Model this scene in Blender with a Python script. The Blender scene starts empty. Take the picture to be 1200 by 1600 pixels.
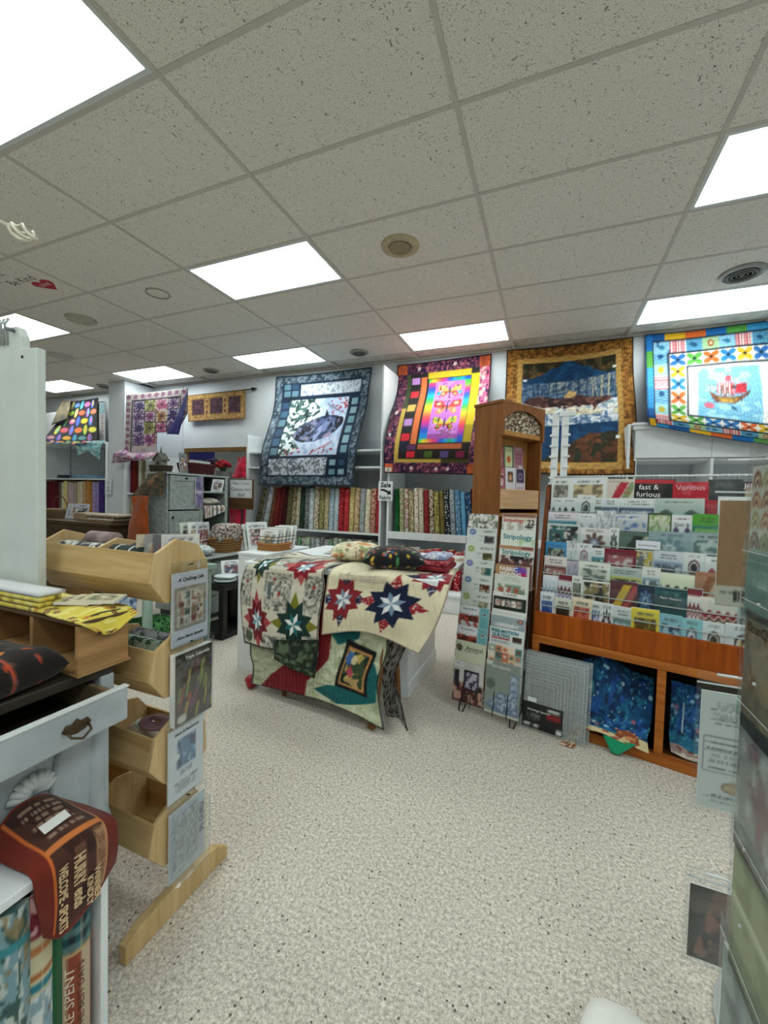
import bpy, bmesh, math, random
import numpy as np
from mathutils import Vector, Matrix, Euler

# ------------------------------------------------------------------ camera
S = bpy.context.scene
COL = S.collection
CAMZ = 1.2                       # camera height, metres
FPX, YAW, PITCH, ROLL = 636.42, -.3855, -.0346, -.0262   # image taken as 1200x1600
CEIL = CAMZ + 1.874

def _axes():
    c, s = math.cos, math.sin
    fwd = np.array([s(YAW)*c(PITCH), c(YAW)*c(PITCH), s(PITCH)])
    right = np.array([c(YAW), -s(YAW), 0.])
    down = np.cross(fwd, right)
    return np.array([c(ROLL)*right+s(ROLL)*down, -s(ROLL)*right+c(ROLL)*down, fwd])
AX = _axes()
cam_d = bpy.data.cameras.new('camera')
cam = bpy.data.objects.new('camera', cam_d)
COL.objects.link(cam)
mw = Matrix.Identity(4)
for k in range(3):
    mw[k][0], mw[k][1], mw[k][2] = AX[0][k], -AX[1][k], -AX[2][k]
mw[2][3] = CAMZ
cam.matrix_world = mw
cam_d.sensor_fit = 'VERTICAL'
cam_d.sensor_height = 36
cam_d.lens = 36*FPX/1600
cam_d.clip_start = .02
S.camera = cam

# ------------------------------------------------------------------ world, exposure
W = bpy.data.worlds.new('world')
S.world = W
W.use_nodes = True
W.node_tree.nodes['Background'].inputs[0].default_value = (.8, .9, 1, 1)
W.node_tree.nodes['Background'].inputs[1].default_value = .05
S.view_settings.view_transform = 'Standard'
S.view_settings.look = 'None'
S.view_settings.gamma = 1
S.view_settings.use_curve_mapping = False
S.view_settings.exposure = 1.0
LAMP_STRENGTH = 6.2
LAMP_COLOR = (.90, 1.0, .985)

# ------------------------------------------------------------------ helpers: survey points
def _ray(x, y):
    return np.array([(x-600)/FPX, (y-800)/FPX, 1.]) @ AX
C0 = np.array([0, 0, CAMZ])
def onY(x, y, Y): d = _ray(x, y); return C0+d*(Y/d[1])
def onX(x, y, X): d = _ray(x, y); return C0+d*(X/d[0])
def onZ(x, y, Z): d = _ray(x, y); return C0+d*((Z-CAMZ)/d[2])

# ------------------------------------------------------------------ helpers: colour
def lin(c):
    return tuple(((x/12.92) if x <= .04045 else ((x+.055)/1.055)**2.4) for x in c)
def rgb(c):
    if isinstance(c, str):
        c = c.lstrip('#')
        return tuple(int(c[k:k+2], 16)/255 for k in (0, 2, 4))
    return tuple(c)
def hexlin(c): return lin(rgb(c))+(1.,)

# ------------------------------------------------------------------ helpers: materials
MATS = {}
def nt_new(name):
    m = bpy.data.materials.new(name)
    m.use_nodes = True
    nt = m.node_tree
    return m, nt, nt.nodes['Principled BSDF']
def nd(nt, t, **kw):
    n = nt.nodes.new(t)
    for k, v in kw.items():
        if k.startswith('i_'):
            n.inputs[k[2:].replace('_', ' ')].default_value = v
        else:
            setattr(n, k, v)
    return n
def ramp(nt, src, stops, interp='LINEAR'):
    r = nt.nodes.new('ShaderNodeValToRGB')
    r.color_ramp.interpolation = interp
    els = r.color_ramp.elements
    while len(els) < len(stops): els.new(.5)
    for e, (p, c) in zip(els, stops):
        e.position = p
        e.color = hexlin(c) if isinstance(c, str) else (c if len(c) == 4 else tuple(c)+(1,))
    nt.links.new(src, r.inputs[0])
    return r
def bump(nt, bs, src, strength=.2, dist=.01):
    b = nd(nt, 'ShaderNodeBump', i_Strength=strength, i_Distance=dist)
    nt.links.new(src, b.inputs['Height'])
    nt.links.new(b.outputs[0], bs.inputs['Normal'])
def coords(nt, scale=(1, 1, 1), rot=(0, 0, 0), kind='Object'):
    tc = nd(nt, 'ShaderNodeTexCoord')
    mp = nd(nt, 'ShaderNodeMapping')
    mp.inputs['Scale'].default_value = scale
    mp.inputs['Rotation'].default_value = rot
    nt.links.new(tc.outputs[kind], mp.inputs[0])
    return mp.outputs[0]
def plain(name, c, rough=.55, metal=0., mott=.06, scale=12, spec=.4, bmp=0.):
    """a plain surface with a faint mottle"""
    if name in MATS: return MATS[name]
    m, nt, b = nt_new(name)
    c = rgb(c)
    v = coords(nt)
    n = nd(nt, 'ShaderNodeTexNoise', i_Scale=scale, i_Detail=4.)
    nt.links.new(v, n.inputs['Vector'])
    lo = tuple(max(0, x*(1-mott)) for x in c); hi = tuple(min(1, x*(1+mott)) for x in c)
    r = ramp(nt, n.outputs[0], [(.3, lin(lo)), (.7, lin(hi))])
    nt.links.new(r.outputs[0], b.inputs['Base Color'])
    b.inputs['Roughness'].default_value = rough
    b.inputs['Metallic'].default_value = metal
    b.inputs['Specular IOR Level'].default_value = spec
    if bmp: bump(nt, b, n.outputs[0], bmp, .004)
    MATS[name] = m
    return m
def wood(name, c1, c2, axis='Z', rough=.45, scale=1., knots=False):
    if name in MATS: return MATS[name]
    m, nt, b = nt_new(name)
    sc = {'X': (1.2, 16, 16), 'Y': (16, 1.2, 16), 'Z': (16, 16, 1.2)}[axis]
    v = coords(nt, tuple(s*scale for s in sc))
    n = nd(nt, 'ShaderNodeTexNoise', i_Scale=1.6, i_Detail=6., i_Distortion=1.2)
    nt.links.new(v, n.inputs['Vector'])
    n2 = nd(nt, 'ShaderNodeTexNoise', i_Scale=9., i_Detail=3.)
    nt.links.new(v, n2.inputs['Vector'])
    mx = nd(nt, 'ShaderNodeMath', operation='MULTIPLY_ADD')
    nt.links.new(n2.outputs[0], mx.inputs[0]); mx.inputs[1].default_value = .35
    nt.links.new(n.outputs[0], mx.inputs[2])
    r = ramp(nt, mx.outputs[0], [(.42, c1), (.9, c2)])
    nt.links.new(r.outputs[0], b.inputs['Base Color'])
    b.inputs['Roughness'].default_value = rough
    b.inputs['Specular IOR Level'].default_value = .2
    bump(nt, b, n2.outputs[0], .08, .003)
    MATS[name] = m
    return m
def printed(name='printed', rough=.5, weave=0., quilt=0., spec=.35):
    """surface whose print comes from the mesh colour attribute"""
    if name in MATS: return MATS[name]
    m, nt, b = nt_new(name)
    a = nd(nt, 'ShaderNodeAttribute', attribute_name='Col')
    nt.links.new(a.outputs['Color'], b.inputs['Base Color'])
    b.inputs['Roughness'].default_value = rough
    b.inputs['Specular IOR Level'].default_value = spec
    if quilt:
        v = coords(nt, (22, 22, 22))
        n = nd(nt, 'ShaderNodeTexWave', i_Scale=.55, i_Distortion=9., i_Detail=1.5)
        n.inputs['Detail Scale'].default_value = .6
        nt.links.new(v, n.inputs['Vector'])
        bump(nt, b, n.outputs['Fac'], quilt, .012)
    elif weave:
        v = coords(nt, (400, 400, 400))
        n = nd(nt, 'ShaderNodeTexNoise', i_Scale=1.)
        nt.links.new(v, n.inputs['Vector'])
        bump(nt, b, n.outputs[0], weave, .002)
    if quilt or weave:
        b.inputs['Sheen Weight'].default_value = .15
    MATS[name] = m
    return m
def film(name='clear_plastic', tint=(.96, .98, .98), gloss=.12, rough=.12, haze=0.):
    if name in MATS: return MATS[name]
    m = bpy.data.materials.new(name); m.use_nodes = True
    nt = m.node_tree; nt.nodes.clear()
    out = nd(nt, 'ShaderNodeOutputMaterial')
    t = nd(nt, 'ShaderNodeBsdfTransparent'); t.inputs[0].default_value = tint+(1,)
    g = nd(nt, 'ShaderNodeBsdfGlossy'); g.inputs['Roughness'].default_value = rough
    lw = nd(nt, 'ShaderNodeLayerWeight', i_Blend=.35)
    v = coords(nt, (9, 9, 9))
    n = nd(nt, 'ShaderNodeTexNoise', i_Scale=1., i_Detail=3.)
    nt.links.new(v, n.inputs['Vector'])
    bp = nd(nt, 'ShaderNodeBump', i_Strength=.5, i_Distance=.02)
    nt.links.new(n.outputs[0], bp.inputs['Height'])
    nt.links.new(bp.outputs[0], g.inputs['Normal'])
    mul = nd(nt, 'ShaderNodeMath', operation='MULTIPLY_ADD')
    nt.links.new(lw.outputs['Fresnel'], mul.inputs[0]); mul.inputs[1].default_value = .22; mul.inputs[2].default_value = gloss*.15
    mix = nd(nt, 'ShaderNodeMixShader')
    nt.links.new(mul.outputs[0], mix.inputs[0])
    nt.links.new(t.outputs[0], mix.inputs[1]); nt.links.new(g.outputs[0], mix.inputs[2])
    last = mix
    if haze:
        df = nd(nt, 'ShaderNodeBsdfDiffuse'); df.inputs[0].default_value = (.75, .79, .80, 1)
        last = nd(nt, 'ShaderNodeMixShader'); last.inputs[0].default_value = haze
        nt.links.new(mix.outputs[0], last.inputs[1]); nt.links.new(df.outputs[0], last.inputs[2])
    nt.links.new(last.outputs[0], out.inputs[0])
    MATS[name] = m
    return m
def fabric(c1, c2, kind='blob', scale=42.):
    """fabric print in two colours: blob, dots, stripe, plain"""
    key = f'fabric_{c1}_{c2}_{kind}_{scale}'
    if key in MATS: return MATS[key]
    m, nt, b = nt_new('printed_cotton')
    v = nd(nt, 'ShaderNodeNewGeometry').outputs['Position']
    if kind == 'dots':
        n = nd(nt, 'ShaderNodeTexVoronoi', i_Scale=scale)
        nt.links.new(v, n.inputs['Vector'])
        r = ramp(nt, n.outputs['Distance'], [(0, c2), (.28, c2), (.34, c1), (1, c1)])
    elif kind == 'stripe':
        n = nd(nt, 'ShaderNodeTexWave', i_Scale=scale*.3, i_Distortion=1.5, bands_direction='Z')
        nt.links.new(v, n.inputs['Vector'])
        r = ramp(nt, n.outputs['Fac'], [(.4, c1), (.6, c2)])
    elif kind == 'plain':
        n = nd(nt, 'ShaderNodeTexNoise', i_Scale=scale*.4, i_Detail=3.)
        nt.links.new(v, n.inputs['Vector'])
        r = ramp(nt, n.outputs[0], [(.3, c1), (.75, c2)])
    else:
        n = nd(nt, 'ShaderNodeTexNoise', i_Scale=scale, i_Detail=5., i_Distortion=.8)
        nt.links.new(v, n.inputs['Vector'])
        r = ramp(nt, n.outputs[0], [(.44, c1), (.54, c2)])
    nt.links.new(r.outputs[0], b.inputs['Base Color'])
    b.inputs['Roughness'].default_value = .85
    b.inputs['Specular IOR Level'].default_value = .2
    MATS[key] = m
    return m

# ------------------------------------------------------------------ helpers: objects
def link(o, parent=None):
    COL.objects.link(o)
    if parent is not None: o.parent = parent
    return o
def tag(o, label, cat, group=None):
    o['label'] = label; o['category'] = cat
    if group: o['group'] = group
    return o
def empty(name, loc=(0, 0, 0), rz=0., label=None, cat=None, group=None):
    o = bpy.data.objects.new(name, None)
    o.empty_display_size = .05
    o.location = loc; o.rotation_euler = (0, 0, rz)
    COL.objects.link(o)
    if label: tag(o, label, cat, group)
    return o
def structure(o):
    o['kind'] = 'structure'
    return o
class MB:
    """collects shapes, builds ONE mesh object"""
    def __init__(s): s.v = []; s.f = []; s.sm = []
    def add(s, vs, fs, smooth=False):
        k = len(s.v); s.v += [tuple(map(float, p)) for p in vs]
        s.f += [tuple(i+k for i in f) for f in fs]; s.sm += [smooth]*len(fs)
        return s
    def box(s, x0, x1, y0, y1, z0, z1, M=None):
        vs = [(x, y, z) for z in (z0, z1) for y in (y0, y1) for x in (x0, x1)]
        if M is not None: vs = [tuple(M @ Vector(p)) for p in vs]
        return s.add(vs, [(0, 2, 3, 1), (4, 5, 7, 6), (0, 1, 5, 4), (2, 6, 7, 3), (0, 4, 6, 2), (1, 3, 7, 5)])
    def prism(s, poly, axis, a, b):
        """poly: list of 2-D points, extruded along axis from a to b"""
        n = len(poly)
        def p3(p, t):
            return {'X': (t, p[0], p[1]), 'Y': (p[0], t, p[1]), 'Z': (p[0], p[1], t)}[axis]
        vs = [p3(p, a) for p in poly]+[p3(p, b) for p in poly]
        fs = [tuple(range(n-1, -1, -1)), tuple(range(n, 2*n))]+[(i, (i+1) % n, n+(i+1) % n, n+i) for i in range(n)]
        return s.add(vs, fs)
    def tube(s, pts, r, n=8, closed=False):
        pts = [Vector(p) for p in pts]; rs = r if isinstance(r, (list, tuple)) else [r]*len(pts)
        vs = []; fs = []; m = len(pts); up = None
        for i, p in enumerate(pts):
            if closed: t = pts[(i+1) % m]-pts[i-1]
            else: t = pts[min(i+1, m-1)]-pts[max(i-1, 0)]
            t.normalize()
            if up is None: up = Vector((0, 0, 1)) if abs(t.z) < .9 else Vector((1, 0, 0))
            a = t.cross(up)
            if a.length < 1e-4: a = t.orthogonal()
            a.normalize(); b = a.cross(t).normalized(); up = b
            for k in range(n):
                q = 2*math.pi*k/n
                vs.append(p+rs[i]*(math.cos(q)*a+math.sin(q)*b))
        for i in range(m if closed else m-1):
            j = (i+1) % m
            for k in range(n):
                fs.append((i*n+k, i*n+(k+1) % n, j*n+(k+1) % n, j*n+k))
        if not closed:
            fs += [tuple(range(n-1, -1, -1)), tuple(range((m-1)*n, m*n))]
        return s.add(vs, fs, True)
    def lathe(s, prof, c=(0, 0, 0), n=20, sx=1., sy=1.):
        vs = []; fs = []
        for r, z in prof:
            for k in range(n):
                q = 2*math.pi*k/n
                vs.append((c[0]+sx*r*math.cos(q), c[1]+sy*r*math.sin(q), c[2]+z))
        for i in range(len(prof)-1):
            for k in range(n):
                fs.append((i*n+k, i*n+(k+1) % n, (i+1)*n+(k+1) % n, (i+1)*n+k))
        fs += [tuple(range(n-1, -1, -1)), tuple(range((len(prof)-1)*n, len(prof)*n))]
        return s.add(vs, fs, True)
    def mesh(s, name):
        me = bpy.data.meshes.new(name)
        me.from_pydata(s.v, [], s.f)
        me.polygons.foreach_set('use_smooth', s.sm)
        me.update()
        return me
    def build(s, name, mat, parent=None, bevel=0., label=None, cat=None, group=None):
        me = s.mesh(name)
        o = bpy.data.objects.new(name, me)
        if mat is not None: me.materials.append(mat)
        link(o, parent)
        if bevel:
            b = o.modifiers.new('edge', 'BEVEL'); b.width = bevel; b.segments = 2; b.limit_method = 'ANGLE'
        if label: tag(o, label, cat, group)
        return o
def boxo(name, mat, parent, x0, x1, y0, y1, z0, z1, bevel=0., **kw):
    """a box whose origin is its own base centre"""
    cx, cy = (x0+x1)/2, (y0+y1)/2
    o = MB().box(x0-cx, x1-cx, y0-cy, y1-cy, 0, z1-z0).build(name, mat, parent, bevel, **kw)
    o.location = (cx, cy, z0)
    return o

# ------------------------------------------------------------------ helpers: prints
def _hash(ix, iy, seed):
    h = (ix.astype(np.int64)*374761393+iy.astype(np.int64)*668265263+seed*974711) & 0xffffffff
    h = ((h ^ (h >> 13))*1274126177) & 0xffffffff
    return ((h ^ (h >> 16)) & 0xffff)/65535.
def vnoise(u, v, seed=0):
    iu, iv = np.floor(u), np.floor(v)
    fu, fv = u-iu, v-iv
    fu = fu*fu*(3-2*fu); fv = fv*fv*(3-2*fv)
    a = _hash(iu, iv, seed); b = _hash(iu+1, iv, seed); c = _hash(iu, iv+1, seed); d = _hash(iu+1, iv+1, seed)
    return (a*(1-fu)+b*fu)*(1-fv)+(c*(1-fu)+d*fu)*fv
class Cv:
    """a print: colours on an nu x nv grid of vertices, u to the right, v up"""
    def __init__(s, nu, nv, base='#ffffff', asp=1.):
        s.nu, s.nv, s.asp = nu, nv, asp
        off = [(-.25, -.25), (.25, -.25), (-.25, .25), (.25, .25)]
        g = np.meshgrid(np.arange(nu+1), np.arange(nv+1))
        s.U = np.stack([(g[0]+a)/nu for a, b in off]); s.V = np.stack([(g[1]+b)/nv for a, b in off])
        s.A = np.empty(s.U.shape+(3,)); s.A[:] = rgb(base)
    def put(s, m, c, a=1.):
        c = np.array(rgb(c)); s.A[m] = s.A[m]*(1-a)+c*a; return s
    def R(s, u0, v0, u1, v1): return (s.U >= u0) & (s.U <= u1) & (s.V >= v0) & (s.V <= v1)
    def rect(s, u0, v0, u1, v1, c, a=1.): return s.put(s.R(u0, v0, u1, v1), c, a)
    def frame(s, u0, v0, u1, v1, w, c):
        m = s.R(u0, v0, u1, v1) & ~s.R(u0+w/s.asp, v0+w, u1-w/s.asp, v1-w); return s.put(m, c)
    def polym(s, pts):
        m = np.zeros(s.U.shape, bool); n = len(pts)
        for i in range(n):
            (x0, y0), (x1, y1) = pts[i], pts[(i+1) % n]
            if y0 == y1: continue
            k = ((s.V >= min(y0, y1)) & (s.V < max(y0, y1)) & (s.U < x0+(s.V-y0)*(x1-x0)/(y1-y0)))
            m ^= k
        return m
    def poly(s, pts, c, a=1.): return s.put(s.polym(pts), c, a)
    def ellm(s, cu, cv, ru, rv, ang=0.):
        du, dv = s.U-cu, s.V-cv
        ca, sa = math.cos(ang), math.sin(ang)
        return ((du*ca+dv*sa)/ru)**2+((-du*sa+dv*ca)/rv)**2 <= 1
    def ell(s, cu, cv, ru, rv, c, a=1., ang=0.): return s.put(s.ellm(cu, cv, ru, rv, ang), c, a)
    def blob(s, c, scale, thr, seed, m=None, a=1., sy=1.):
        k = vnoise(s.U*scale*s.asp, s.V*scale*sy, seed)*.65+vnoise(s.U*scale*2.1*s.asp, s.V*scale*2.1*sy, seed+7)*.35 > thr
        if m is not None: k &= m
        return s.put(k, c, a)
    def mot(s, amp, scale, seed, m=None):
        k = 1+amp*(vnoise(s.U*scale*s.asp, s.V*scale, seed)*1.2+vnoise(s.U*scale*2.7*s.asp, s.V*scale*2.7, seed+3)*.8-1)
        if m is not None: k = np.where(m, k, 1.)
        s.A = np.clip(s.A*k[..., None], 0, 1); return s
    def lines(s, u0, v0, u1, v1, n, c, seed=0, a=.8, fill=.55):
        """rows of small print"""
        rr = random.Random(seed); h = (v1-v0)/n
        for i in range(n):
            w = (u1-u0)*(rr.uniform(.6, 1) if n > 1 else 1); mid = (u0+u1)/2
            m = s.R(mid-w/2, v0+i*h+h*.25, mid+w/2, v0+i*h+h*.25+h*fill)
            k = vnoise(s.U*60*s.asp, s.V*0+i, seed+i) > .35
            s.put(m & k, c, a)
        return s
    def stripes(s, u0, v0, u1, v1, n, c, vert=True, wob=0., a=1.):
        t = ((s.U-u0)/(u1-u0) if vert else (s.V-v0)/(v1-v0))
        t = t+wob*np.sin((s.V if vert else s.U)*60)
        return s.put(s.R(u0, v0, u1, v1) & ((t*n) % 1 < .5), c, a)
    def col(s):
        A = np.clip(s.A.mean(0), 0, 1)
        L = np.where(A <= .04045, A/12.92, ((A+.055)/1.055)**2.4)
        return np.concatenate([L, np.ones(L.shape[:2]+(1,))], 2).reshape(-1, 4)
def grid_faces(nu, nv):
    a = (np.arange(nv)[:, None]*(nu+1)+np.arange(nu)[None]).ravel()
    return np.stack([a, a+1, a+nu+2, a+nu+1], 1)
def set_col(me, cols):
    at = me.color_attributes.new('Col', 'FLOAT_COLOR', 'POINT')
    at.data.foreach_set('color', np.asarray(cols, np.float32).ravel())
def catmull(P, t):
    """P: (n,...) control points; t in 0..1 array"""
    n = len(P); x = np.clip(t, 0, 1)*(n-1); i = np.minimum(np.floor(x).astype(int), n-2); f = x-i
    g = lambda k: np.where(((k < 0) | (k > n-1))[(...,)+(None,)*(P.ndim-1)],
        np.where((k < 0)[(...,)+(None,)*(P.ndim-1)], 2*P[0]-P[min(1, n-1)], 2*P[n-1]-P[max(n-2, 0)]), P[np.clip(k, 0, n-1)])
    p0, p1, p2, p3 = g(i-1), g(i), g(i+1), g(i+2)
    f = f[(...,)+(None,)*(P.ndim-1)]
    return .5*(2*p1+(p2-p0)*f+(2*p0-5*p1+4*p2-p3)*f**2+(3*p1-p0-3*p2+p3)*f**3)
def sheet(name, ctrl, cv, mat, parent=None, thick=.008, back=None, ripple=0., seed=1, label=None, cat=None, group=None, cut=None):
    """cloth or paper through a net of 3-D control points (rows top to bottom), print cv, real thickness"""
    P = np.array(ctrl, float)[::-1]
    nu, nv = cv.nu, cv.nv
    Q = catmull(P, np.linspace(0, 1, nv+1))                 # (nv+1, C, 3)
    Q = catmull(np.swapaxes(Q, 0, 1), np.linspace(0, 1, nu+1))
    Q = np.swapaxes(Q, 0, 1)                                # (nv+1, nu+1, 3)
    if ripple:
        du = np.gradient(Q, axis=1); dv = np.gradient(Q, axis=0)
        N = np.cross(du, dv); N /= np.linalg.norm(N, axis=2, keepdims=True)+1e-9
        uu, vv = np.meshgrid(np.linspace(0, 1, nu+1), np.linspace(0, 1, nv+1))
        Q = Q+N*((vnoise(uu*4, vv*4, seed)-.5)*ripple)[..., None]
    org = Q.reshape(-1, 3).mean(0); org[2] = Q[..., 2].min()
    gf = grid_faces(nu, nv)
    if cut is not None:
        fu, fv = np.meshgrid((np.arange(nu)+.5)/nu, (np.arange(nv)+.5)/nv)
        gf = gf[~cut(fu, fv).ravel()]
    me = bpy.data.meshes.new(name)
    me.from_pydata((Q.reshape(-1, 3)-org).tolist(), [], gf.tolist())
    me.polygons.foreach_set('use_smooth', [True]*len(me.polygons))
    set_col(me, cv.col())
    me.materials.append(mat)
    if back is not None: me.materials.append(back)
    o = bpy.data.objects.new(name, me); link(o, parent)
    o.location = org
    md = o.modifiers.new('thickness', 'SOLIDIFY'); md.thickness = thick; md.offset = -1
    if back is not None: md.material_offset = 1; md.material_offset_rim = 1
    if label: tag(o, label, cat, group)
    return o
def card_mesh(name, w, h, cv, t=.004, edge='#e8e8e4'):
    """a printed slab: front (-Y) carries the print, base at z=0, centred on x"""
    nu, nv = cv.nu, cv.nv
    uu, vv = np.meshgrid(np.linspace(-w/2, w/2, nu+1), np.linspace(0, h, nv+1))
    F = np.stack([uu, np.full_like(uu, -t), vv], 2).reshape(-1, 3)
    k = len(F)
    B = [(-w/2, -t, 0), (w/2, -t, 0), (w/2, -t, h), (-w/2, -t, h), (-w/2, 0, 0), (w/2, 0, 0), (w/2, 0, h), (-w/2, 0, h)]
    fs = grid_faces(nu, nv).tolist()+[[k+i for i in q] for q in ((5, 4, 7, 6), (0, 4, 5, 1), (1, 5, 6, 2), (2, 6, 7, 3), (3, 7, 4, 0))]
    me = bpy.data.meshes.new(name)
    me.from_pydata(F.tolist()+B, [], fs)
    set_col(me, np.concatenate([cv.col(), np.tile(np.array(hexlin(edge)), (8, 1))]))
    return me
def card(name, w, h, cv, loc, rot, t=.004, edge='#e8e8e4', mat=None, parent=None, label=None, cat=None, group=None):
    me = card_mesh(name, w, h, cv, t, edge)
    me.materials.append(mat or printed('printed_paper', .35))
    o = bpy.data.objects.new(name, me); link(o, parent)
    o.location = loc; o.rotation_euler = rot
    if label: tag(o, label, cat, group)
    return o
def text(body, size, mat, parent, loc, rot=(math.pi/2, 0, 0), name='lettering', shear=0., width=None, align='CENTER', bold=0., squash=1.):
    cu = bpy.data.curves.new(name, 'FONT')
    cu.body = body; cu.size = size; cu.shear = shear; cu.align_x = align; cu.align_y = 'CENTER'
    cu.offset = bold; cu.resolution_u = 2; cu.extrude = .0003
    tmp = bpy.data.objects.new(name, cu)
    COL.objects.link(tmp)
    dg = bpy.context.evaluated_depsgraph_get()
    me = bpy.data.meshes.new_from_object(tmp.evaluated_get(dg))
    bpy.data.objects.remove(tmp); bpy.data.curves.remove(cu)
    me.materials.clear(); me.materials.append(mat)
    o = bpy.data.objects.new(name, me); link(o, parent)
    o.location = loc; o.rotation_euler = rot
    k = 1.
    if width and len(me.vertices):
        xs = [v.co.x for v in me.vertices]; k = width/(max(xs)-min(xs))
    o.scale = (k, k*squash, 1)
    return o
ORD = ['first', 'second', 'third', 'fourth', 'fifth', 'sixth', 'seventh', 'eighth', 'ninth', 'tenth', 'eleventh', 'twelfth', 'thirteenth',
       'fourteenth', 'fifteenth', 'sixteenth', 'seventeenth', 'eighteenth', 'nineteenth', 'twentieth', 'twenty-first', 'twenty-second',
       'twenty-third', 'twenty-fourth', 'twenty-fifth', 'twenty-sixth', 'twenty-seventh', 'twenty-eighth', 'twenty-ninth', 'thirtieth']
WHITE = plain('white_laminate', '#e4e8ea', .45, mott=.02)
WALL = plain('white_paint', '#d2d6da', .8, mott=.015, scale=3, bmp=.03)
INK = plain('black_ink', '#1c1c1e', .5)
BLACKW = plain('black_wire', '#17181a', .4, mott=.1)
PAPER = printed('printed_paper', .35)
CLOTH = printed('printed_cotton_sheet', .85, weave=.3, spec=.2)
QUILT = printed('quilted_cotton', .9, quilt=.35, spec=.15)
FILM = film()
# ================================================================== THE ROOM
X0, Y0 = -.481, 1.966            # a corner of the ceiling grid (tiles 1.22 x 0.61 m)
WX0, WX1, WY0, WY1 = -11.2, 3.4, -4.6, 5.32
def carpet_mat():
    m, nt, b = nt_new('speckled_carpet')
    v = coords(nt)
    n = nd(nt, 'ShaderNodeTexNoise', i_Scale=230., i_Detail=4.); nt.links.new(v, n.inputs['Vector'])
    n2 = nd(nt, 'ShaderNodeTexNoise', i_Scale=95., i_Detail=2.); nt.links.new(v, n2.inputs['Vector'])
    ad = nd(nt, 'ShaderNodeMath', operation='ADD'); nt.links.new(n.outputs[0], ad.inputs[0]); nt.links.new(n2.outputs[0], ad.inputs[1])
    hf = nd(nt, 'ShaderNodeMath', operation='MULTIPLY'); nt.links.new(ad.outputs[0], hf.inputs[0]); hf.inputs[1].default_value = .5
    r = ramp(nt, hf.outputs[0], [(.36, '#a0978a'), (.5, '#cec5b9'), (.64, '#efe7db')])
    vo = nd(nt, 'ShaderNodeTexVoronoi', i_Scale=44.); nt.links.new(v, vo.inputs['Vector'])
    k = nd(nt, 'ShaderNodeMath', operation='LESS_THAN'); nt.links.new(vo.outputs['Distance'], k.inputs[0]); k.inputs[1].default_value = .15
    # only some cells carry a dark fleck
    sp = nd(nt, 'ShaderNodeSeparateColor'); nt.links.new(vo.outputs['Color'], sp.inputs[0])
    k2 = nd(nt, 'ShaderNodeMath', operation='GREATER_THAN'); nt.links.new(sp.outputs[0], k2.inputs[0]); k2.inputs[1].default_value = .58
    k3 = nd(nt, 'ShaderNodeMath', operation='MULTIPLY'); nt.links.new(k.outputs[0], k3.inputs[0]); nt.links.new(k2.outputs[0], k3.inputs[1])
    mx = nd(nt, 'ShaderNodeMix', data_type='RGBA'); nt.links.new(k3.outputs[0], mx.inputs[0])
    nt.links.new(r.outputs[0], mx.inputs[6]); mx.inputs[7].default_value = hexlin('#6e675c')
    nt.links.new(mx.outputs[2], b.inputs['Base Color'])
    b.inputs['Roughness'].default_value = .95; b.inputs['Specular IOR Level'].default_value = .1
    bump(nt, b, hf.outputs[0], .5, .01)
    return m
def tile_mat():
    m, nt, b = nt_new('fissured_ceiling_tile')
    v = coords(nt, (1, 1, 1), kind='Object')
    n = nd(nt, 'ShaderNodeTexNoise', i_Scale=44., i_Detail=2.5, i_Distortion=2.4); nt.links.new(v, n.inputs['Vector'])
    vo = nd(nt, 'ShaderNodeTexNoise', i_Scale=190., i_Detail=1.); nt.links.new(v, vo.inputs['Vector'])
    r = ramp(nt, n.outputs[0], [(.31, '#7f7d76'), (.37, '#e6e3da')])
    r2 = ramp(nt, vo.outputs[0], [(.3, '#a8a59c'), (.42, '#ffffff')])
    mx = nd(nt, 'ShaderNodeMix', data_type='RGBA', blend_type='MULTIPLY'); mx.inputs[0].default_value = .8
    nt.links.new(r.outputs[0], mx.inputs[6]); nt.links.new(r2.outputs[0], mx.inputs[7])
    nt.links.new(mx.outputs[2], b.inputs['Base Color'])
    b.inputs['Roughness'].default_value = .95; b.inputs['Specular IOR Level'].default_value = .1
    bump(nt, b, r.outputs[0], .4, .004)
    return m
flo = structure(MB().box(WX0, WX1, WY0, WY1, -.06, 0).build('floor', carpet_mat()))
structure(MB().box(WX0, WX1, WY1, WY1+.12, 0, CEIL+.1).build('wall_back', WALL))
structure(MB().box(WX0-.12, WX0, WY0, WY1, 0, CEIL+.1).build('wall_left', WALL))
structure(MB().box(WX1, WX1+.12, WY0, WY1, 0, CEIL+.1).build('wall_right', WALL))
structure(MB().box(WX0, WX1, WY0-.12, WY0, 0, CEIL+.1).build('wall_front', WALL))
ceil = structure(MB().box(WX0, WX1, WY0, WY1, CEIL+.035, CEIL+.1).build('ceiling', plain('ceiling_slab', '#d0cdc4', .95)))
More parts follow.
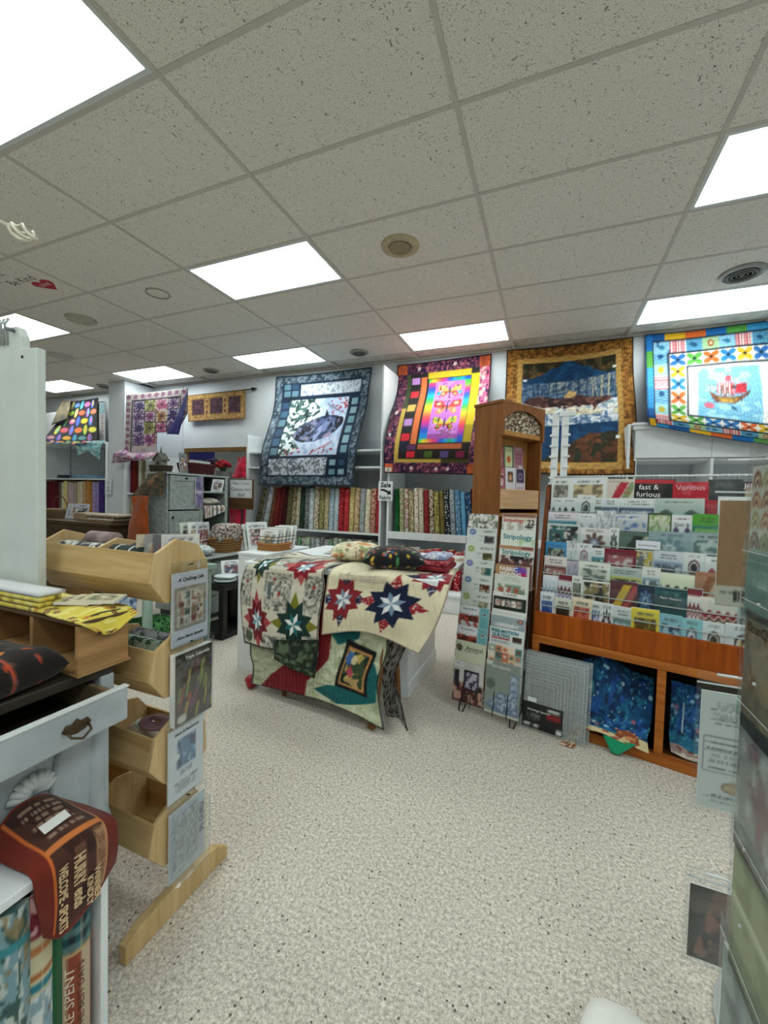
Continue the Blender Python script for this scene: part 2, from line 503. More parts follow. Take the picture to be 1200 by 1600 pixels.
# lamp cells (column, row), every third row; unseen ones added to light the room
LAMPS = [(-2, -2), (1, -2), (-2, 1), (-5, 1), (1, 1), (-1, 4), (-3, 4), (-5, 4), (-7, 4), (1, 4), (-3, -5), (-1, -5), (1, -5), (-1, -8), (1, -8)]
TILE = tile_mat()
BAR = plain('ceiling_grid_metal', '#c2bfb6', .6, mott=.02)
tme = MB().prism([(-.61+.005, 0.012), (-.61+.011, 0), (.61-.011, 0), (.61-.005, .012)], 'Y', -.305+.006, .305-.006).mesh('ceiling_tile')
tme.materials.append(TILE)
rows = range(-10, 6); cols = range(-9, 4)
for i in cols:
    for j in rows:
        if (i, j) in LAMPS: continue
        xa = X0+1.22*i; ya = Y0+.61*j
        if xa+.6 > WX1 or ya+.5 > WY1: continue
        t = bpy.data.objects.new('ceiling_tile', tme); link(t, ceil)
        t.location = (xa+.61, ya+.305, CEIL+.004)
for i in range(-9, 4):
    x = X0+1.22*i
    if x < WX1: MB().box(x-.0125, x+.0125, Y0-.61*10, WY1, CEIL, CEIL+.03).build('grid_runner', BAR, ceil)
for j in range(-10, 6):
    y = Y0+.61*j
    MB().box(X0-1.22*9, WX1, y-.0125, y+.0125, CEIL+.001, CEIL+.029).build('grid_cross_bar', BAR, ceil)
MB().box(WX0, WX1, WY1-.02, WY1, CEIL-.005, CEIL+.03).build('wall_angle', BAR, ceil)
# the hand-decorated tile: heart and lettering
RED = plain('red_marker', '#b02438', .6); GREYINK = plain('dark_marker', '#4a4844', .6)
hx, hy = X0-3.19*1.22, Y0+.62*.61
pts = []
for k in range(26):
    a = 2*math.pi*k/26
    pts.append((hx+.0075*(16*math.sin(a)**3), hy-.0062*(13*math.cos(a)-5*math.cos(2*a)-2*math.cos(3*a)-math.cos(4*a))))
MB().prism(pts, 'Z', CEIL+.0035, CEIL+.0042).build('painted_heart', RED, ceil)
for tx, ty, s, w in (('Be Kind', -.30, .12, .34), ('to all', -.62, .10, .22), ('quilters', -.48, .09, .3)):
    o = text(tx, s, GREYINK, ceil, (X0-3*1.22+ty-.06, Y0+(.42 if 'Kind' in tx else .2 if 'quil' in tx else .3)*.61, CEIL+.0035), (math.pi, 0, 0), 'tile_lettering', width=w)
text('LOVE', .05, plain('pale_ink', '#e6d8d4', .6), ceil, (hx, hy, CEIL+.003), (math.pi, 0, 0), 'tile_lettering', width=.13)

# ---------------------------------------------------------------- ceiling lamps
def lamp_mat():
    m = bpy.data.materials.new('lit_diffuser'); m.use_nodes = True
    nt = m.node_tree; nt.nodes.clear()
    out = nd(nt, 'ShaderNodeOutputMaterial'); e = nd(nt, 'ShaderNodeEmission')
    v = coords(nt, (1, 1, 1))
    w = nd(nt, 'ShaderNodeTexWave', bands_direction='Y', i_Scale=1.65, i_Distortion=.6, i_Detail=1.)
    nt.links.new(v, w.inputs['Vector'])
    r = ramp(nt, w.outputs['Fac'], [(0, (.72, .72, .72, 1)), (.8, (1, 1, 1, 1))])
    mx = nd(nt, 'ShaderNodeMix', data_type='RGBA', blend_type='MULTIPLY'); mx.inputs[0].default_value = 1.
    mx.inputs[6].default_value = LAMP_COLOR+(1,)
    nt.links.new(r.outputs[0], mx.inputs[7])
    nt.links.new(mx.outputs[2], e.inputs[0]); e.inputs[1].default_value = LAMP_STRENGTH
    nt.links.new(e.outputs[0], out.inputs[0])
    return m
LIT = lamp_mat()
FRAME = plain('lamp_frame_enamel', '#cfd6d6', .4, mott=.02)
dme = MB().box(-.575, .575, -.27, .27, 0, .004).mesh('diffuser'); dme.materials.append(LIT)
fr = MB()
for a in (-1, 1):
    fr.box(-.605, .605, a*.285-.017, a*.285+.017, 0, .03)
    fr.box(a*.59-.015, a*.59+.015, -.268, .268, 0, .03)
fme = fr.mesh('frame'); fme.materials.append(FRAME)
where = {(-2, -2): 'nearest, cut by the upper left corner of the picture', (-2, 1): 'in the middle of the ceiling beside the round speaker',
         (-5, 1): 'at the left edge above the white panel', (1, 1): 'cut by the right edge, the upper one', (1, 4): 'above the pirate ship quilt',
         (-1, 4): 'above the butterfly quilt', (-3, 4): 'above the wolf quilt', (-5, 4): 'above the brown wall hanging and flowered quilt',
         (-7, 4): 'farthest left above the bright polka quilt'}
for (i, j) in LAMPS:
    w = where.get((i, j)) or f'added unseen behind the photographer, {ORD[[-8, -7, -5, -3, -2, -1, 1].index(i)]} column, {["third", "second", "first"][(j+8)//3] if j < 0 else "far"} row back'
    L = empty('ceiling_lamp', (X0+1.22*(i+.5), Y0+.61*(j+.5), CEIL+.002), 0, f'lit flat ceiling lamp panel {w}', 'ceiling lamp', 'fluorescent ceiling lamps')
    o = link(bpy.data.objects.new('diffuser', dme), L); o.location = (0, 0, .006)
    link(bpy.data.objects.new('frame', fme), L)
# ---------------------------------------------------------------- round things on the ceiling
def ring(r0, r1, z0, z1, n=32):
    return [(r0, z1), (r0, z0), (r1, z0), (r1, z1)]
CREAM = plain('cream_plastic', '#b8ab8c', .5); CREAM2 = plain('cream_grille', '#8d8166', .6)
sp = empty('ceiling_speaker', (X0-.51*1.22, Y0+1.53*.61, CEIL), 0, 'round cream loudspeaker set in the ceiling tiles', 'speaker')
MB().lathe([(.145, .006), (.14, -.004), (.11, -.01), (.088, -.012), (.085, .0)], n=40).build('rim', CREAM, sp)
g = MB().lathe([(.085, -.008), (.06, -.014), (.001, -.016)], n=32); g.build('grille', CREAM2, sp)
gb = MB()
for k in range(-6, 7):
    y = k*.0125; r = math.sqrt(max(0, .082**2-y*y)); gb.box(-r, r, y-.002, y+.002, -.019, -.012)
gb.build('grille_bars', CREAM, sp)
def vent(i, j, r, label, dark='#3c3d3c'):
    v = empty('ceiling_vent', (X0+1.22*i, Y0+.61*j, CEIL), 0, label, 'vent', 'round ceiling air vents')
    MB().lathe([(r, .006), (r*.98, -.008), (r*.8, -.02), (r*.76, .0)], n=36).build('rim', plain('vent_enamel', '#9a9a94', .4), v)
    MB().lathe([(r*.8, .004), (.001, .004)], n=24).build('throat', plain('vent_dark', dark, .7), v)
    for k, q in enumerate((.66, .48, .30)):
        MB().lathe([(r*q, -.012), (r*(q-.07), -.022), (r*(q-.1), -.014), (r*(q-.02), -.004)], n=30).build('cone_ring', plain('vent_grey', '#6b6c69', .4), v)
    MB().lathe([(r*.14, -.006), (r*.1, -.02), (.001, -.022)], n=16).build('hub', plain('vent_grey', '#6b6c69', .4), v)
vent(-1.54, 4.67, .12, 'small dark round air vent between the wolf and butterfly quilts')
vent(-3.59, 4.67, .12, 'small dark round air vent above the brown wall hanging')
vent(-5.74, 4.84, .12, 'small dark round air vent at the far left by the flowered quilt')
vent(1.51, 3.58, .155, 'largest round air vent near the right edge')
MB().tube([(.1*math.cos(a), .1*math.sin(a), 0) for a in np.linspace(0, 2*math.pi, 32, endpoint=False)], .008, 8, True).build('ceiling_ring', plain('ring_grey', '#a09d94', .6), None, label='thin grey ring on the ceiling tile left of middle lamp', cat='ring').location = (X0-2.48*1.22, Y0+1.38*.61, CEIL)
MB().lathe([(.15, .004), (.14, -.012), (.06, -.02), (.001, -.02)], n=32).build('ceiling_disc', plain('disc_beige', '#b4ae9e', .6), None, label='flat beige disc on the ceiling near the left lamp', cat='disc').location = (X0-3.58*1.22, Y0+1.6*.61, CEIL)
MB().lathe([(.15, .004), (.14, -.012), (.06, -.02), (.001, -.02)], n=32).build('ceiling_disc', plain('disc_grey', '#c0bdb4', .6), None, label='faint grey disc on the ceiling above the white panel, lower than the beige one', cat='disc').location = tuple(onZ(95, 556, CEIL))
# ================================================================== WALL SHELVING
PEG = plain('pale_grey_back_board', '#c3cacf', .7, mott=.02)
def shelving(label, x0, x1, yf, sides, shelves, base=None, back_top=2.0, grp='white wall shelving units'):
    """sides: [(x, top)], shelves: [(z, front y, lip height)]"""
    t = empty('wall_shelving', ((x0+x1)/2, 5.3, 0), 0, label, 'shelves', grp)
    ox, oy = (x0+x1)/2, 5.3
    def part(n, a, b, c, d, e, f, m=WHITE, bev=.003):
        return MB().box(a-ox, b-ox, c-oy, d-oy, e, f).build(n, m, t, bev)
    for x, top in sides: part('side_panel', x-.0125, x+.0125, yf, 5.3, 0, top)
    for z, y, lip in shelves:
        part('shelf', x0+.015, x1-.015, y+.004, 5.29, z-.025, z)
        if lip: part('shelf_lip', x0+.015, x1-.015, y-.01, y+.004, z-.06, z+lip)
    part('back_panel', x0+.015, x1-.015, 5.29, 5.3, .05, back_top, PEG, 0)
    if base:
        z, y = base
        part('base_deck', x0+.015, x1-.015, y, 5.29, z-.03, z); part('plinth', x0+.015, x1-.015, y+.02, y+.045, 0, z-.03)
    return t, part
shelving('white shelving unit behind the wolf quilt with tightly packed fabric bolts', -4.1, -1.97, 4.75, [(-4.1, 2.07), (-1.985, 2.86)], [(1.82, 4.78, 0), (1.6, 4.77, 0), (.74, 4.76, 0)], (.09, 4.7))
u, part = shelving('white shelving unit under the butterfly quilt with a lipped bolt shelf', -1.87, .72, 4.7, [(-1.86, 2.0), (.71, 2.0)], [(.76, 4.7, .03)], (.2, 4.2), 1.99)
for x in (-1.2, -.5, .1): part('lip_joint', x-.002, x+.002, 4.689, 4.6905, .705, .785, PEG, 0)
u, part = shelving('white shelving unit with boxed header under the pirate ship quilt', .77, 2.5, 4.75, [(.78, 1.95), (1.41, 1.66), (2.49, 1.95)], [(1.665, 4.78, 0), (.9, 4.78, 0)], (.2, 4.6), 1.94)
part('header_board', .77, 2.5, 4.74, 4.765, 1.665, 1.945); part('cornice', .745, 2.52, 4.71, 4.78, 1.945, 1.985); part('cornice_cap', .735, 2.53, 4.69, 4.78, 1.985, 2.01)
part('header_joint', 1.395, 1.402, 4.7385, 4.7405, 1.67, 1.94, PEG, 0)
u, part = shelving('far left white shelving unit under the bright polka quilt', -9.1, -7.15, 4.75, [(-9.08, 2.05), (-7.17, 2.05)], [(2.04, 4.72, 0), (1.41, 4.76, 0), (.76, 4.76, 0)], (.1, 4.7))
part('shelf_post', -8.24, -8.22, 4.8, 4.82, 1.41, 2.01, plain('grey_metal', '#8a9096', .4, .6))
for x in (-8.0, -7.75, -7.45): part('board_joint', x-.006, x+.006, 5.28, 5.291, 1.41, 2.01, plain('joint_grey', '#99a0a8', .7), 0)
shelving('narrow white shelving unit under the flowered quilt', -6.72, -5.9, 4.75, [(-6.7, 1.78), (-5.91, 1.78)], [(1.17, 4.78, 0), (.70, 4.76, 0)], (.1, 4.7), 1.78)
structure(boxo('wall_pillar', WALL, None, -7.14, -6.735, 4.78, 5.319, 0, CEIL-.001))
structure(boxo('wall_pillar', WALL, None, -6.5, -6.0, 5.302, 5.3195, 1.8, CEIL-.001))

# ------------------------------------------------------------------ fabric bolts
def bolt_mesh():
    pr = []
    n = 7
    for k in range(n):      # rounded fold in front
        a = math.pi+math.pi*k/(n-1)
        pr.append((.5*math.cos(a)*.96, -.36+.14*math.sin(a)))
    for k in range(n):
        a = math.pi*k/(n-1)
        pr.append((.5*math.cos(a)*.96, .36+.14*math.sin(a)))
    m = MB().prism(pr, 'Z', 0, 1).mesh('fabric_bolt')
    for p in m.polygons: p.use_smooth = len(p.vertices) == 4
    m.materials.append(WHITE)
    return m
BOLT = bolt_mesh()
CORE = MB().box(-.17, .17, -.36, .36, 1.0, 1.012).mesh('cardboard_core'); CORE.materials.append(plain('cardboard', '#b7a584', .8))
def bolt_row(cols, xa, xb, y, z, h, place, grp, dep=.19, lean=None, hv=.02, seed=1):
    rr = random.Random(seed)
    ws = [c[4] if len(c) > 4 else 1. for c in cols]; k = (xb-xa)/sum(ws); x = xa
    for i, c in enumerate(cols):
        w = ws[i]*k
        o = link(bpy.data.objects.new('fabric_bolt', BOLT))
        hh = h+rr.uniform(-hv, hv)
        a = lean(i) if lean else rr.uniform(-.01, .01)
        o.location = (x+w/2, y+rr.uniform(-.008, .012), z+abs(math.sin(a))*w*.5+.0005)
        o.scale = (w*.95, dep, hh); o.rotation_euler = (0, a, 0)
        o.material_slots[0].link = 'OBJECT'; o.material_slots[0].material = fabric(c[1], c[2], c[3])
        tag(o, f'{c[0]} bolt, {ORD[i]} from left {place}', 'fabric bolt', grp)
        link(bpy.data.objects.new('cardboard_core', CORE), o)
        x += w
A = [('dark olive print', '#3b3a2c', '#77705a', 'blob'), ('charcoal print', '#4b4d4b', '#8b8d88', 'blob'), ('pale grey print', '#8f9499', '#c3c8cc', 'blob'), ('rusty brown', '#5a3a26', '#8a5a3a', 'plain'),
     ('dark red', '#5e1f1f', '#8c3230', 'plain'), ('deep wine', '#4a1619', '#762a2c', 'plain'), ('maroon print', '#52201f', '#2c1a18', 'blob'), ('black and olive striped', '#2d2c20', '#85805a', 'stripe'),
     ('brown leaf print', '#5d5236', '#b4a888', 'blob'), ('beige floral', '#9a9276', '#dcd6be', 'blob'), ('dark green', '#1f2d22', '#39493a', 'plain'), ('grey lettered', '#6b7070', '#c4c9c8', 'dots'),
     ('pale blue', '#a9b6be', '#d9dfe2', 'blob'), ('cream floral', '#8d8266', '#e4ddc4', 'blob'), ('olive print', '#6b6a3e', '#a8a26e', 'blob'), ('tan flowered', '#b09f78', '#e8dfc6', 'dots'),
     ('light blue print', '#9fb2bd', '#dde6ea', 'dots'), ('white and blue', '#c7d2d8', '#8fa4b2', 'dots'), ('red dotted', '#9c1f2b', '#d46a68', 'dots'), ('bright red', '#b02a33', '#c8474b', 'plain'),
     ('gold print', '#b39a5a', '#e0cf9a', 'blob'), ('tan print', '#a8845a', '#dcc39a', 'blob'), ('tall silver grey', '#8e9497', '#b9bec0', 'plain'), ('cream print', '#cdbf9c', '#efe7d0', 'blob'),
     ('brick red floral', '#9e3f34', '#d8b298', 'blob'), ('red', '#a82a30', '#c54548', 'plain')]
bolt_row(A, -4.02, -2.01, 4.92, .741, .57, 'below the wolf quilt', 'bolts below the wolf quilt', lean=lambda i: .24-.02*i if i < 11 else .02, seed=3)
B = [('dark green dotted', '#17552f', '#3f8a58', 'dots'), ('cream leaf print', '#c9c3a4', '#8b8f62', 'blob'), ('white floral', '#dcd8cc', '#a06a5a', 'blob'), ('cream floral', '#d9cfb0', '#8a7a50', 'blob'),
     ('white and red print', '#e0d8cc', '#b0403a', 'dots'), ('cream lettered', '#d8d0b8', '#8c866e', 'dots'), ('dark red', '#7c1f24', '#a03a3c', 'plain'), ('brown floral', '#5e3c2c', '#d8c8b0', 'blob'),
     ('olive floral', '#6e6a30', '#b8ae6a', 'blob'), ('khaki', '#6f6436', '#8e8250', 'plain'), ('black and white dotted', '#2f3338', '#e0e0dc', 'dots'), ('pale grey print', '#b4bbc0', '#7d868e', 'blob'),
     ('blue dotted', '#5c87a8', '#cfe0ea', 'dots'), ('sky blue', '#5a9ac4', '#76aed2', 'plain'), ('navy starred', '#27476e', '#dfe6ea', 'dots'), ('wine red', '#5c1724', '#7a2834', 'plain'), ('wine and rose', '#6a1c2c', '#a84a5a', 'blob'), ('plum', '#4a1a2e', '#6a2c44', 'plain')]
bolt_row(B, -1.80, -.62, 4.87, .7605, .55, 'under the butterfly quilt', 'bolts under the butterfly quilt', lean=lambda i: -.03-.004*i, seed=5)
Lw = [('grey floral', '#6b6f70', '#b9bcb8', 'blob'), ('green print', '#31583c', '#86a88a', 'blob'), ('white floral', '#c9cac2', '#7f857a', 'blob'), ('pale green', '#7d957c', '#b9c8b2', 'blob'), ('grey and white', '#80868a', '#cfd2d2', 'dots'),
      ('silver grey', '#9aa0a2', '#c9cdcf', 'blob'), ('dark grey', '#4e5354', '#8b908f', 'blob')]
bolt_row((Lw*3)[:18], -3.3, -2.03, 4.86, .091, .54, 'bottom shelf below the wolf quilt', 'bolts on the bottom shelf of the wolf quilt unit', seed=7)
Rd = [('grey striped', '#6e7072', '#d2d2d0', 'stripe'), ('grey print', '#8b8f90', '#d0d2d0', 'blob'), ('black and white', '#34363a', '#d9d9d4', 'dots'), ('white striped', '#b4b6b8', '#e4e4e0', 'stripe'), ('grey floral', '#7d8284', '#d4d6d4', 'blob'),
      ('red and white', '#9c2430', '#e2cfc8', 'dots'), ('red floral', '#8e1f2b', '#c8646a', 'blob'), ('crimson', '#a01f2e', '#b93444', 'plain'), ('white and red', '#d8d0ca', '#a83a40', 'blob'), ('dark red', '#6e1a22', '#8e2c34', 'plain'),
      ('red dotted', '#a32431', '#e4d4cc', 'dots'), ('grey and red', '#8a8e90', '#a03c42', 'blob'), ('scarlet', '#b0222c', '#c63c42', 'plain'), ('wine striped', '#6a1a24', '#b8686c', 'stripe')]
bolt_row(Rd, -1.8, -.62, 4.5, .2005, .42, 'on the base shelf below the butterfly quilt', 'bolts on the base shelf', seed=9)
Lf = [('dark wine', '#3e1118', '#5e2028', 'plain'), ('burgundy', '#561520', '#782430', 'plain'), ('deep red', '#5a1a20', '#6e2a2c', 'plain'), ('maroon', '#481218', '#662028', 'plain'), ('grey brown', '#5c5650', '#76706a', 'plain', .6), ('cream print', '#c9be9a', '#e2dab8', 'blob'),
      ('pale yellow', '#cfc078', '#e4d898', 'plain'), ('dusty pink', '#b49aa0', '#c9b2b4', 'plain', 2.), ('taupe', '#9a8c80', '#b4a698', 'plain', .7), ('beige', '#b8a888', '#d4c8ac', 'plain'), ('ivory', '#cdbfa4', '#e2d8c0', 'plain', .7), ('tan', '#b09068', '#c8aa80', 'plain', .8),
      ('amber', '#b07c40', '#c8945a', 'plain'), ('caramel', '#a06a34', '#ba8448', 'plain', .8), ('lilac print', '#8c7aa8', '#b4a6c8', 'blob'), ('lavender', '#8a78aa', '#a292c0', 'plain'), ('deep purple', '#3a2a68', '#503c84', 'plain', 1.3)]
bolt_row(Lf, -9.0, -7.32, 4.9, .7605, .59, 'on the far left shelf', 'bolts on the far left shelf', seed=11)
Cu = [('dark wine', '#4a1218', '#6a2028', 'plain'), ('deep red', '#5a161c', '#742428', 'plain'), ('maroon', '#4c1a1a', '#682c28', 'plain', .7), ('pale sage', '#a8a88e', '#c4c4ac', 'plain'), ('olive checked', '#75704c', '#b8b490', 'dots', 1.2), ('off white', '#c4c4bc', '#dcdcd4', 'plain'),
      ('silver white', '#b8bab4', '#d4d6d0', 'plain'), ('ivory', '#c0bca8', '#d8d4c4', 'plain'), ('white', '#ccccc6', '#e2e2dc', 'plain')]
bolt_row(Cu, -6.66, -5.95, 4.9, 1.1705, .56, 'on the upper narrow shelf below the flowered quilt', 'bolts on the narrow unit upper shelf', seed=13)
Cl = [('khaki', '#8a8060', '#a69c7c', 'plain'), ('straw', '#b0a078', '#c8ba94', 'plain'), ('beige print', '#a89a78', '#cabd9c', 'blob'), ('rust', '#6a3020', '#84442e', 'plain'), ('dark rust', '#562418', '#703626', 'plain'), ('brown', '#4c2c20', '#684030', 'plain')]
bolt_row(Cl, -6.66, -5.95, 4.9, .7005, .40, 'on the lower narrow shelf below the flowered quilt', 'bolts on the narrow unit lower shelf', seed=15)

# ================================================================== QUILTS ON THE WALL
def net(rows):
    """rows of (pixel x, pixel y, wall distance) measured off the photograph -> 3-D points"""
    return [[tuple(onY(*p)) for p in r] for r in rows]
def wolf_print():
    c = Cv(150, 160, '#4a5865', 1.)
    c.blob('#71808c', 46, .55, 1); c.blob('#2c3a48', 34, .62, 2); c.blob('#8f9ca6', 60, .70, 3); c.frame(0, 0, 1, 1, .012, '#1a2430')
    c.rect(.08, .085, .92, .925, '#16263c'); c.mot(.2, 9, 4)
    for r in ((.27, .80, .905, .905), (.09, .10, .685, .262)):
        c.rect(*r, '#cdd3de'); c.blob('#8f98a8' if r[1] > .5 else '#6a7078', 64, .58 if r[1] > .5 else .5, 6, c.R(*r))
    sq = ['#5c7f8c', '#6b94a0', '#2e4a66', '#7ba0aa', '#3c5f78', '#88a8b4']
    rr = random.Random(2)
    k = 0
    for v in np.arange(.30, .76, .078):
        for u in (.095, .825):
            c.rect(u, v, u+.068, v+.058, sq[(k*5+int(u*10)) % 6]); k += 1
    for u0, v0 in ((.10, .80), (.18, .80), (.10, .865), (.18, .865), (.72, .105), (.82, .105), (.72, .19), (.82, .19)):
        c.rect(u0, v0, u0+.066, v0+.052, sq[rr.randrange(6)])
    p = (.175, .285, .785, .765); m = c.R(*p)
    c.rect(*p, '#bccbe4'); c.blob('#ccd8ec', 14, .5, 9, m); c.blob('#a4b8d8', 22, .60, 12, m)
    pine = m & (c.U < .30+.22*(c.V-.285)*(c.V < .55)+.16*(c.V > .5)+.04*np.sin(c.V*40))
    c.put(pine, '#dfe8ea'); c.blob('#4a6460', 44, .52, 15, pine); c.blob('#1c3430', 36, .60, 17, pine)
    body = c.ellm(.53, .505, .235, .098, .20) | c.ellm(.42, .455, .14, .062)
    c.put(body, '#262c3c'); c.blob('#0f131d', 26, .50, 21, body); c.blob('#5c6888', 30, .60, 23, body); c.blob('#8a86a4', 40, .70, 25, body)
    head = c.polym([(.455, .43), (.475, .53), (.53, .60), (.60, .615), (.67, .60), (.70, .54), (.62, .455), (.53, .40), (.48, .395)])
    c.put(head, '#55628c'); c.blob('#7886b4', 24, .52, 27, head); c.blob('#353e5c', 30, .60, 29, head)
    c.poly([(.545, .575), (.555, .665), (.60, .60)], '#1b202f'); c.poly([(.615, .485), (.635, .565), (.675, .515)], '#1d2333')
    c.poly([(.468, .41), (.505, .50), (.545, .535), (.555, .475), (.51, .40)], '#96a2ca'); c.ell(.505, .47, .022, .006, '#1a2030', ang=.9); c.ell(.478, .415, .013, .012, '#14171f')
    c.ell(.725, .55, .05, .045, '#191d2a'); c.ell(.715, .56, .016, .018, '#6e6288'); c.ell(.64, .445, .045, .018, '#a090ac', ang=.2); c.ell(.42, .425, .03, .016, '#8d8a9c')
    for k in range(60):
        a = rr.random()
        if k < 34: uu, vv = .60+.18*rr.random(), .62+.14*rr.random()
        else: uu, vv = .24+.5*rr.random(), .29+.06*rr.random()
        c.ell(uu, vv, .008, .007, '#a8283c')
    for k in range(6): c.poly([(.55+.04*k, .72-.02*k), (.57+.04*k, .72-.02*k), (.62+.035*k, .66-.01*k), (.615+.035*k, .66-.01*k)], '#5b4a58', .7)
    for k in range(10):
        a = k*.055
        c.poly([(.50+.02*k, .30+.008*k), (.512+.02*k, .30+.008*k), (.54+.02*k, .34+.008*k)], '#a83848', .7)
    return c
sheet('wolf_quilt', net([[(432, 589, 5.27), (506, 582, 5.26), (581, 573, 5.26)], [(426, 644, 5.16), (503, 640, 5.12), (573, 634, 5.16)], [(408, 706, 4.72), (486, 702, 4.68), (557, 700, 4.71)], [(404, 757, 4.70), (478, 759, 4.64), (553, 760, 4.70)]]),
      wolf_print(), QUILT, back=fabric('#3c4a58', '#5a6a78', 'plain'), ripple=.02, label='blue and grey bordered wall quilt picturing a curled wolf in snow', cat='quilt')
def butterfly_print():
    c = Cv(140, 148, '#3a2138', 1.)
    c.blob('#74384e', 40, .53, 1); c.blob('#26163a', 30, .58, 3); c.blob('#a8606e', 52, .66, 5)
    pk = c.R(.88, .45, 1, .90); c.blob('#c85c84', 30, .42, 8, pk); c.blob('#eaa8a0', 38, .6, 9, pk)
    for r in ((0, .9, .11, 1), (.88, .9, 1, 1), (0, 0, .1, .09), (.88, 0, 1, .09)): c.rect(*r, '#c05a34'); c.mot(.3, 14, 4, c.R(*r))
    c.rect(.11, .10, .885, .90, '#26221f')
    c.rect(.11, .10, .155, .90, '#c8a850'); c.put(c.R(.11, .58, .155, .90), '#3d4a2c'); c.rect(.11, .10, .6, .135, '#c4a44c'); c.rect(.6, .10, .885, .135, '#46421f')
    for k, q in enumerate(['#b987c4', '#d8303c', '#cfae56', '#b98ac8', '#d42838']):
        v = .80-.125*k; c.rect(.165, v, .25, v+.06, q)
    c.rect(.265, .27, .325, .86, '#d9713f'); c.rect(.24, .15, .325, .205, '#d8283c'); c.rect(.165, .21, .24, .29, '#1e2436'); c.rect(.24, .215, .325, .265, '#5a3058')
    for u, q in ((.42, '#4c6428'), (.585, '#5a4a80'), (.75, '#7a2444')): c.rect(u, .15, u+.085, .205, q)
    c.rect(.335, .84, .80, .90, '#cdb02c'); c.rect(.80, .28, .885, .85, '#d2b827'); c.rect(.80, .28, .885, .42, '#a8901f'); c.rect(.80, .85, .885, .90, '#2a2a26')
    c.rect(.345, .225, .80, .27, '#b35c38')
    r = c.R(.345, .28, .795, .835)
    hue = np.array([rgb(x) for x in ('#2f9e6c', '#1c8fd0', '#2b58c0', '#c0369c', '#e2475a', '#ef9a3c', '#d9d02c', '#3fc05c', '#1ba6cc', '#2c54bc', '#d23a78', '#6cc84c')])
    t = (np.clip((c.V-.28)/.555, 0, 1)+.12*(c.U > .57))*10.9
    i = np.clip(t.astype(int), 0, 10); f = (t-i)[..., None]
    rain = hue[i]*(1-f)+hue[np.minimum(i+1, 11)]*f
    c.A[r] = rain[r]
    t2 = np.clip((c.U-.345)/.45, 0, 1)*9.9; i = np.clip(t2.astype(int), 0, 9); f = (t2-i)[..., None]
    tb = c.R(.345, .28, .795, .31) | c.R(.345, .805, .795, .835)
    c.A[tb] = (hue[[7, 6, 5, 4, 3, 2, 1, 0, 8, 9, 2]][i]*(1-f)+hue[[7, 6, 5, 4, 3, 2, 1, 0, 8, 9, 2]][i+1]*f)[tb]
    p = c.R(.425, .31, .735, .805); c.put(p, '#bd6fce'); c.blob('#cf84d8', 12, .52, 31, p); c.put(c.R(.425, .31, .735, .35), '#8a3a80', .6)
    for cy, sc, cols in ((.72, 1., ('#d9a25a', '#c8503c', '#e8c878')), (.575, 1.15, ('#d8413c', '#e88a5c', '#f0b890')), (.44, 1., ('#cfc04a', '#cc5a38', '#7aa84c'))):
        for sgn in (-1, 1):
            c.poly([(.58, cy-.01), (.58+sgn*.05*sc, cy+.045*sc), (.58+sgn*.125*sc, cy+.05*sc), (.58+sgn*.12*sc, cy), (.58+sgn*.06*sc, cy-.01)], cols[0])
            c.poly([(.58, cy-.01), (.58+sgn*.07*sc, cy-.005), (.58+sgn*.10*sc, cy-.04*sc), (.58+sgn*.06*sc, cy-.06*sc)], cols[1])
            c.ell(.58+sgn*.08*sc, cy+.025*sc, .022*sc, .012*sc, cols[2]); c.ell(.58+sgn*.065*sc, cy-.03*sc, .014*sc, .012*sc, cols[2])
        m = c.R(.44, cy-.07, .72, cy+.07) & (np.abs(c.A[..., 0]-.74) > .05)
        c.blob('#4c2430', 50, .68, int(cy*100), m, .8); c.ell(.58, cy-.005, .008, .045, '#3c3830')
    c.lines(.48, .335, .70, .385, 3, '#6a4a3c', 4)
    c.ell(.47, .695, .02, .015, '#2f9ab8'); c.ell(.69, .70, .02, .014, '#2f9ab8')
    for u, v in ((.24, .945), (.62, .955), (.06, .55), (.3, .05), (.56, .045), (.68, .045), (.94, .70), (.93, .8)): c.ell(u, v, .017, .016, '#e6d8d0'); c.ell(u, v, .006, .006, '#a84a5c')
    c.rect(.01, .012, .085, .055, '#e4e0d4'); c.lines(.02, .018, .08, .05, 3, '#777777', 3)
    c.frame(0, 0, 1, 1, .011, '#180f18')
    return c
sheet('butterfly_quilt', net([[(621, 571, 5.28), (694, 562, 5.28), (768, 552, 5.28)], [(620, 612, 5.2), (692, 606, 5.2), (766, 598, 5.22)], [(609, 654, 4.86), (684, 650, 4.82), (760, 646, 4.84)], [(600, 698, 4.64), (676, 697, 4.61), (752, 696, 4.62)], [(600, 739, 4.63), (671, 740, 4.59), (748, 742, 4.59)]]),
      butterfly_print(), QUILT, back=fabric('#3a2138', '#5a3450', 'plain'), ripple=.02, label='purple and rainbow wall quilt with three butterflies on pink', cat='quilt')
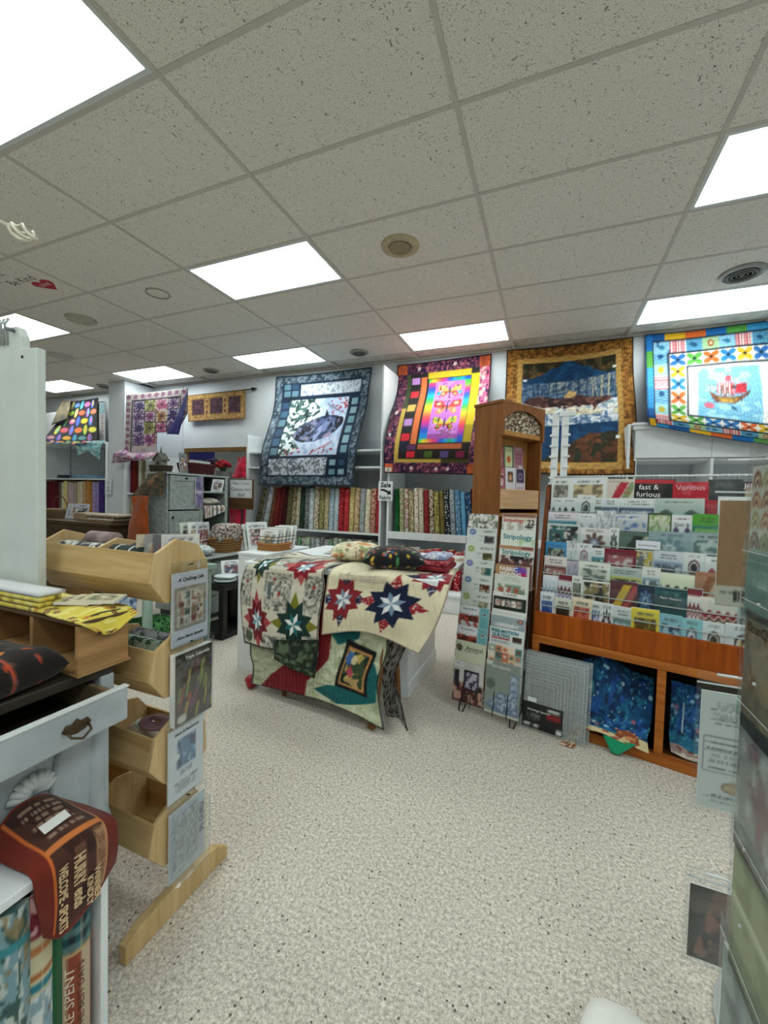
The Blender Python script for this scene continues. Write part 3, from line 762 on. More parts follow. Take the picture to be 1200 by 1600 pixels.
def river_print():
    c = Cv(150, 156, '#8a5c26', 1.)
    c.blob('#a87234', 52, .5, 1); c.blob('#684418', 44, .58, 2)
    c.frame(.095, .035, .905, .90, .05, '#b58c4a')
    p = c.R(.135, .075, .865, .855); c.put(p, '#123a5e')
    top = p & (c.V > .70+.15*np.clip(1-np.abs(c.U-.50)/.30, 0, 1)+.02*vnoise(c.U*20, c.V*20, 3)); c.put(top, '#33271a'); c.blob('#57502c', 22, .54, 5, top, .7); c.blob('#1f2416', 18, .58, 4, top, .8); c.blob('#8a5024', 26, .58, 6, top & (c.V < .77), .7)
    c.blob('#1d5680', 18, .60, 7, p & ~top, .5); c.blob('#0d2c48', 14, .60, 8, p & ~top, .5)
    mid = p & (c.V < .68+.05*(c.U-.5)) & (c.V > .31+.05*(c.U-.5))
    c.put(mid, '#93a3b4'); fo = mid & (c.V > .49); c.put(fo, '#4a627c'); c.put(fo & (c.V > .58) & (c.U > .33), '#7f8a90', .7); c.blob('#a7a698', 14, .56, 9, fo & (c.V > .58) & (c.U > .36), .7); c.blob('#223d5a', 40, .52, 10, fo, .75); c.blob('#8296a6', 44, .62, 18, fo, .6)
    for u in (.22, .27, .33, .41, .46, .58, .63, .67, .71, .76, .80): c.put(fo & (np.abs(c.U-u-.012*np.sin(c.V*11+u*40)) < (.004 if u < .75 else .007)), '#b9b493' if u > .65 else '#1d3048', .85)
    sn_ = mid & (c.V <= .49); c.blob('#dfe2e4', 18, .46, 12, sn_, .8); c.blob('#3d5c86', 40, .57, 13, sn_ & (c.V < .41), .8); c.blob('#d9c9a4', 14, .50, 14, sn_ & (c.V > .38), .8)
    hill = p & (c.V < .25-.5*np.clip(.66-c.U, 0, .5)+.02*vnoise(c.U*16, c.V*16, 9)) & (c.U > .30); c.put(hill, '#3a2a1c'); c.blob('#6b3d26', 20, .55, 15, hill, .7); c.blob('#26301e', 16, .56, 16, hill, .8); c.blob('#8a4a2a', 30, .62, 19, hill & (c.V > .16), .7)
    be = [(.14, .49), (.20, .53), (.28, .545), (.36, .53), (.44, .52), (.50, .535), (.57, .55), (.64, .525), (.72, .51), (.79, .515), (.835, .50), (.80, .475), (.72, .455), (.68, .40), (.655, .45), (.60, .445), (.56, .40), (.535, .44), (.44, .43), (.40, .45), (.30, .44), (.22, .455)]
    c.poly(be, '#492b2b'); c.blob('#7d5648', 34, .56, 17, c.polym(be), .8); c.blob('#2b1a1e', 28, .60, 20, c.polym(be), .8); c.poly([(.45, .535), (.485, .575), (.50, .60), (.525, .575), (.555, .585), (.545, .54), (.50, .525)], '#c9a46a'); c.blob('#f0ece0', 30, .56, 22, p & (c.V < .455) & (c.V > .40), .8)
    # wavy quilting stitches
    st = (np.sin((c.V+.012*np.sin(c.U*40)+.008*np.sin(c.U*97))*150) > .86); c.A[st] = c.A[st]*.78
    for u, v in ((.14, .685), (.84, .735), (.85, .215)): c.rect(u, v, u+.03, v+.02, '#d8d8d4')
    c.frame(0, 0, 1, 1, .010, '#16110c')
    return c
sheet('river_quilt', net([[(792, 548, 5.28), (890, 538, 5.28), (990, 526, 5.28)], [(790, 600, 5.22), (890, 598, 5.23), (990, 580, 5.22)], [(787, 660, 5.02), (890, 658, 5.0), (995, 655, 5.02)], [(784, 738, 4.66), (888, 742, 4.66), (992, 742, 4.66)]]),
      river_print(), QUILT, back=fabric('#4a3420', '#6a4c30', 'plain'), ripple=.02, label='brown bordered wall quilt with a bear by a blue winter river', cat='quilt')
def pirate_print():
    c = Cv(140, 104, '#2f80bc', 1.55)
    rr = random.Random(5); bd = ['#1f6fb8', '#e8b428', '#2f90cc', '#5aa648', '#e0692e', '#1c5a9c', '#3fa0d8']
    for k in range(8): c.rect(k/8, .925, (k+1)/8, 1, bd[(k*3+5) % 7]); c.rect(k/8, 0, (k+1)/8, .07, bd[(k*3+2) % 7])
    for k in range(6): c.rect(0, k/6, .05, (k+1)/6, bd[(k*4+1) % 7]); c.rect(.95, k/6, 1, (k+1)/6, bd[(k*2+1) % 7])
    c.rect(.045, .065, .955, .93, '#1c2430'); c.rect(.055, .08, .945, .915, '#8cc0dc')
    n = 9
    for k in range(n):
        u0, u1 = .055+.89*k/n, .055+.89*(k+1)/n
        for v0, v1, o in ((.80, .915, 0), (.08, .17, 1)):
            q = (k+o) % 4
            c.rect(u0, v0, u1, v1, ['#8cc0dc', '#f0e8e4', '#5a9cc0', '#a8cc9c'][q])
            if q == 1: c.stripes(u0, v0, u1, v1, 6, '#c43a48', True)
            elif q == 3: c.ell((u0+u1)/2, (v0+v1)/2, .02, .035, '#a8623a'); c.ell((u0+u1)/2, (v0+v1)/2, .01, .018, '#e0c8a0')
            else: c.blob('#3a6a94', 16, .64, k, c.R(u0, v0, u1, v1)); c.ell((u0+u1)/2, (v0+v1)/2, .018, .022, '#24587c' if q else '#2c7a9c', ang=.5)
    for k in range(6):
        v0, v1 = .17+.63*k/6, .17+.63*(k+1)/6
        for u0, u1 in ((.055, .135), (.865, .945)):
            q = k % 3
            if q == 0: c.rect(u0, v0, u1, v1, '#f0e8e4'); c.stripes(u0, v0, u1, v1, 6, '#d05a68', False)
            elif q == 1: c.rect(u0, v0, u1, v1, '#9cd0d8'); c.ell((u0+u1)/2, (v0+v1)/2, .02, .03, '#b8a830')
            else: c.stripes(u0, v0, u1, v1, 5, '#4a8cb8', False, .05); c.ell((u0+u1)/2, v1-.03, .018, .02, '#1c4c78')
    c.rect(.135, .17, .865, .80, '#1c2430'); c.rect(.15, .19, .85, .785, '#f2efe8')
    bc = ['#2f6fb4', '#e4b42c', '#2f80c0', '#e0692e', '#5aa648']
    def cross(u0, v0, u1, v1, q):
        cu, cw = (u0+u1)/2, (v0+v1)/2; a, b = (u1-u0)*.46, (v1-v0)*.46
        for s1, s2 in ((1, 1), (1, -1), (-1, 1), (-1, -1)):
            c.ell(cu+s1*a*.5, cw+s2*b*.5, a*.62, b*.36, q, ang=math.atan2(s2*b, s1*a))
        c.poly([(cu-a*.3, cw), (cu, cw+b*.3), (cu+a*.3, cw), (cu, cw-b*.3)], '#1c2430')
    for k in range(7): cross(.15+.1*k, .665, .15+.1*(k+1), .785, bc[(k*4+0) % 5]); cross(.15+.1*k, .19, .25+.1*k, .29, bc[(k*3+1) % 5])
    for k in range(4): cross(.15, .665-.095*(k+1), .245, .665-.095*k, bc[(k+1) % 5]); cross(.755, .665-.095*(k+1), .85, .665-.095*k, bc[(k+2) % 5])
    c.rect(.25, .285, .75, .665, '#1c2430'); c.rect(.262, .30, .738, .65, '#f4f2ee'); p = c.R(.315, .30, .685, .63); c.put(p, '#7ebfe0'); c.blob('#a8dcf0', 13, .55, 4, p, sy=2)
    c.poly([(.39, .455), (.42, .415), (.53, .415), (.60, .46), (.62, .485), (.55, .455), (.44, .45), (.38, .48)], '#7c4a38'); c.poly([(.43, .44), (.55, .44), (.52, .42), (.45, .42)], '#c89a38')
    c.poly([(.43, .465), (.44, .53), (.53, .535), (.53, .46)], '#eee4e0'); c.stripes(.43, .46, .535, .535, 7, '#c43440'); c.poly([(.53, .47), (.54, .525), (.60, .53), (.595, .475)], '#c82838'); c.poly([(.47, .54), (.48, .57), (.51, .575), (.51, .54)], '#d85a68')
    c.rect(.488, .53, .492, .60, '#5a3a30'); c.ell(.38, .39, .03, .02, '#d86a80'); c.ell(.52, .385, .02, .008, '#1f4c74', ang=-.5); c.blob('#3c2420', 60, .7, 6, c.R(.38, .415, .62, .53), .8)
    st = (np.sin((c.V+.006*np.sin(c.U*130))*190) > .88); c.A[st] = c.A[st]*.82
    c.frame(0, 0, 1, 1, .012, '#1c2c44')
    return c
sheet('pirate_quilt', net([[(1007, 524, 5.28), (1092, 514, 5.28), (1178, 503, 5.28), (1265, 491, 5.28)], [(1009, 575, 5.2), (1094, 570, 5.2), (1182, 562, 5.2), (1268, 556, 5.2)], [(1011, 636, 4.67), (1096, 644, 4.65), (1188, 654, 4.64), (1272, 662, 4.64)], [(1014, 664, 4.62), (1100, 680, 4.60), (1190, 693, 4.59), (1272, 704, 4.59)]]),
      pirate_print(), QUILT, back=fabric('#2f5a84', '#3c6c9c', 'plain'), ripple=.03, label='bright wall quilt with a pirate ship in a blue sea panel', cat='quilt')
# ---------------------------------------------------------------- flowered quilt, polka quilt, brown hanging
def flowered_print():
    c = Cv(110, 116, '#b4a8a4', 1.)
    rr = random.Random(8)
    c.blob('#9a8a92', 22, .60, 1)
    for k in range(9):
        for u, v in ((.045, k/9+.05), (k/9+.05, .95), (.95, k/9+.05)): c.ell(u, v, .03, .032, '#6a3c5c'); c.ell(u, v, .015, .016, '#a86a80')
    c.frame(.10, -.2, .90, .89, .018, '#1f1a22')
    p = c.R(.13, 0, .87, .87)
    blocks = [('#5c3a6a', '#b8aab4'), ('#a04a6c', '#c4b0b2'), ('#6e6c30', '#b4ac8c'), ('#3c2a5c', '#aca2b4'), ('#8a5430', '#bcae98'), ('#7c3660', '#b8a8b0')]
    for a in range(4):
        for b in range(4):
            u, v = .13+.185*a, .12+.1875*b; q = blocks[(a*5+b*3) % 6]
            c.rect(u, v, u+.185, v+.1875, q[1]); c.blob(q[0], 34, .53, a*7+b, c.R(u, v, u+.185, v+.1875))
            for k in range(8):
                an = k*math.pi/4; c.ell(u+.0925+.045*math.cos(an), v+.094+.045*math.sin(an), .034, .014, q[0], ang=an)
            c.ell(u+.0925, v+.094, .02, .02, '#3c2a48')
            if (a+b) % 3 == 0: c.frame(u, v, u+.185, v+.1875, .012, '#26202c')
    return c
fq = empty('flowered_quilt', tuple(onY(222, 705, 4.7)), 0, 'purple flowered wall quilt with its corner folded back to navy', 'quilt')
def addw(o, par):
    """keep a world-placed part where it is while parenting it to an unrotated thing"""
    o.parent = par; o.location = Vector(o.location)-Vector(par.location); return o
addw(sheet('quilt_face', net([[(197, 617, 4.74), (245, 612, 4.74), (293, 606, 4.74)], [(196, 660, 4.72), (243, 659, 4.70), (292, 655, 4.72)], [(194, 706, 4.70), (241, 709, 4.68), (288, 709, 4.70)]]), flowered_print(), QUILT,
      back=fabric('#2a2860', '#38367a', 'plain'), cut=lambda u, v: ((u > .53) & (v < .33)) | (u > 1.02-.55*(.62-v)*(v < .62))), fq)
nv_ = Cv(20, 20, '#2a2a66'); nv_.blob('#3c3c80', 9, .5, 3)
addw(sheet('folded_corner', net([[(291, 614, 4.71), (292, 612, 4.71)], [(276, 650, 4.67), (288, 640, 4.67)], [(260, 678, 4.64), (279, 679, 4.65)]]), nv_, QUILT), fq)['label'] = 'navy backing folded over'
hem = Cv(60, 20, '#c4b8bc'); hem.blob('#5e3a6a', 16, .56, 4); hem.blob('#a85a80', 20, .62, 6)
addw(sheet('bunched_hem', net([[(193, 703, 4.70), (218, 708, 4.68), (247, 704, 4.70)], [(180, 706, 4.60), (214, 711, 4.55), (246, 709, 4.58)], [(176, 713, 4.58), (214, 719, 4.53), (242, 715, 4.56)], [(174, 724, 4.66), (212, 720, 4.66), (240, 716, 4.66)]]), hem, QUILT, ripple=.03), fq)
def polka_print():
    c = Cv(70, 70, '#141418'); rr = random.Random(3)
    cols = ['#e0b32c', '#cf4a3a', '#3f7fc4', '#8c5ab4', '#4fae9c', '#e07a2c', '#cf6aa8', '#9fc83c', '#3f5fb8', '#e0d84c']
    k = 0
    for a in range(6):
        for b in range(7):
            u, v = .10+.15*a+(.05 if b % 2 else 0), .07+.14*b
            ver = (a+b) % 2
            c.ell(u, v, .042 if ver else .08, .078 if ver else .042, cols[(k*3+a) % 10]); c.ell(u+.01, v+.006, .02 if ver else .05, .05 if ver else .012, cols[(k*7+3) % 10]); k += 1
    c.frame(0, 0, 1, 1, .02, '#0c0c10'); return c
pq = empty('polka_quilt', tuple(onY(112, 690, 5.0)), 0, 'black quilt with bright oval spots standing on the far left shelf', 'quilt')
addw(sheet('quilt_face', net([[(104, 627, 5.2), (128, 625, 5.2), (153, 621, 5.2)], [(92, 655, 5.0), (120, 655, 5.0), (152, 652, 5.04)], [(70, 684, 4.76), (112, 686, 4.74), (152, 685, 4.78)], [(68, 693, 4.70), (110, 694, 4.66), (150, 692, 4.72)]]), polka_print(), QUILT, back=fabric('#3c3424', '#5a4c34', 'plain'), ripple=.02), pq)
fb = Cv(12, 16, '#4a4230'); fb.blob('#6c5c3e', 7, .5, 2)
addw(sheet('folded_corner', net([[(97, 626, 5.15), (110, 626, 5.12)], [(88, 645, 4.95), (108, 640, 4.94)], [(80, 664, 4.88), (104, 655, 4.88)]]), fb, QUILT), pq)['label'] = 'brown backing folded over'
card('white_board', .38, .66, Cv(4, 4, '#e2e4e4'), tuple(onY(80, 692, 4.98)[:2])+(2.045,), (-.03, 0, 0), .012, label='plain white board leaning behind the polka quilt', cat='board')
pc = Cv(12, 40, '#dfe4e6'); pc.rect(0, .72, 1, .96, '#9cc8d4'); pc.lines(.2, .1, .8, .7, 12, '#b84a5c', 3); pc.lines(.1, .76, .9, .92, 3, '#e8f0f2', 5)
card('fabric_banner', .16, .72, pc, tuple(onY(160, 690, 4.95)[:2])+(2.07,), (0, 0, 0), .006, label='narrow white and blue printed panel beside the polka quilt', cat='fabric panel')
tl = Cv(40, 16, '#7fb6bc'); tl.blob('#bcdcdc', 9, .5, 3); tl.blob('#4f8c98', 12, .62, 5)
sheet('teal_cloth', net([[(118, 690, 4.72), (140, 689, 4.72), (164, 688, 4.73)], [(119, 700, 4.69), (138, 702, 4.69), (157, 699, 4.69)], [(121, 713, 4.69), (136, 706, 4.69), (155, 719, 4.69)]]), tl, CLOTH, thick=.005, ripple=.02, label='teal floral cloth draped over the far left shelf edge', cat='cloth')
boxo('blue_tray', plain('sky_blue_plastic', '#7fa8c4', .4), None, -8.18, -7.55, 4.8, 5.1, 1.4105, 1.47, .01, label='flat light blue box on the far left middle shelf', cat='box')
bk = MB()
for k in range(3): bk.box(-.16+.01*k, .16-.006*k, -.1, .1, .022*k, .022*k+.019)
bk.build('dark_folder', plain('dark_slate', '#2c343c', .5), None, label='dark flat folders stacked beside the blue box', cat='folders').location = (-8.46, 4.9, 1.4105)
sg = Cv(20, 24, '#dfe3e6'); sg.lines(.2, .1, .8, .55, 4, '#4c5054', 2); sg.poly([(.5, .62), (.6, .9), (.68, .9), (.56, .62)], '#2c2c30')
card('shelf_sign', .16, .25, sg, tuple(onY(169, 772, 4.74)), (0, 0, 0), .003, label='small white notice hanging on the far left shelf end', cat='sign')
# brown three-square hanging on a rod
def runner_print():
    c = Cv(80, 34, '#a8824e', 2.6); c.blob('#c09a60', 20, .5, 1); c.blob('#7c5a30', 26, .62, 2)
    for u in (.075, .39, .705):
        c.rect(u, .2, u+.22, .82, '#3a2430'); c.blob('#5c3a44', 18, .55, 5, c.R(u, .2, u+.22, .82)); c.frame(u, .2, u+.22, .82, .03, '#6e4a2a')
    for u in (.335, .65):
        for v in (.3, .5, .7): c.ell(u, v, .018, .05, '#5a3828')
    c.frame(0, 0, 1, 1, .03, '#7c5830'); return c
hg = empty('wall_hanging', tuple(onY(338, 658, 5.25)), 0, 'brown quilted wall hanging with three dark squares on a rod', 'wall hanging')
addw(sheet('hanging_cloth', net([[(293, 618, 5.26), (338, 614, 5.26), (383, 609, 5.26)], [(293, 638, 5.25), (338, 634, 5.25), (383, 631, 5.25)], [(294, 659, 5.24), (338, 656, 5.24), (383, 654, 5.24)]]), runner_print(), QUILT, back=fabric('#7c5a30', '#8c6a40', 'plain')), hg)
r0, r1 = Vector(onY(291, 619, 5.275)), Vector(onY(392, 608, 5.275))
IRON = plain('dark_iron', '#23211f', .4, .5)
hl = Vector(hg.location)
MB().tube([r0-hl, r1-hl], .009).build('rod', IRON, hg)
MB().tube([r1-hl, r1-hl+Vector((.03, 0, 0)), r1-hl+Vector((.06, 0, 0)), r1-hl+Vector((.13, 0, 0))], [.009, .028, .022, .002]).build('finial', IRON, hg)
# ---------------------------------------------------------------- mirror
OAK = wood('mirror_oak', '#5e4526', '#80623a', 'X')
mr = empty('wall_mirror', (-5.2, 5.318, .95), 0, 'wide wood framed mirror on the wall behind the grey armoire', 'mirror')
mm, mnt, mb = nt_new('mirror_glass'); mb.inputs['Metallic'].default_value = 1; mb.inputs['Roughness'].default_value = .03; mb.inputs['Base Color'].default_value = (.82, .86, .85, 1)
MB().box(-.66, .62, -.02, -.012, .0, .97).build('mirror_glass', mm, mr)
for n_, a in (('frame_rail', (-.72, .68, -.045, -.002, .95, 1.02)), ('frame_rail', (-.72, .68, -.045, -.002, -.05, .02)), ('frame_stile', (-.72, -.65, -.0449, -.0021, .02, .95)), ('frame_stile', (.61, .68, -.0449, -.0021, .02, .95))):
    MB().box(*a).build(n_, OAK, mr, .004)
# ================================================================== GREY ARMOIRE (front faces the aisle, +X)
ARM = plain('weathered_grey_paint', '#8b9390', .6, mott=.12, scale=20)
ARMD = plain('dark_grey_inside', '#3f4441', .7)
ar = empty('armoire', (-4.15, 3.8, 0), 0, 'weathered grey armoire with open shelves behind the counter', 'cupboard')
def ab(n, a, m=ARM, bev=.004, par=None): return MB().box(a[0]+4.15, a[1]+4.15, a[2]-3.8, a[3]-3.8, a[4], a[5]).build(n, m, par or ar, bev)
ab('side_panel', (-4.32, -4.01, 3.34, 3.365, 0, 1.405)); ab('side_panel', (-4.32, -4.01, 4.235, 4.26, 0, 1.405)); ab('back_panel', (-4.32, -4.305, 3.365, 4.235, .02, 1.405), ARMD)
ab('top', (-4.34, -3.985, 3.32, 4.28, 1.405, 1.43)); ab('divider', (-4.3, -4.01, 3.80, 3.82, .02, 1.405))
ab('bottom', (-4.3, -4.01, 3.365, 4.235, .0, .06))
d = ab('door', (-4.02, -3.998, 3.37, 3.80, 1.0, 1.395)); 
for a in ((-4.0, -3.99, 3.37, 3.43, 1.0, 1.395), (-4.0, -3.99, 3.74, 3.80, 1.0, 1.395), (-4.0, -3.99, 3.43, 3.74, 1.335, 1.395), (-4.0, -3.99, 3.43, 3.74, 1.0, 1.06)): ab('door_rail', a, par=d)
ab('knob', (-3.99, -3.97, 3.575, 3.60, 1.36, 1.38), IRON, .004, d)
d = ab('door', (-4.02, -3.998, 3.37, 3.80, .12, .985)); ab('door_rail', (-4.0, -3.99, 3.37, 3.43, .12, .985), par=d); ab('knob', (-3.99, -3.97, 3.39, 3.41, .90, .925), IRON, .004, d)
for z in (1.215, 1.03, .7, .4): ab('shelf', (-4.3, -4.0, 3.82, 4.235, z-.012, z+.012))
ab('stile', (-4.01, -3.99, 3.80, 3.85, .06, 1.405)); ab('stile', (-4.01, -3.99, 4.215, 4.26, 0, 1.405))
# things on and in the armoire
rr = random.Random(4)
def packet(w, h, seed, base='#e6e6e2'):
    """a small pattern sheet: title lines and a picture"""
    r = random.Random(seed); c = Cv(14, 18, base)
    pal = ['#8a5a4a', '#5a6a7a', '#3c4a44', '#9a8a6a', '#6a3c4a', '#4a5a3c', '#7c8a94', '#2c3038', '#a8743c', '#94505c']
    a = r.choice(pal); b = r.choice(pal)
    c.lines(.15, .80, .85, .93, 2, '#3a3c40', seed)
    c.rect(.14, .16, .86, .74, a); c.blob(b, 9, .52, seed, c.R(.14, .16, .86, .74)); c.blob('#e4ded0', 12, .62, seed+2, c.R(.14, .16, .86, .74))
    c.lines(.2, .04, .8, .12, 2, '#777777', seed+5)
    return c
FX = math.pi/2
def put_packet(name, w, h, seed, loc, rz, tilt, label, base='#e6e6e2', grp=None, cat='pattern'):
    return card(name, w, h, packet(w, h, seed, base), loc, (tilt, 0, rz), .006, label=label, cat=cat, group=grp)
def basket(name, loc, w, d, h, c1, c2, label, rz=0., taper=.85, handle=False):
    t = empty(name, loc, rz, label, 'basket')
    m = fabric(c1, c2, 'stripe', 90.)
    n = 10; rows_ = max(3, int(h/.022))
    for k in range(rows_):
        z = .008+h*k/rows_; q = taper+(1-taper)*k/rows_; b = MB(); pts = []
        for j in range(24):
            a = 2*math.pi*j/24; ca, sa = math.cos(a), math.sin(a); pw = .45
            pts.append((w/2*q*math.copysign(abs(ca)**pw, ca), d/2*q*math.copysign(abs(sa)**pw, sa), z+.003*math.sin(j*math.pi)))
        b.tube(pts, h/rows_*.62, 6, True).build('woven_band', m, t)
    MB().box(-w/2*taper*.95, w/2*taper*.95, -d/2*taper*.95, d/2*taper*.95, .0, .006).build('basket_base', m, t)
    if handle:
        pts = [(w*.42*math.cos(a), 0, h+.16*math.sin(a)) for a in np.linspace(0, math.pi, 12)]
        MB().tube(pts, .007, 6).build('handle', plain('wicker_red', '#6a3426', .6), t)
    return t
def heap(name, loc, rx, ry, rz_, mat, label, cat, seed=1, n=22, rough=.25, group=None, parent=None):
    """a soft crumpled bundle: a flattened, dented ball resting on its base"""
    vs = []; fs = []; m = 12
    for i in range(m+1):
        th = math.pi*i/m
        for k in range(n):
            ph = 2*math.pi*k/n
            u, v = np.array([math.cos(ph)*math.sin(th)*2+9]), np.array([math.sin(ph)*math.sin(th)*2+5+math.cos(th)*1.3])
            q = 1+rough*(vnoise(u, v, seed)[0]-.5)*2*math.sin(th)
            z = math.cos(th)*rz_*q
            vs.append((rx*q*abs(math.sin(th))**.8*math.cos(ph), ry*q*abs(math.sin(th))**.8*math.sin(ph), rz_+ (z if z > 0 else max(z, -rz_))))
    for i in range(m):
        for k in range(n): fs.append((i*n+k, i*n+(k+1) % n, (i+1)*n+(k+1) % n, (i+1)*n+k))
    b = MB(); b.add(vs, [f[::-1] for f in fs], True)
    o = b.build(name, mat, parent, label=label, cat=cat, group=group); o.location = loc
    return o
bks = basket('dark_basket', (-4.16, 3.9, 1.431), .3, .42, .14, '#3a1c1c', '#52282a', 'dark red brown basket on top of the armoire')
heap('basket_cloth', (-4.16, 3.9, 1.44), .11, .17, .075, fabric('#b8b4aa', '#7c6a5c', 'blob'), 'patterned cloth stuffed in the dark red basket', 'cloth', 3)
basket('twig_basket', (-4.2, 3.42, 1.431), .22, .17, .085, '#2c2620', '#4a4034', 'dark twig basket at the near corner of the armoire top')
bh = empty('birdhouse', (-4.2, 3.42, 1.432), 0, 'small weathered wooden birdhouse rising from the twig basket', 'birdhouse')
bh.location.z = 1.437
MB().prism([(-.05, 0), (.05, 0), (.05, .14), (0, .2), (-.05, .14)], 'Y', -.04, .04).build('house_body', plain('driftwood', '#76756a', .8, mott=.2), bh)
for s in (-1, 1): MB().prism([(0, .205), (s*.075, .125), (s*.075, .138), (0, .22)], 'Y', -.055, .055).build('roof_board', plain('dark_driftwood', '#55544c', .8, mott=.2), bh)
MB().tube([(0, 0, .205), (0, 0, .29)], [.012, .003]).build('steeple', plain('dark_driftwood', '#55544c', .8), bh)
MB().tube([(0, -.0405, .1), (0, -.044, .1)], .016, 12).build('entrance_hole', INK, bh)
put_packet('framed_picture', .15, .24, 31, (-4.06, 3.62, 1.431), FX+.2, -.12, 'dark framed print standing on the armoire beside the dark red basket', '#6e7478', cat='picture')
rf = empty('reflected_flowers', (-4.4, 4.6, 1.52), 0, 'red flower bunch standing in for flowers reflected in the mirror', 'flowers')  # solid stand-in for the dim flower reflection in the mirror
for k in range(11): heap('flower_head', (.10*math.cos(k*2.4)*math.sqrt(k/11), .09*math.sin(k*2.4)*math.sqrt(k/11), .04+.07*(1-k/11)), .042, .042, .032, fabric('#6a1018', '#9c2430', 'blob'), None, None, k, n=12, rough=.5, parent=rf)
MB().tube([(0, 0, 0), (0, 0, .06)], [.03, .06], 10).build('leaves', fabric('#1f3a24', '#34583a', 'blob'), rf)
MB().tube([(-4.4, 4.6, 0), (-4.4, 4.6, 1.52)], [.11, .13], 14).build('flower_pedestal', plain('dark_pedestal', '#3a3430', .6), None, label='dark slim pedestal holding the red flowers', cat='pedestal')
put_packet('pattern_packet', .14, .14, 41, (-4.14, 3.93, 1.228), FX, -.2, 'small dark framed pattern on the upper armoire shelf', '#aab0b0')
put_packet('pattern_packet', .18, .16, 42, (-4.03, 4.1, 1.228), FX-.1, .25, 'white pattern packet tipping out of the armoire shelf', '#e2e6e6')
heap('cloth_pile', (-4.12, 4.03, 1.043), .12, .17, .05, fabric('#7c766c', '#cfc9bf', 'blob'), 'crumpled grey print cloth on the middle armoire shelf', 'cloth', 5)
lp = Cv(10, 34, '#5a5478'); lp.blob('#8c80a4', 9, .5, 3); lp.rect(0, .45, 1, .56, '#b8a8bc')
card('tie_panel', .11, .36, lp, (-3.985, 3.77, 1.03), (0, 0, FX), .008, label='purple patchwork strip hanging on the armoire door edge', cat='fabric strip')
cl = Cv(26, 20, '#dcdcd4'); cl.stripes(0, 0, 1, 1, 6, '#4c4a4c'); cl.blob('#b49080', 8, .6, 2)
sheet('striped_towel', [[(-4.0, 3.85, 1.046), (-4.0, 3.97, 1.046), (-4.0, 4.2, 1.046)], [(-3.975, 3.84, 1.03), (-3.975, 3.97, 1.03), (-3.975, 4.2, 1.02)], [(-3.972, 3.86, .88), (-3.972, 3.97, .90), (-3.972, 4.2, .97)]], cl, CLOTH, thick=.006, label='black and white striped towel hanging from the armoire shelf', cat='towel')
# dark quilt draped over the near side of the armoire, rust cloth below it
dq = Cv(40, 30, '#3a3326'); dq.blob('#57492f', 10, .5, 3); dq.poly([(.1, .6), (.45, .95), (.6, .8), (.3, .4)], '#7a5230'); dq.blob('#241f18', 14, .62, 5)
sheet('dark_quilt', net([[(232, 742, 3.30), (247, 737, 3.28), (259, 738, 3.26)], [(222, 755, 3.25), (242, 756, 3.24), (257, 757, 3.24)], [(203, 776, 3.22), (228, 774, 3.22), (252, 773, 3.22)]]), dq, QUILT, ripple=.02, label='dark brown quilt draped on the near side of the armoire', cat='quilt')
rc = Cv(16, 30, '#8a3e14'); rc.mot(.15, 6, 2)
sheet('rust_cloth', net([[(207, 776, 3.2), (218, 774, 3.2), (231, 775, 3.2)], [(206, 800, 3.18), (220, 800, 3.16), (231, 800, 3.18)], [(199, 830, 3.16), (216, 832, 3.13), (232, 832, 3.16)], [(196, 872, 3.16), (214, 874, 3.12), (232, 874, 3.16)]]), rc, CLOTH, thick=.01, ripple=.03, label='rust orange cloth hanging below the dark quilt', cat='cloth')
boxo('stool', plain('dark_stool', '#3a2c20', .6), None, -4.53, -4.34, 3.2, 3.32, 0, .6, .01, label='dark narrow stool under the rust cloth', cat='stool')
# red cloth and the clearance sign on a brown board
rd = Cv(16, 24, '#b3203c'); rd.mot(.2, 7, 3)
sheet('red_cloth', net([[(373, 716, 4.45), (380, 713, 4.42), (384, 714, 4.45)], [(368, 730, 4.45), (376, 730, 4.40), (384, 730, 4.45)], [(361, 746, 4.45), (373, 747, 4.40), (384, 746, 4.45)]]), rd, CLOTH, thick=.03, ripple=.03, label='red cloth bundle hung above the clearance sign', cat='cloth')
sheet('red_curtain', net([[(359, 795, 4.48), (370, 795, 4.46), (383, 795, 4.48)], [(359, 822, 4.48), (370, 822, 4.44), (383, 822, 4.48)], [(360, 850, 4.48), (371, 850, 4.46), (383, 850, 4.48)]]), rd, CLOTH, thick=.02, ripple=.02, label='dark red cloth hanging below the clearance sign', cat='cloth')
pa, pb = onY(358, 795, 4.4), onY(396, 749, 4.4)
bx = (pb[0]-pa[0]); bz = pb[2]-pa[2]
sb = empty('clearance_sign', ((pa[0]+pb[0])/2, 4.4, pa[2]), 0, 'clearance sign, white sheet on a brown board', 'sign')
MB().box(-bx/2, bx/2, -.005, .012, 0, bz).build('board', wood('sign_board', '#4a3420', '#65492c', 'X'), sb, .003)
MB().tube([(0, .02, -pa[2]), (0, .02, bz)], .012).build('post', IRON, sb); MB().lathe([(.14, 0), (.14, .015), (.02, .03)]).build('foot', IRON, sb).location = (0, .02, -pa[2])
sc = Cv(24, 18, '#dfe2e4'); sc.frame(.0, .0, 1, 1, .05, '#b8bcc0')
cp = card('paper', bx*.92, bz*.60, sc, (0, -.006, bz*.38), (0, 0, 0), .002, parent=sb)
cp['label'] = 'white paper notice'
text('Clearance Item', .07, plain('dark_red_ink', '#6a3440', .6), sb, (0, -.0095, bz*.66), width=bx*.8); text('Make It Count', .045, INK, sb, (0, -.0095, bz*.86), width=bx*.7, shear=.3); text('final', .05, INK, sb, (0, -.0095, bz*.48), width=bx*.3, shear=.3)
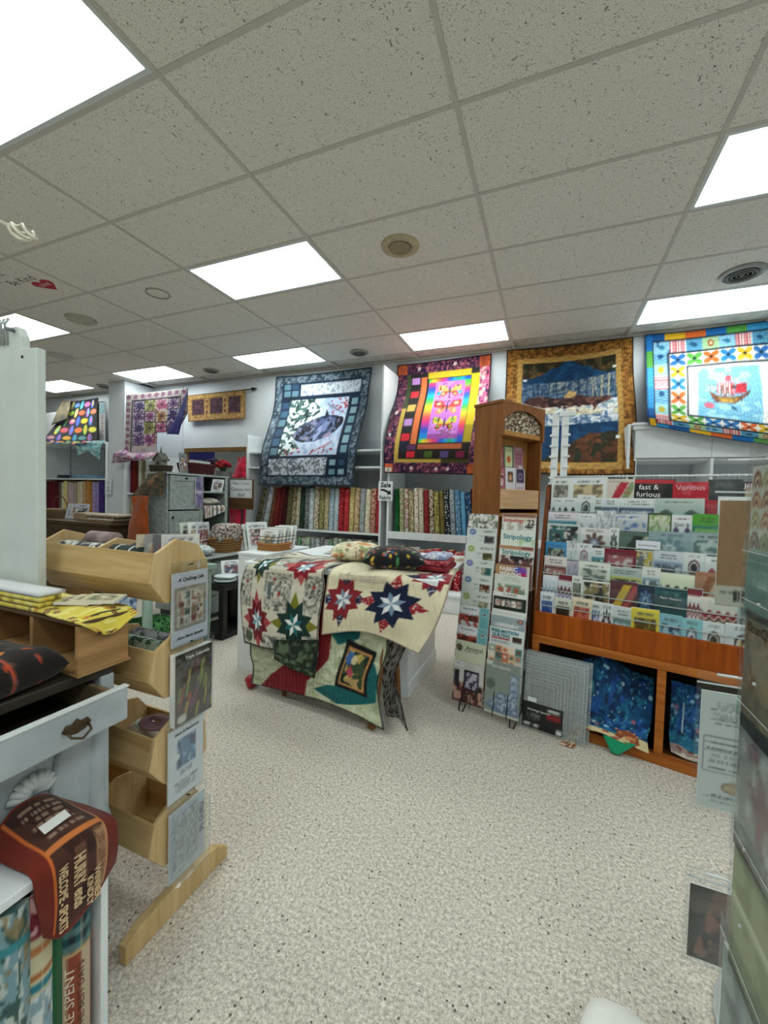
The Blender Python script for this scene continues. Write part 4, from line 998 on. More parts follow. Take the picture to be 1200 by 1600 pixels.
# ================================================================== LOW GREY COUNTER, things on it
ct = empty('counter', (-3.2, 3.3, 0), 0, 'low grey drawer counter with a dark top edge', 'counter')
def cb(n, a, m=ARM, bev=.004, par=None): return MB().box(a[0]+3.2, a[1]+3.2, a[2]-3.3, a[3]-3.3, a[4], a[5]).build(n, m, par or ct, bev)
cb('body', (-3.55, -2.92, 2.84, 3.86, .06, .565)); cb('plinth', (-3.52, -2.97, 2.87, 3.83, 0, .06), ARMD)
cb('top_edge', (-3.6, -2.885, 2.80, 3.9, .565, .59), plain('dark_counter_edge', '#2b2e2c', .5)); cb('top', (-3.6, -2.88, 2.795, 3.905, .59, .605), plain('grey_counter_top', '#9aa09c', .5))
for k in range(2):
    for j in range(3):
        d = cb('drawer', (-2.925, -2.905, 2.88+.5*k, 3.33+.5*k, .08+.16*j, .22+.16*j)); cb('knob', (-2.905, -2.885, 3.09+.5*k, 3.115+.5*k, .14+.16*j, .165+.16*j), plain('pewter', '#b8bcbc', .3, .8), .005, d)
basket('wicker_basket', (-3.1, 3.28, .606), .26, .3, .15, '#6a4a2c', '#8c6a40', 'brown wicker basket of cloth on the grey counter')
heap('basket_quilt', (-3.1, 3.28, .66), .14, .17, .12, fabric('#b4aca0', '#5c4c4c', 'blob', 40.), 'grey patterned quilt heaped in the wicker basket', 'quilt', 12, rough=.4)
heap('white_bundle', (-3.05, 2.94, .606), .12, .1, .05, fabric('#c2c8c8', '#8c9698', 'blob'), 'small white and grey bundle at the counter front edge', 'cloth', 6)
kb = [(-3.3, 2.95, .3, 0), (-3.24, 3.0, .26, 1), (-3.18, 3.05, .28, 2)]
wr = empty('wire_pattern_rack', (-3.22, 3.03, .606), 0, 'white wire pattern rack standing on the grey counter', 'rack')
for s in (-.06, .06):
    MB().tube([(s, -.17, 0), (s, .17, 0), (s+.0, .17, .13), (s, -.17, .13)], .004, 6, True).build('wire_frame', plain('white_wire', '#d4d8d8', .4), wr)
for y in (-.17, 0, .17): MB().tube([(-.06, y, .0), (.06, y, 0), (.06, y, .13)], .003, 6).build('wire', plain('white_wire', '#d4d8d8', .4), wr)
for k in range(3): put_packet('pattern_packet', .2, .3, 50+k, (-3.26+.045*k, 2.98+.05*k, .612), FX+.15, -.12, f'{["pale green", "white", "grey"][k]} pattern in the white wire rack, {ORD[k]} from the wall', ['#c8d0c0', '#e4e6e4', '#c0c4c8'][k])
for k in range(3): put_packet('bagged_kit', .26, .26+.02*k, 60+k, (-2.98+.035*k, 3.55+.02*k, .607), FX-.3, -.25, f'clear bagged quilt kit leaning at the right end of counter, {["rearmost", "middle", "front"][k]}', '#d8dcdc')
# things before the counter: black stand with packets
bs = empty('black_stand', (-2.62, 2.78, 0), 0, 'black two-shelf stand in front of the grey counter', 'stand')
BLK = plain('black_paint', '#131415', .5)
for x in (-.16, .16):
    for y in (-.19, .19): MB().box(x-.025, x+.025, y-.025, y+.025, 0, .42).build('leg', BLK, bs, .004)
MB().box(-.19, .19, -.22, .22, .40, .46).build('top_shelf', BLK, bs, .004); MB().box(-.19, .19, -.22, .22, .0, .04).build('base_shelf', BLK, bs, .004); MB().box(-.18, .18, .19, .2, .04, .46).build('back_board', BLK, bs)
for k in range(2): put_packet('bagged_kit', .17, .15, 70+k, (-2.60+.05*k, 2.84+.1*k, .461), FX-.5, -.3, ['white bagged kit at the back of the black stand', 'white bagged kit at the front of the black stand'][k], '#e4e8e8')
for k in range(2):
    heap('folded_packet', (-2.5, 2.66, .461+.03*k), .09, .09, .017, plain('white_poly', '#c8d2d4', .3), ['lower white folded packet on the black stand', 'upper white folded packet on the black stand'][k], 'packet', 20+k, rough=.1)
# pale green table with printed cloth, seen between the bins
GRN = plain('pale_green_paint', '#8fa596', .55, mott=.06)
gt = empty('green_table', (-2.66, 2.12, 0), 0, 'pale green painted table seen between the wooden bins', 'table')
MB().box(-.45, .3, -.3, .3, .62, .66).build('table_top', GRN, gt, .006); MB().box(-.42, .27, -.27, -.25, .5, .62).build('apron', GRN, gt)
for x in (-.40, .25):
    for y in (-.25, .25): MB().tube([(x, y, 0), (x, y, .1), (x, y, .3), (x, y, .62)], [.018, .022, .03, .03], 10).build('leg', GRN, gt)
MB().box(-.40, .25, -.26, .26, .12, .15).build('lower_shelf', GRN, gt, .004)
fl = Cv(30, 22, '#9fb4cc'); fl.blob('#2c4878', 10, .52, 3); fl.blob('#e0e8f0', 12, .6, 6)
sheet('blue_floral_cloth', [[(-2.75, 1.81, .662), (-2.6, 1.81, .664), (-2.42, 1.81, .662)], [(-2.75, 1.805, .56), (-2.6, 1.79, .56), (-2.42, 1.805, .56)], [(-2.74, 1.80, .42), (-2.6, 1.78, .40), (-2.43, 1.80, .43)]], fl, CLOTH, thick=.006, ripple=.02, label='blue and white floral cloth hanging off the pale green table', cat='cloth')
heap('green_leaves', (-2.55, 2.0, .151), .16, .14, .09, fabric('#1f4a2c', '#5c9a5c', 'blob', 40.), 'green leafy bundle on the lower shelf of the green table', 'plant', 31, rough=.6)
# ================================================================== BROWN COUNTER at the far left
bc = empty('brown_counter', (-5.35, 3.45, 0), 0, 'dark brown counter at the left below the bolt shelves', 'counter')
BRN = wood('dark_brown_wood', '#3a2c1c', '#54402a', 'X')
MB().box(-.95, .75, -.36, .4, .0, .80).build('body', BRN, bc, .004); MB().box(-1.0, .8, -.4, .43, .80, .83).build('top', BRN, bc, .004)
basket('handled_basket', (-5.95, 3.35, .831), .36, .28, .12, '#6a5440', '#8c745a', 'round handled basket on the brown counter', handle=True)
for k in range(3): put_packet('grey_booklet', .16, .2, 80+k, (-5.62+.05*k, 3.3+.02*k, .832), .5, -.35, f'grey booklet leaning on the brown counter, {["left", "middle", "right"][k]} one', '#a8a8b0')
boxo('wooden_crate', wood('pale_crate', '#8c7a5c', '#ab987a', 'X'), None, -5.42, -5.14, 3.2, 3.4, .831, .92, .006, label='small pale wooden crate on the brown counter', cat='crate')
for k in range(4): boxo('flat_stack', fabric(['#8a6a50', '#c4bcae', '#6a4e3c', '#a49684'][k], ['#a48468', '#dcd6ca', '#84664e', '#bcb09e'][k], 'blob'), None, -5.06-.02*k, -4.66+.03*k, 3.15, 3.45, .831+.022*k, .851+.022*k, .004, label=f'flat folded fabric on the brown counter, {ORD[k]} from the bottom', cat='fabric', group='flat fabric stack')
# ================================================================== WHITE PEDESTAL with basket
pd = empty('pedestal', (-1.845, 2.47, 0), 0, 'tall white box pedestal left of the quilt table', 'pedestal')
MB().box(-.115, .105, -.27, .25, 0, .785).build('body', WHITE, pd, .003); MB().box(-.118, .118, -.273, .253, .785, .805).build('top', WHITE, pd, .003)
MB().box(.105, .115, -.268, .25, .0, .785).build('side_board', wood('brown_side_board', '#54422a', '#6a5436', 'Y'), pd)
for z in (.02, .76):
    for x in (-.1, .09): MB().tube([(x, -.2705, z), (x, -.2725, z)], .004, 8).build('screw', plain('grey_metal', '#8a9096', .4, .6), pd)
bk = basket('pattern_basket', (-1.84, 2.44, .806), .19, .2, .055, '#8a5c34', '#b07c48', 'orange brown wicker basket of patterns on the white pedestal', taper=.95)
wm = MB()
for z in (.075, .10): wm.tube([(-.1, -.105, z), (.1, -.105, z), (.1, .105, z), (-.1, .105, z)], .0025, 6, True)
for x, y in ((-.1, -.105), (.1, -.105), (.1, .105), (-.1, .105), (0, -.105), (0, .105), (.05, -.105), (-.05, -.105)): wm.tube([(x, y, .05), (x, y, .10)], .002, 6)
wm.build('wire_rim', BLACKW, bk)
for k in range(6): put_packet('pattern_sheet', .14, .14+.006*k, 90+k, (-1.855+.012*k, 2.37+.026*k, .815), .25, -.35, f'pattern sheet in the pedestal basket, {ORD[k]} from the front', ['#dfe0dc', '#c8ccc8', '#e4e2da', '#b4bab8', '#e8e8e4', '#d0d4d4'][k], 'patterns in the pedestal basket')
# ================================================================== QUILT TABLE
qt = empty('cutting_table', (-1.1, 2.4, 0), 0, 'white cutting table buried under quilts', 'table')
MB().box(-.60, .35, -.1, .52, .09, .765).build('cabinet', WHITE, qt, .004); MB().box(-.61, .36, -.11, .53, 0, .09).build('base_board', WHITE, qt, .004)
MB().box(.35, .358, -.1, .52, .27, .275).build('side_groove', PEG, qt)
MB().box(-.605, .60, -.44, .55, .765, .795).build('table_top', WHITE, qt, .006)
# wooden trestle whose splayed feet show under the quilts
tr = empty('wooden_trestle', (-1.1, 2.0, 0), 0, 'wooden trestle with splayed legs under the hanging quilts', 'trestle')
TW = wood('trestle_wood', '#5c3a22', '#80552f', 'Z')
def leg(a, b, r=.02):
    a, b = Vector(a), Vector(b); d = (b-a); q = d.to_track_quat('Z', 'Y').to_matrix().to_4x4(); M = Matrix.Translation(a) @ q
    return MB().box(-r, r, -r*.7, r*.7, 0, d.length, M)
for x in (-.33, .29):
    leg((x, -.10 if x > 0 else .01, 0.008), (x+.03, .035, .73)).build('leg', TW, tr, .003); leg((x+.06, .13, 0.008), (x+.03, .05, .73)).build('leg', TW, tr, .003)
MB().box(-.42, .40, .01, .05, .70, .75).build('top_rail', TW, tr, .003); MB().box(-.30, .32, .02, .045, .25, .29).build('stretcher', TW, tr, .003)
# ------------------------------------------------------------------ quilts
def star(c, cu, cv_, ru, rv, tip, dark, mid, white, tip2=None):
    """eight-pointed star with four kite tips"""
    P = lambda a, r: (cu+ru*r*math.cos(a), cv_+rv*r*math.sin(a))
    q = math.pi/4
    for k in range(4):
        a = k*2*q; c.poly([P(a, .45), P(a+.30, .62), P(a, 1.0), P(a-.30, .62)], tip if k % 2 or not tip2 else tip2)
    for k in range(8):
        a = k*q+q/2; c.poly([P(a, 0), P(a+q*.75, .42), P(a, .78), P(a-q*.75, .42)], dark)
    for k in range(8):
        a = k*q+q/2; c.poly([P(a, 0), P(a+q/2, .21), P(a, .40), P(a-q/2, .21)], white if k % 2 else mid)
def stars_print():
    c = Cv(130, 150, '#d6d0be'); rr = random.Random(1)
    for r in ((0, .30, .16, .62), (.33, .30, .66, .62), (.80, .30, 1, .62), (.30, 0, .64, .11), (0, 0, .16, .13), (.86, 0, 1, .14), (.3, .7, .66, .95), (0, .7, .14, .95)):
        c.rect(*r, '#b3b0a4'); c.blob('#7c7b73', 52, .55, 3, c.R(*r)); c.blob('#d0ccbe', 40, .60, 8, c.R(*r)); c.blob('#55574f', 34, .68, 9, c.R(*r))
    for u, v in ((.09, .5), (.45, .55), (.52, .42), (.90, .5)): c.ell(u, v, .02, .018, '#a04a44')
    c.ell(.1, .07, .05, .04, '#4c5640'); c.ell(.93, .08, .04, .045, '#55605a'); c.ell(.46, .06, .07, .02, '#5c6268', ang=-.4); c.ell(.40, .45, .025, .07, '#5a6668')
    star(c, .24, .205, .20, .235, '#a84448', '#6e1420', '#6e9aa8', '#e4e8e8'); star(c, .715, .215, .29, .235, '#7c7a26', '#16332f', '#1f6a6e', '#eef0ee')
    star(c, .24, .72, .18, .24, '#7c7a26', '#1f3530', '#1f6a6e', '#eef0ee'); star(c, .76, .74, .24, .24, '#b85a54', '#8c1c28', '#6e9aa8', '#e4e8e8')
    c.frame(0, 0, 1, 1, .012, '#20261f'); return c
sheet('star_quilt', [[(-1.60, 2.38, .803), (-1.35, 2.38, .803), (-1.10, 2.38, .803)], [(-1.66, 2.0, .803), (-1.40, 1.955, .803), (-1.12, 1.95, .806)], [(-1.705, 1.945, .68), (-1.42, 1.925, .69), (-1.12, 1.92, .70)], [(-1.70, 1.93, .50), (-1.42, 1.90, .50), (-1.14, 1.905, .51)], [(-1.665, 1.925, .31), (-1.40, 1.89, .315), (-1.14, 1.90, .325)]],
      stars_print(), QUILT, back=fabric('#d8d8d0', '#c4c6c0', 'plain'), ripple=.02, thick=.007, label='star quilt with olive, red and green stars over printed squares, left on the table', cat='quilt')
def cream_print():
    c = Cv(120, 120, '#e0d7b8'); c.mot(.05, 7, 3)
    def dotted(m, d): c.blob(d, 60, .60, 5, m)
    star(c, .19, .40, .24, .33, '#26243e', '#84242c', '#7d90a0', '#e6e8e8'); star(c, .63, .40, .28, .36, '#96282e', '#18233c', '#7d90a8', '#e8eaea'); star(c, .88, .76, .22, .22, '#26243e', '#8a2430', '#7d90a0', '#e6e8e8')
    # calico dots on the tips
    A = c.A; red = (abs(A[..., 0]-.588) < .02) & (abs(A[..., 1]-.157) < .02); nav = (abs(A[..., 0]-.149) < .02) & (abs(A[..., 2]-.243) < .02)
    c.blob('#e0c8bc', 70, .66, 4, red); c.blob('#b8b8c8', 70, .66, 6, nav)
    c.frame(0, 0, 1, 1, .012, '#9a8a80'); c.rect(.1, .62, .55, .70, '#c9bfa6'); c.lines(.1, .60, .55, .70, 3, '#a89e8a', 4)
    return c
sheet('cream_star_quilt', [[(-1.08, 2.30, .806), (-.78, 2.32, .804), (-.47, 2.30, .803)], [(-1.09, 1.955, .812), (-.78, 1.95, .806), (-.44, 2.02, .795)], [(-1.10, 1.905, .70), (-.80, 1.92, .71), (-.455, 1.95, .69)], [(-1.105, 1.90, .57), (-.83, 1.91, .60), (-.50, 1.93, .56)], [(-1.12, 1.905, .45), (-.86, 1.90, .50), (-.57, 1.92, .43)]],
      cream_print(), QUILT, back=fabric('#cfc4a4', '#dcd2b4', 'plain'), ripple=.025, seed=4, thick=.007, label='cream quilt with red and navy stars over the right front of the table', cat='quilt')
def lower_print():
    c = Cv(120, 120, '#b9bf9f')
    c.blob('#c8ceb0', 14, .5, 2); c.blob('#a4ac8c', 20, .62, 3)
    c.poly([(.04, -.1), (.14, .22), (.30, .50), (.36, .8), (.30, 1.1), (.56, 1.1), (.62, .8), (.60, .55), (.42, .24), (.36, -.1)], '#7a1a22')
    c.poly([(-.1, .70), (.02, .8), (.18, .78), (.12, .64)], '#15171a'); c.poly([(.16, .62), (.22, .78), (.3, .72)], '#15171a')
    c.poly([(.60, 1.1), (.56, .8), (.66, .66), (.80, .70), (.86, .9), (.80, 1.1)], '#175c5e'); c.poly([(.86, .62), (.94, .5), (1.0, .36), (.97, .18), (.80, .12), (.62, .04), (.52, .10), (.46, .16), (.58, .27), (.84, .30)], '#175c5e')
    c.poly([(.64, .28), (.72, .70), (.93, .62), (.90, .20)], '#141416'); c.poly([(.67, .31), (.735, .655), (.905, .59), (.875, .235)], '#c08a52'); p = c.polym([(.685, .325), (.742, .635), (.888, .575), (.862, .26)])
    c.put(p, '#3a4a30'); c.blob('#1c2a20', 18, .55, 7, p); c.blob('#c0a860', 22, .68, 8, p)
    c.poly([(.72, .56), (.745, .62), (.78, .60), (.76, .5), (.73, .5)], '#3f6aa0'); c.poly([(.73, .44), (.76, .50), (.79, .42), (.77, .36)], '#b04a58'); c.ell(.785, .54, .022, .04, '#d8c8a0'); c.blob('#b89868', 20, .5, 9, p & (c.V < .36))
    c.mot(.10, 10, 5)
    st = np.sin((c.V*1.2+c.U+.03*np.sin(c.U*50)+.03*np.sin(c.V*44))*120) > .86; c.A[st] *= .9
    c.frame(0, 0, 1, 1, .011, '#15171a'); return c
lq = empty('panel_quilt', tuple(onY(500, 1085, 1.95)), 0, 'red, teal and cream quilt with a pictured centre panel hanging lowest on the table front', 'quilt')
addw(sheet('quilt_face', net([[(396, 905, 1.975), (462, 905, 1.97), (530, 907, 1.97), (603, 910, 1.975)], [(390, 1008, 1.965), (456, 1010, 1.945), (530, 1006, 1.94), (607, 1010, 1.965)], [(394, 1040, 1.96), (460, 1050, 1.925), (527, 1064, 1.895), (591, 1066, 1.92)], [(392, 1068, 1.955), (466, 1085, 1.91), (536, 1109, 1.87), (600, 1142, 1.86)]]),
      lower_print(), QUILT, back=fabric('#2c2a28', '#8c8880', 'blob', 40.), ripple=.015, thick=.007), lq)
rv_ = Cv(24, 70, '#8e8a84'); rv_.blob('#2a2826', 12, .52, 3, sy=4); rv_.rect(.93, 0, 1, 1, '#141416')
addw(sheet('turned_back_side', net([[(606, 985, 1.985), (624, 985, 2.0), (645, 990, 2.0)], [(598, 1040, 2.0), (610, 1036, 2.02), (634, 1010, 2.0)], [(598, 1080, 2.02), (608, 1080, 2.03), (615, 1056, 2.0)], [(603, 1115, 2.02), (616, 1108, 2.02), (624, 1092, 1.97)], [(606, 1118, 1.99), (622, 1122, 1.97), (636, 1142, 1.87)]]), rv_, QUILT, thick=.006), lq)['label'] = 'black and grey print backing turned outward'
dg = Cv(30, 20, '#1f2a20'); dg.blob('#5c6e54', 12, .55, 4); dg.frame(0, 0, 1, 1, .04, '#101310')
sheet('green_runner', net([[(428, 1000, 1.885), (460, 1000, 1.88), (498, 1000, 1.885)], [(428, 1022, 1.88), (458, 1034, 1.875), (494, 1040, 1.88)], [(428, 1030, 1.878), (455, 1045, 1.872), (491, 1060, 1.878)]]), dg, QUILT, thick=.006, label='dark green runner corner hanging below the left star quilt', cat='runner')
heap('red_bag', tuple(onZ(392, 1075, 0)[:2])+(0.0,), .036, .036, .04, plain('red_poly', '#9c2028', .3), 'small red bag on the floor at the table left end', 'bag', 8)
# ------------------------------------------------------------------ on the table
def pillow(name, loc, w, d, h, cv, rz, label, p=2.6, pinch=.07):
    n = cv.nu; uu, vv = np.meshgrid(np.linspace(-1, 1, n+1), np.linspace(-1, 1, cv.nv+1))
    e = np.clip((1-np.abs(uu)**p)*(1-np.abs(vv)**p), 0, 1)**.55
    pin = 1-pinch*(1-np.abs(uu)**2)*np.abs(vv)**3; pin2 = 1-pinch*(1-np.abs(vv)**2)*np.abs(uu)**3
    T = np.stack([uu*w/2*pin2, vv*d/2*pin, h*.42+h*.58*e+.01*(vnoise(uu*3, vv*3, 4)-.5)*e], 2).reshape(-1, 3); Bt = np.stack([uu*w/2*pin2, vv*d/2*pin, h*.42-h*.42*e], 2).reshape(-1, 3)
    f = grid_faces(n, cv.nv); k = len(T)
    me = bpy.data.meshes.new(name); me.from_pydata(T.tolist()+Bt.tolist(), [], f.tolist()+[list(q[::-1]+k) for q in f]); me.polygons.foreach_set('use_smooth', [True]*len(me.polygons))
    set_col(me, np.concatenate([cv.col()]*2)); me.materials.append(CLOTH)
    o = link(bpy.data.objects.new(name, me)); o.location = loc; o.rotation_euler = (0, 0, rz); tag(o, label, 'pillow')
    return o
pc1 = Cv(44, 44, '#d9cfae'); pc1.blob('#8e9a6a', 11, .66, 3); pc1.blob('#b86a3c', 9, .70, 5); pc1.ell(.62, .35, .12, .12, '#d68a3c'); pc1.ell(.35, .75, .08, .08, '#a85a2c'); pc1.blob('#7a6a4a', 20, .72, 8); pc1.blob('#e6dcc0', 14, .66, 11)
pillow('floral_pillow', (-1.10, 2.29, .808), .34, .30, .11, pc1, .5, 'cream floral pillow with orange blooms on the quilt table')
pc2 = Cv(50, 50, '#16161a'); rr = random.Random(6)
for k in range(64): pc2.ell(rr.random(), rr.random(), .034, .02, rr.choice(['#d8b23c', '#b83a6a', '#c8c8c8', '#3f7ab0', '#4c9a5c', '#c85a3c']), ang=rr.random()*3)
pillow('black_pillow', (-.79, 2.11, .812), .34, .27, .12, pc2, .35, 'black pillow with small coloured animal motifs on the quilt table')
for k in range(3): boxo('folded_quilt', fabric(['#6a1a26', '#8c2a34', '#dcdce0'][k], ['#8c2c38', '#c86a70', '#8a94b8'][k], 'blob', 30.), None, -.66+.01*k, -.49-.008*k, 2.1+.02*k, 2.36-.01*k, .812+.028*k, .838+.028*k, .01, label=['bottom wine red folded quilt behind the black pillow', 'middle red folded quilt behind the black pillow', 'top white and blue folded quilt behind the black pillow'][k], cat='folded quilt', group='folded quilts on the table')
for k, (x, y, a) in enumerate(((-1.36, 2.62, .2), (-1.22, 2.5, -.15), (-1.12, 2.66, .1))):
    o = card('pattern_sheet', .2, .26, packet(.2, .26, 120+k, '#cfc8bc'), (x, y+.1, .8+.003*k), (-FX+0.0, 0, a), .003, label=f'printed sheet lying on the cutting table, {["left", "middle", "right"][k]} one', cat='sheet')
    o.rotation_euler = (-FX, 0, a); o.location = (x, y-.12, .8005+.004*k)
o = card('open_leaflet', .14, .2, packet(.14, .2, 130, '#d6cfae'), (-.53, 2.62, .797), (-FX, 0, -.2), .003, label='cream leaflet on the right rear corner of the cutting table', cat='leaflet')
# sale sign on the shelf upright
sa, sb_ = onY(590, 782, 4.66), onY(613, 752, 4.66)
o = card('sale_sign', sb_[0]-sa[0], sb_[2]-sa[2], Cv(8, 8, '#e8eaec'), ((sa[0]+sb_[0])/2, 4.68, sa[2]), (0, 0, 0), .004, label='white hand lettered sale sign with arrow between the shelf uprights', cat='sign')
h_ = sb_[2]-sa[2]; w_ = sb_[0]-sa[0]
text('Sale', .09, INK, o, (0, -.0048, h_*.80), width=w_*.72, shear=.15, bold=.003); text('Fabric', .08, INK, o, (0, -.0048, h_*.15), width=w_*.8, bold=.002)
MB().prism([(-.07, .0), (-.02, -.008), (.03, -.03), (.02, -.05), (.08, -.045), (.06, .01), (.05, -.008), (-.02, .02), (-.06, .02)], 'Y', -.0052, -.0042).build('arrow', INK, o).location = (0, 0, h_*.52)
# ================================================================== WIRE MAGAZINE RACK
RZ = -math.radians(12)
rk = empty('magazine_rack', (-.45, 2.304, 0), RZ, 'black wire magazine rack with two columns of quilting booklets', 'rack')
LEAN = .2/1.12
def rp(s, z, d=0.): return (s, z*LEAN+d, z)
for s in (-.035, .158, .355):
    MB().tube([rp(s, .08, .012), rp(s, 1.12, .012)], .004, 6).build('upright', BLACKW, rk)
for s0, s1, f in ((-.03, .055, .012), (.235, .345, .30)):
    MB().tube([(f, .02, .10), (f+.008, -.02, .004), (f+.03, -.02, .004), (f+.06, .03, .11)], .004, 6).build('front_foot', BLACKW, rk)
MB().tube([(-.03, .012, .1), (.35, .012, .1)], .0035, 6).build('cross_wire', BLACKW, rk); MB().tube([(.02, -.005, .05), (.31, -.005, .05)], .003, 6).build('cross_wire', BLACKW, rk)
MB().tube([(0.0, .10, .5), (0.0, .15, .005), (.33, .15, .005), (.33, .10, .5)], .004, 6).build('rear_prop', BLACKW, rk)
def mag_print(k, col):
    c = Cv(26, 36, '#e6e6e2')
    if col == 0:
        if k == 0: c.blob('#5c5f52', 14, .58, 3); c.blob('#8c8c7a', 20, .60, 5)
        elif k <= 5:
            q = ['#5a6fa8', '#8ca84c', '#6a6cae', '#5a78a0', '#8ca84c'][k-1]
            c.A[:] = rgb('#d4dad6'); c.ell(.2, .90, .11, .075, q); c.ell(.2, .90, .06, .03, '#d8dce4', .6); c.lines(.5, .9, .95, .97, 2, '#66706c', k)
            pic = ['#3c3c40', '#4a4a2c', '#2c5a58', '#4a2416', '#6a7a5c'][k-1]; c.rect(.60, .64, .93, .82, pic); c.blob('#b0a890', 12, .6, k, c.R(.60, .64, .93, .82)); c.lines(.4, .68, .56, .82, 4, '#889088', k+9)
        elif k in (6, 7):
            c.A[:] = rgb('#cdd6d8'); c.rect(.70, .5, 1, 1, '#6fb0b8'); c.rect(.78, .80, .92, .88, '#e6e6e6'); c.rect(.8, .815, .9, .865, '#3a4044'); c.rect(0, .62, .68, .78, '#5a2a22'); c.blob('#a84a40', 9, .5, k, c.R(0, .5, .68, .78)); c.ell(.36, .90, .33, .13, '#eceef2')
        elif k == 8: c.A[:] = rgb('#cfd3bc'); c.ell(.12, .83, .1, .07, '#6a5a48'); c.blob('#3c4a34', 12, .62, 4, c.R(0, .74, .24, .92)); c.lines(.3, .74, .8, .80, 1, '#7a806c', 3)
        else:
            c.A[:] = rgb('#c9c8c6'); c.rect(.03, .88, .35, .97, '#e8e8e8'); c.lines(.05, .89, .33, .96, 2, '#6a6a6a', 2); c.rect(.42, .82, .72, .95, '#b9c0bc'); c.rect(0, .0, 1, .5, '#2c2220'); c.blob('#b89080', 10, .5, 3, c.R(0, .05, 1, .5)); c.blob('#5c2c2c', 9, .58, 5, c.R(0, 0, 1, .45))
            c.rect(.03, .45, .22, .78, '#20202a'); c.rect(.36, .32, .86, .82, '#1c1c26'); c.rect(.42, .38, .80, .76, '#b8b4c4'); c.blob('#403c50', 14, .55, 7, c.R(.42, .38, .80, .76))
    else:
        if k == 0: c.rect(0, .92, 1, 1, '#8a5a4a'); c.rect(0, .78, 1, .92, '#dcd2c4'); c.blob('#b8b0a4', 12, .5, 2, c.R(0, .5, 1, .78)); c.ell(.8, .70, .12, .03, '#20242a')
        elif k == 1: c.A[:] = rgb('#dfe6dc'); c.blob('#b8d0a8', 5, .6, 3, c.R(.5, .3, 1, .8))
        elif k == 2: c.rect(0, .92, .65, 1, '#b0805c'); c.rect(.65, .92, 1, 1, '#84463c'); c.rect(0, .76, 1, .92, '#dfe2da'); c.rect(0, .0, 1, .76, '#6a4440'); c.blob('#20242a', 7, .52, 4, c.R(0, .6, 1, .76)); c.blob('#d8c4bc', 8, .6, 6, c.R(0, .6, 1, .76))
        elif k == 3: c.A[:] = rgb('#b08a60'); c.ell(.74, .88, .20, .10, '#7a4aa8'); c.ell(.80, .78, .14, .07, '#b02a6a'); c.ell(.64, .93, .1, .05, '#3a5ab0'); c.rect(.92, .70, 1, 1, '#d8d8d4')
        elif k == 4: c.A[:] = rgb('#d6dcd2'); c.lines(.2, .85, .8, .96, 3, '#a8b0a4', 2); c.rect(.1, .3, .9, .78, '#7a8c78'); c.blob('#d4d8c8', 8, .5, 3, c.R(.1, .3, .9, .78)); c.blob('#a85a4c', 9, .62, 4, c.R(.1, .6, .9, .72))
        elif k == 5: c.lines(.3, .94, .7, .98, 1, '#3c4040', 1); c.rect(.02, .60, .98, .90, '#1f2420'); [c.rect(.08+.16*q, .68, .21+.16*q, .84, ['#d8c4bc', '#dcdcd4', '#c8ccc8', '#e4e4dc', '#b8bcb8'][q]) for q in range(5)]; c.blob('#8c6a60', 20, .6, 4, c.R(.05, .66, .92, .84))
        elif k == 6: c.A[:] = rgb('#9aa9b0'); c.rect(0, .93, 1, 1, '#e2e4e2'); c.ell(.86, .86, .09, .05, '#7c4434'); c.ell(.86, .86, .05, .03, '#c8a894'); c.ell(.4, .72, .3, .06, '#c8ced0')
        elif k == 7: c.A[:] = rgb('#dbe2e2'); c.rect(.68, .72, .95, .85, '#3c2c28'); c.rect(.05, .74, .6, .78, '#a83a44'); c.lines(.05, .66, .6, .71, 1, '#5a5a5a', 4)
        elif k == 8:
            for a in range(5):
                for b in range(6): c.rect(.02+.192*a, .04+.155*b, .02+.192*(a+1), .04+.155*(b+1), ['#c8845c', '#dcb08c', '#3f7a74', '#e0c8ac', '#86a89c', '#b85a44', '#e8d8c4'][(a*3+b*5) % 7]); c.ell(.116+.192*a, .118+.155*b, .05, .045, ['#e4d4c0', '#5a6a60', '#c86a4c', '#e8e0d0', '#7c4c3c'][(a+b*2) % 5])
        else: c.A[:] = rgb('#8a948e'); c.rect(.0, .92, .2, 1, '#d4d8d4'); c.ell(.16, .56, .13, .1, '#5e6a62'); c.poly([(.02, .14), (.45, .44), (.72, .40), (.70, .84), (.94, .80), (.98, .06), (.5, .02)], '#6c7f9a'); c.blob('#b4c0cc', 22, .52, 5, c.polym([(.1, .18), (.45, .42), (.74, .40), (.74, .80), (.92, .78), (.92, .1), (.5, .08)])); c.rect(.0, .0, 1, .04, '#d0d0c4')
    return c
desc0 = ['white booklet with sketched leaves', 'white booklet with blue dot and grey picture', 'white booklet with green dot and dark gold picture', 'white booklet with violet dot and teal picture', 'white booklet with blue dot and brown picture',
         'pale booklet with green dot and a strip picture', 'teal edged booklet with white plate, upper copy', 'teal edged booklet with white plate, lower copy', 'cream booklet with animal title', 'large magazine with framed quilt over fallen leaves']
desc1 = ['booklet with red script title and big numeral', 'pale booklet with teal script title, upper one', 'teal titled booklet with brown band, lower one', 'tan booklet with purple splash and white capitals', 'soft green and white booklet', 'booklet with black band of quilts',
         'grey blue booklet with brown badge', 'white booklet with bold teal capitals', 'booklet with orange and teal patchwork cover', 'large grey book showing a blue quilted bed']
tops0 = [803, 825, 851, 873, 898, 923, 943, 973, 995, 1025]; tops1 = [803, 830, 855, 886, 902, 930, 962, 985, 1010, 1036]
TXW = plain('white_ink', '#f0f0ee', .5); TEALI = plain('teal_ink', '#2c7f8c', .5); REDI = plain('red_ink', '#b8303c', .5)
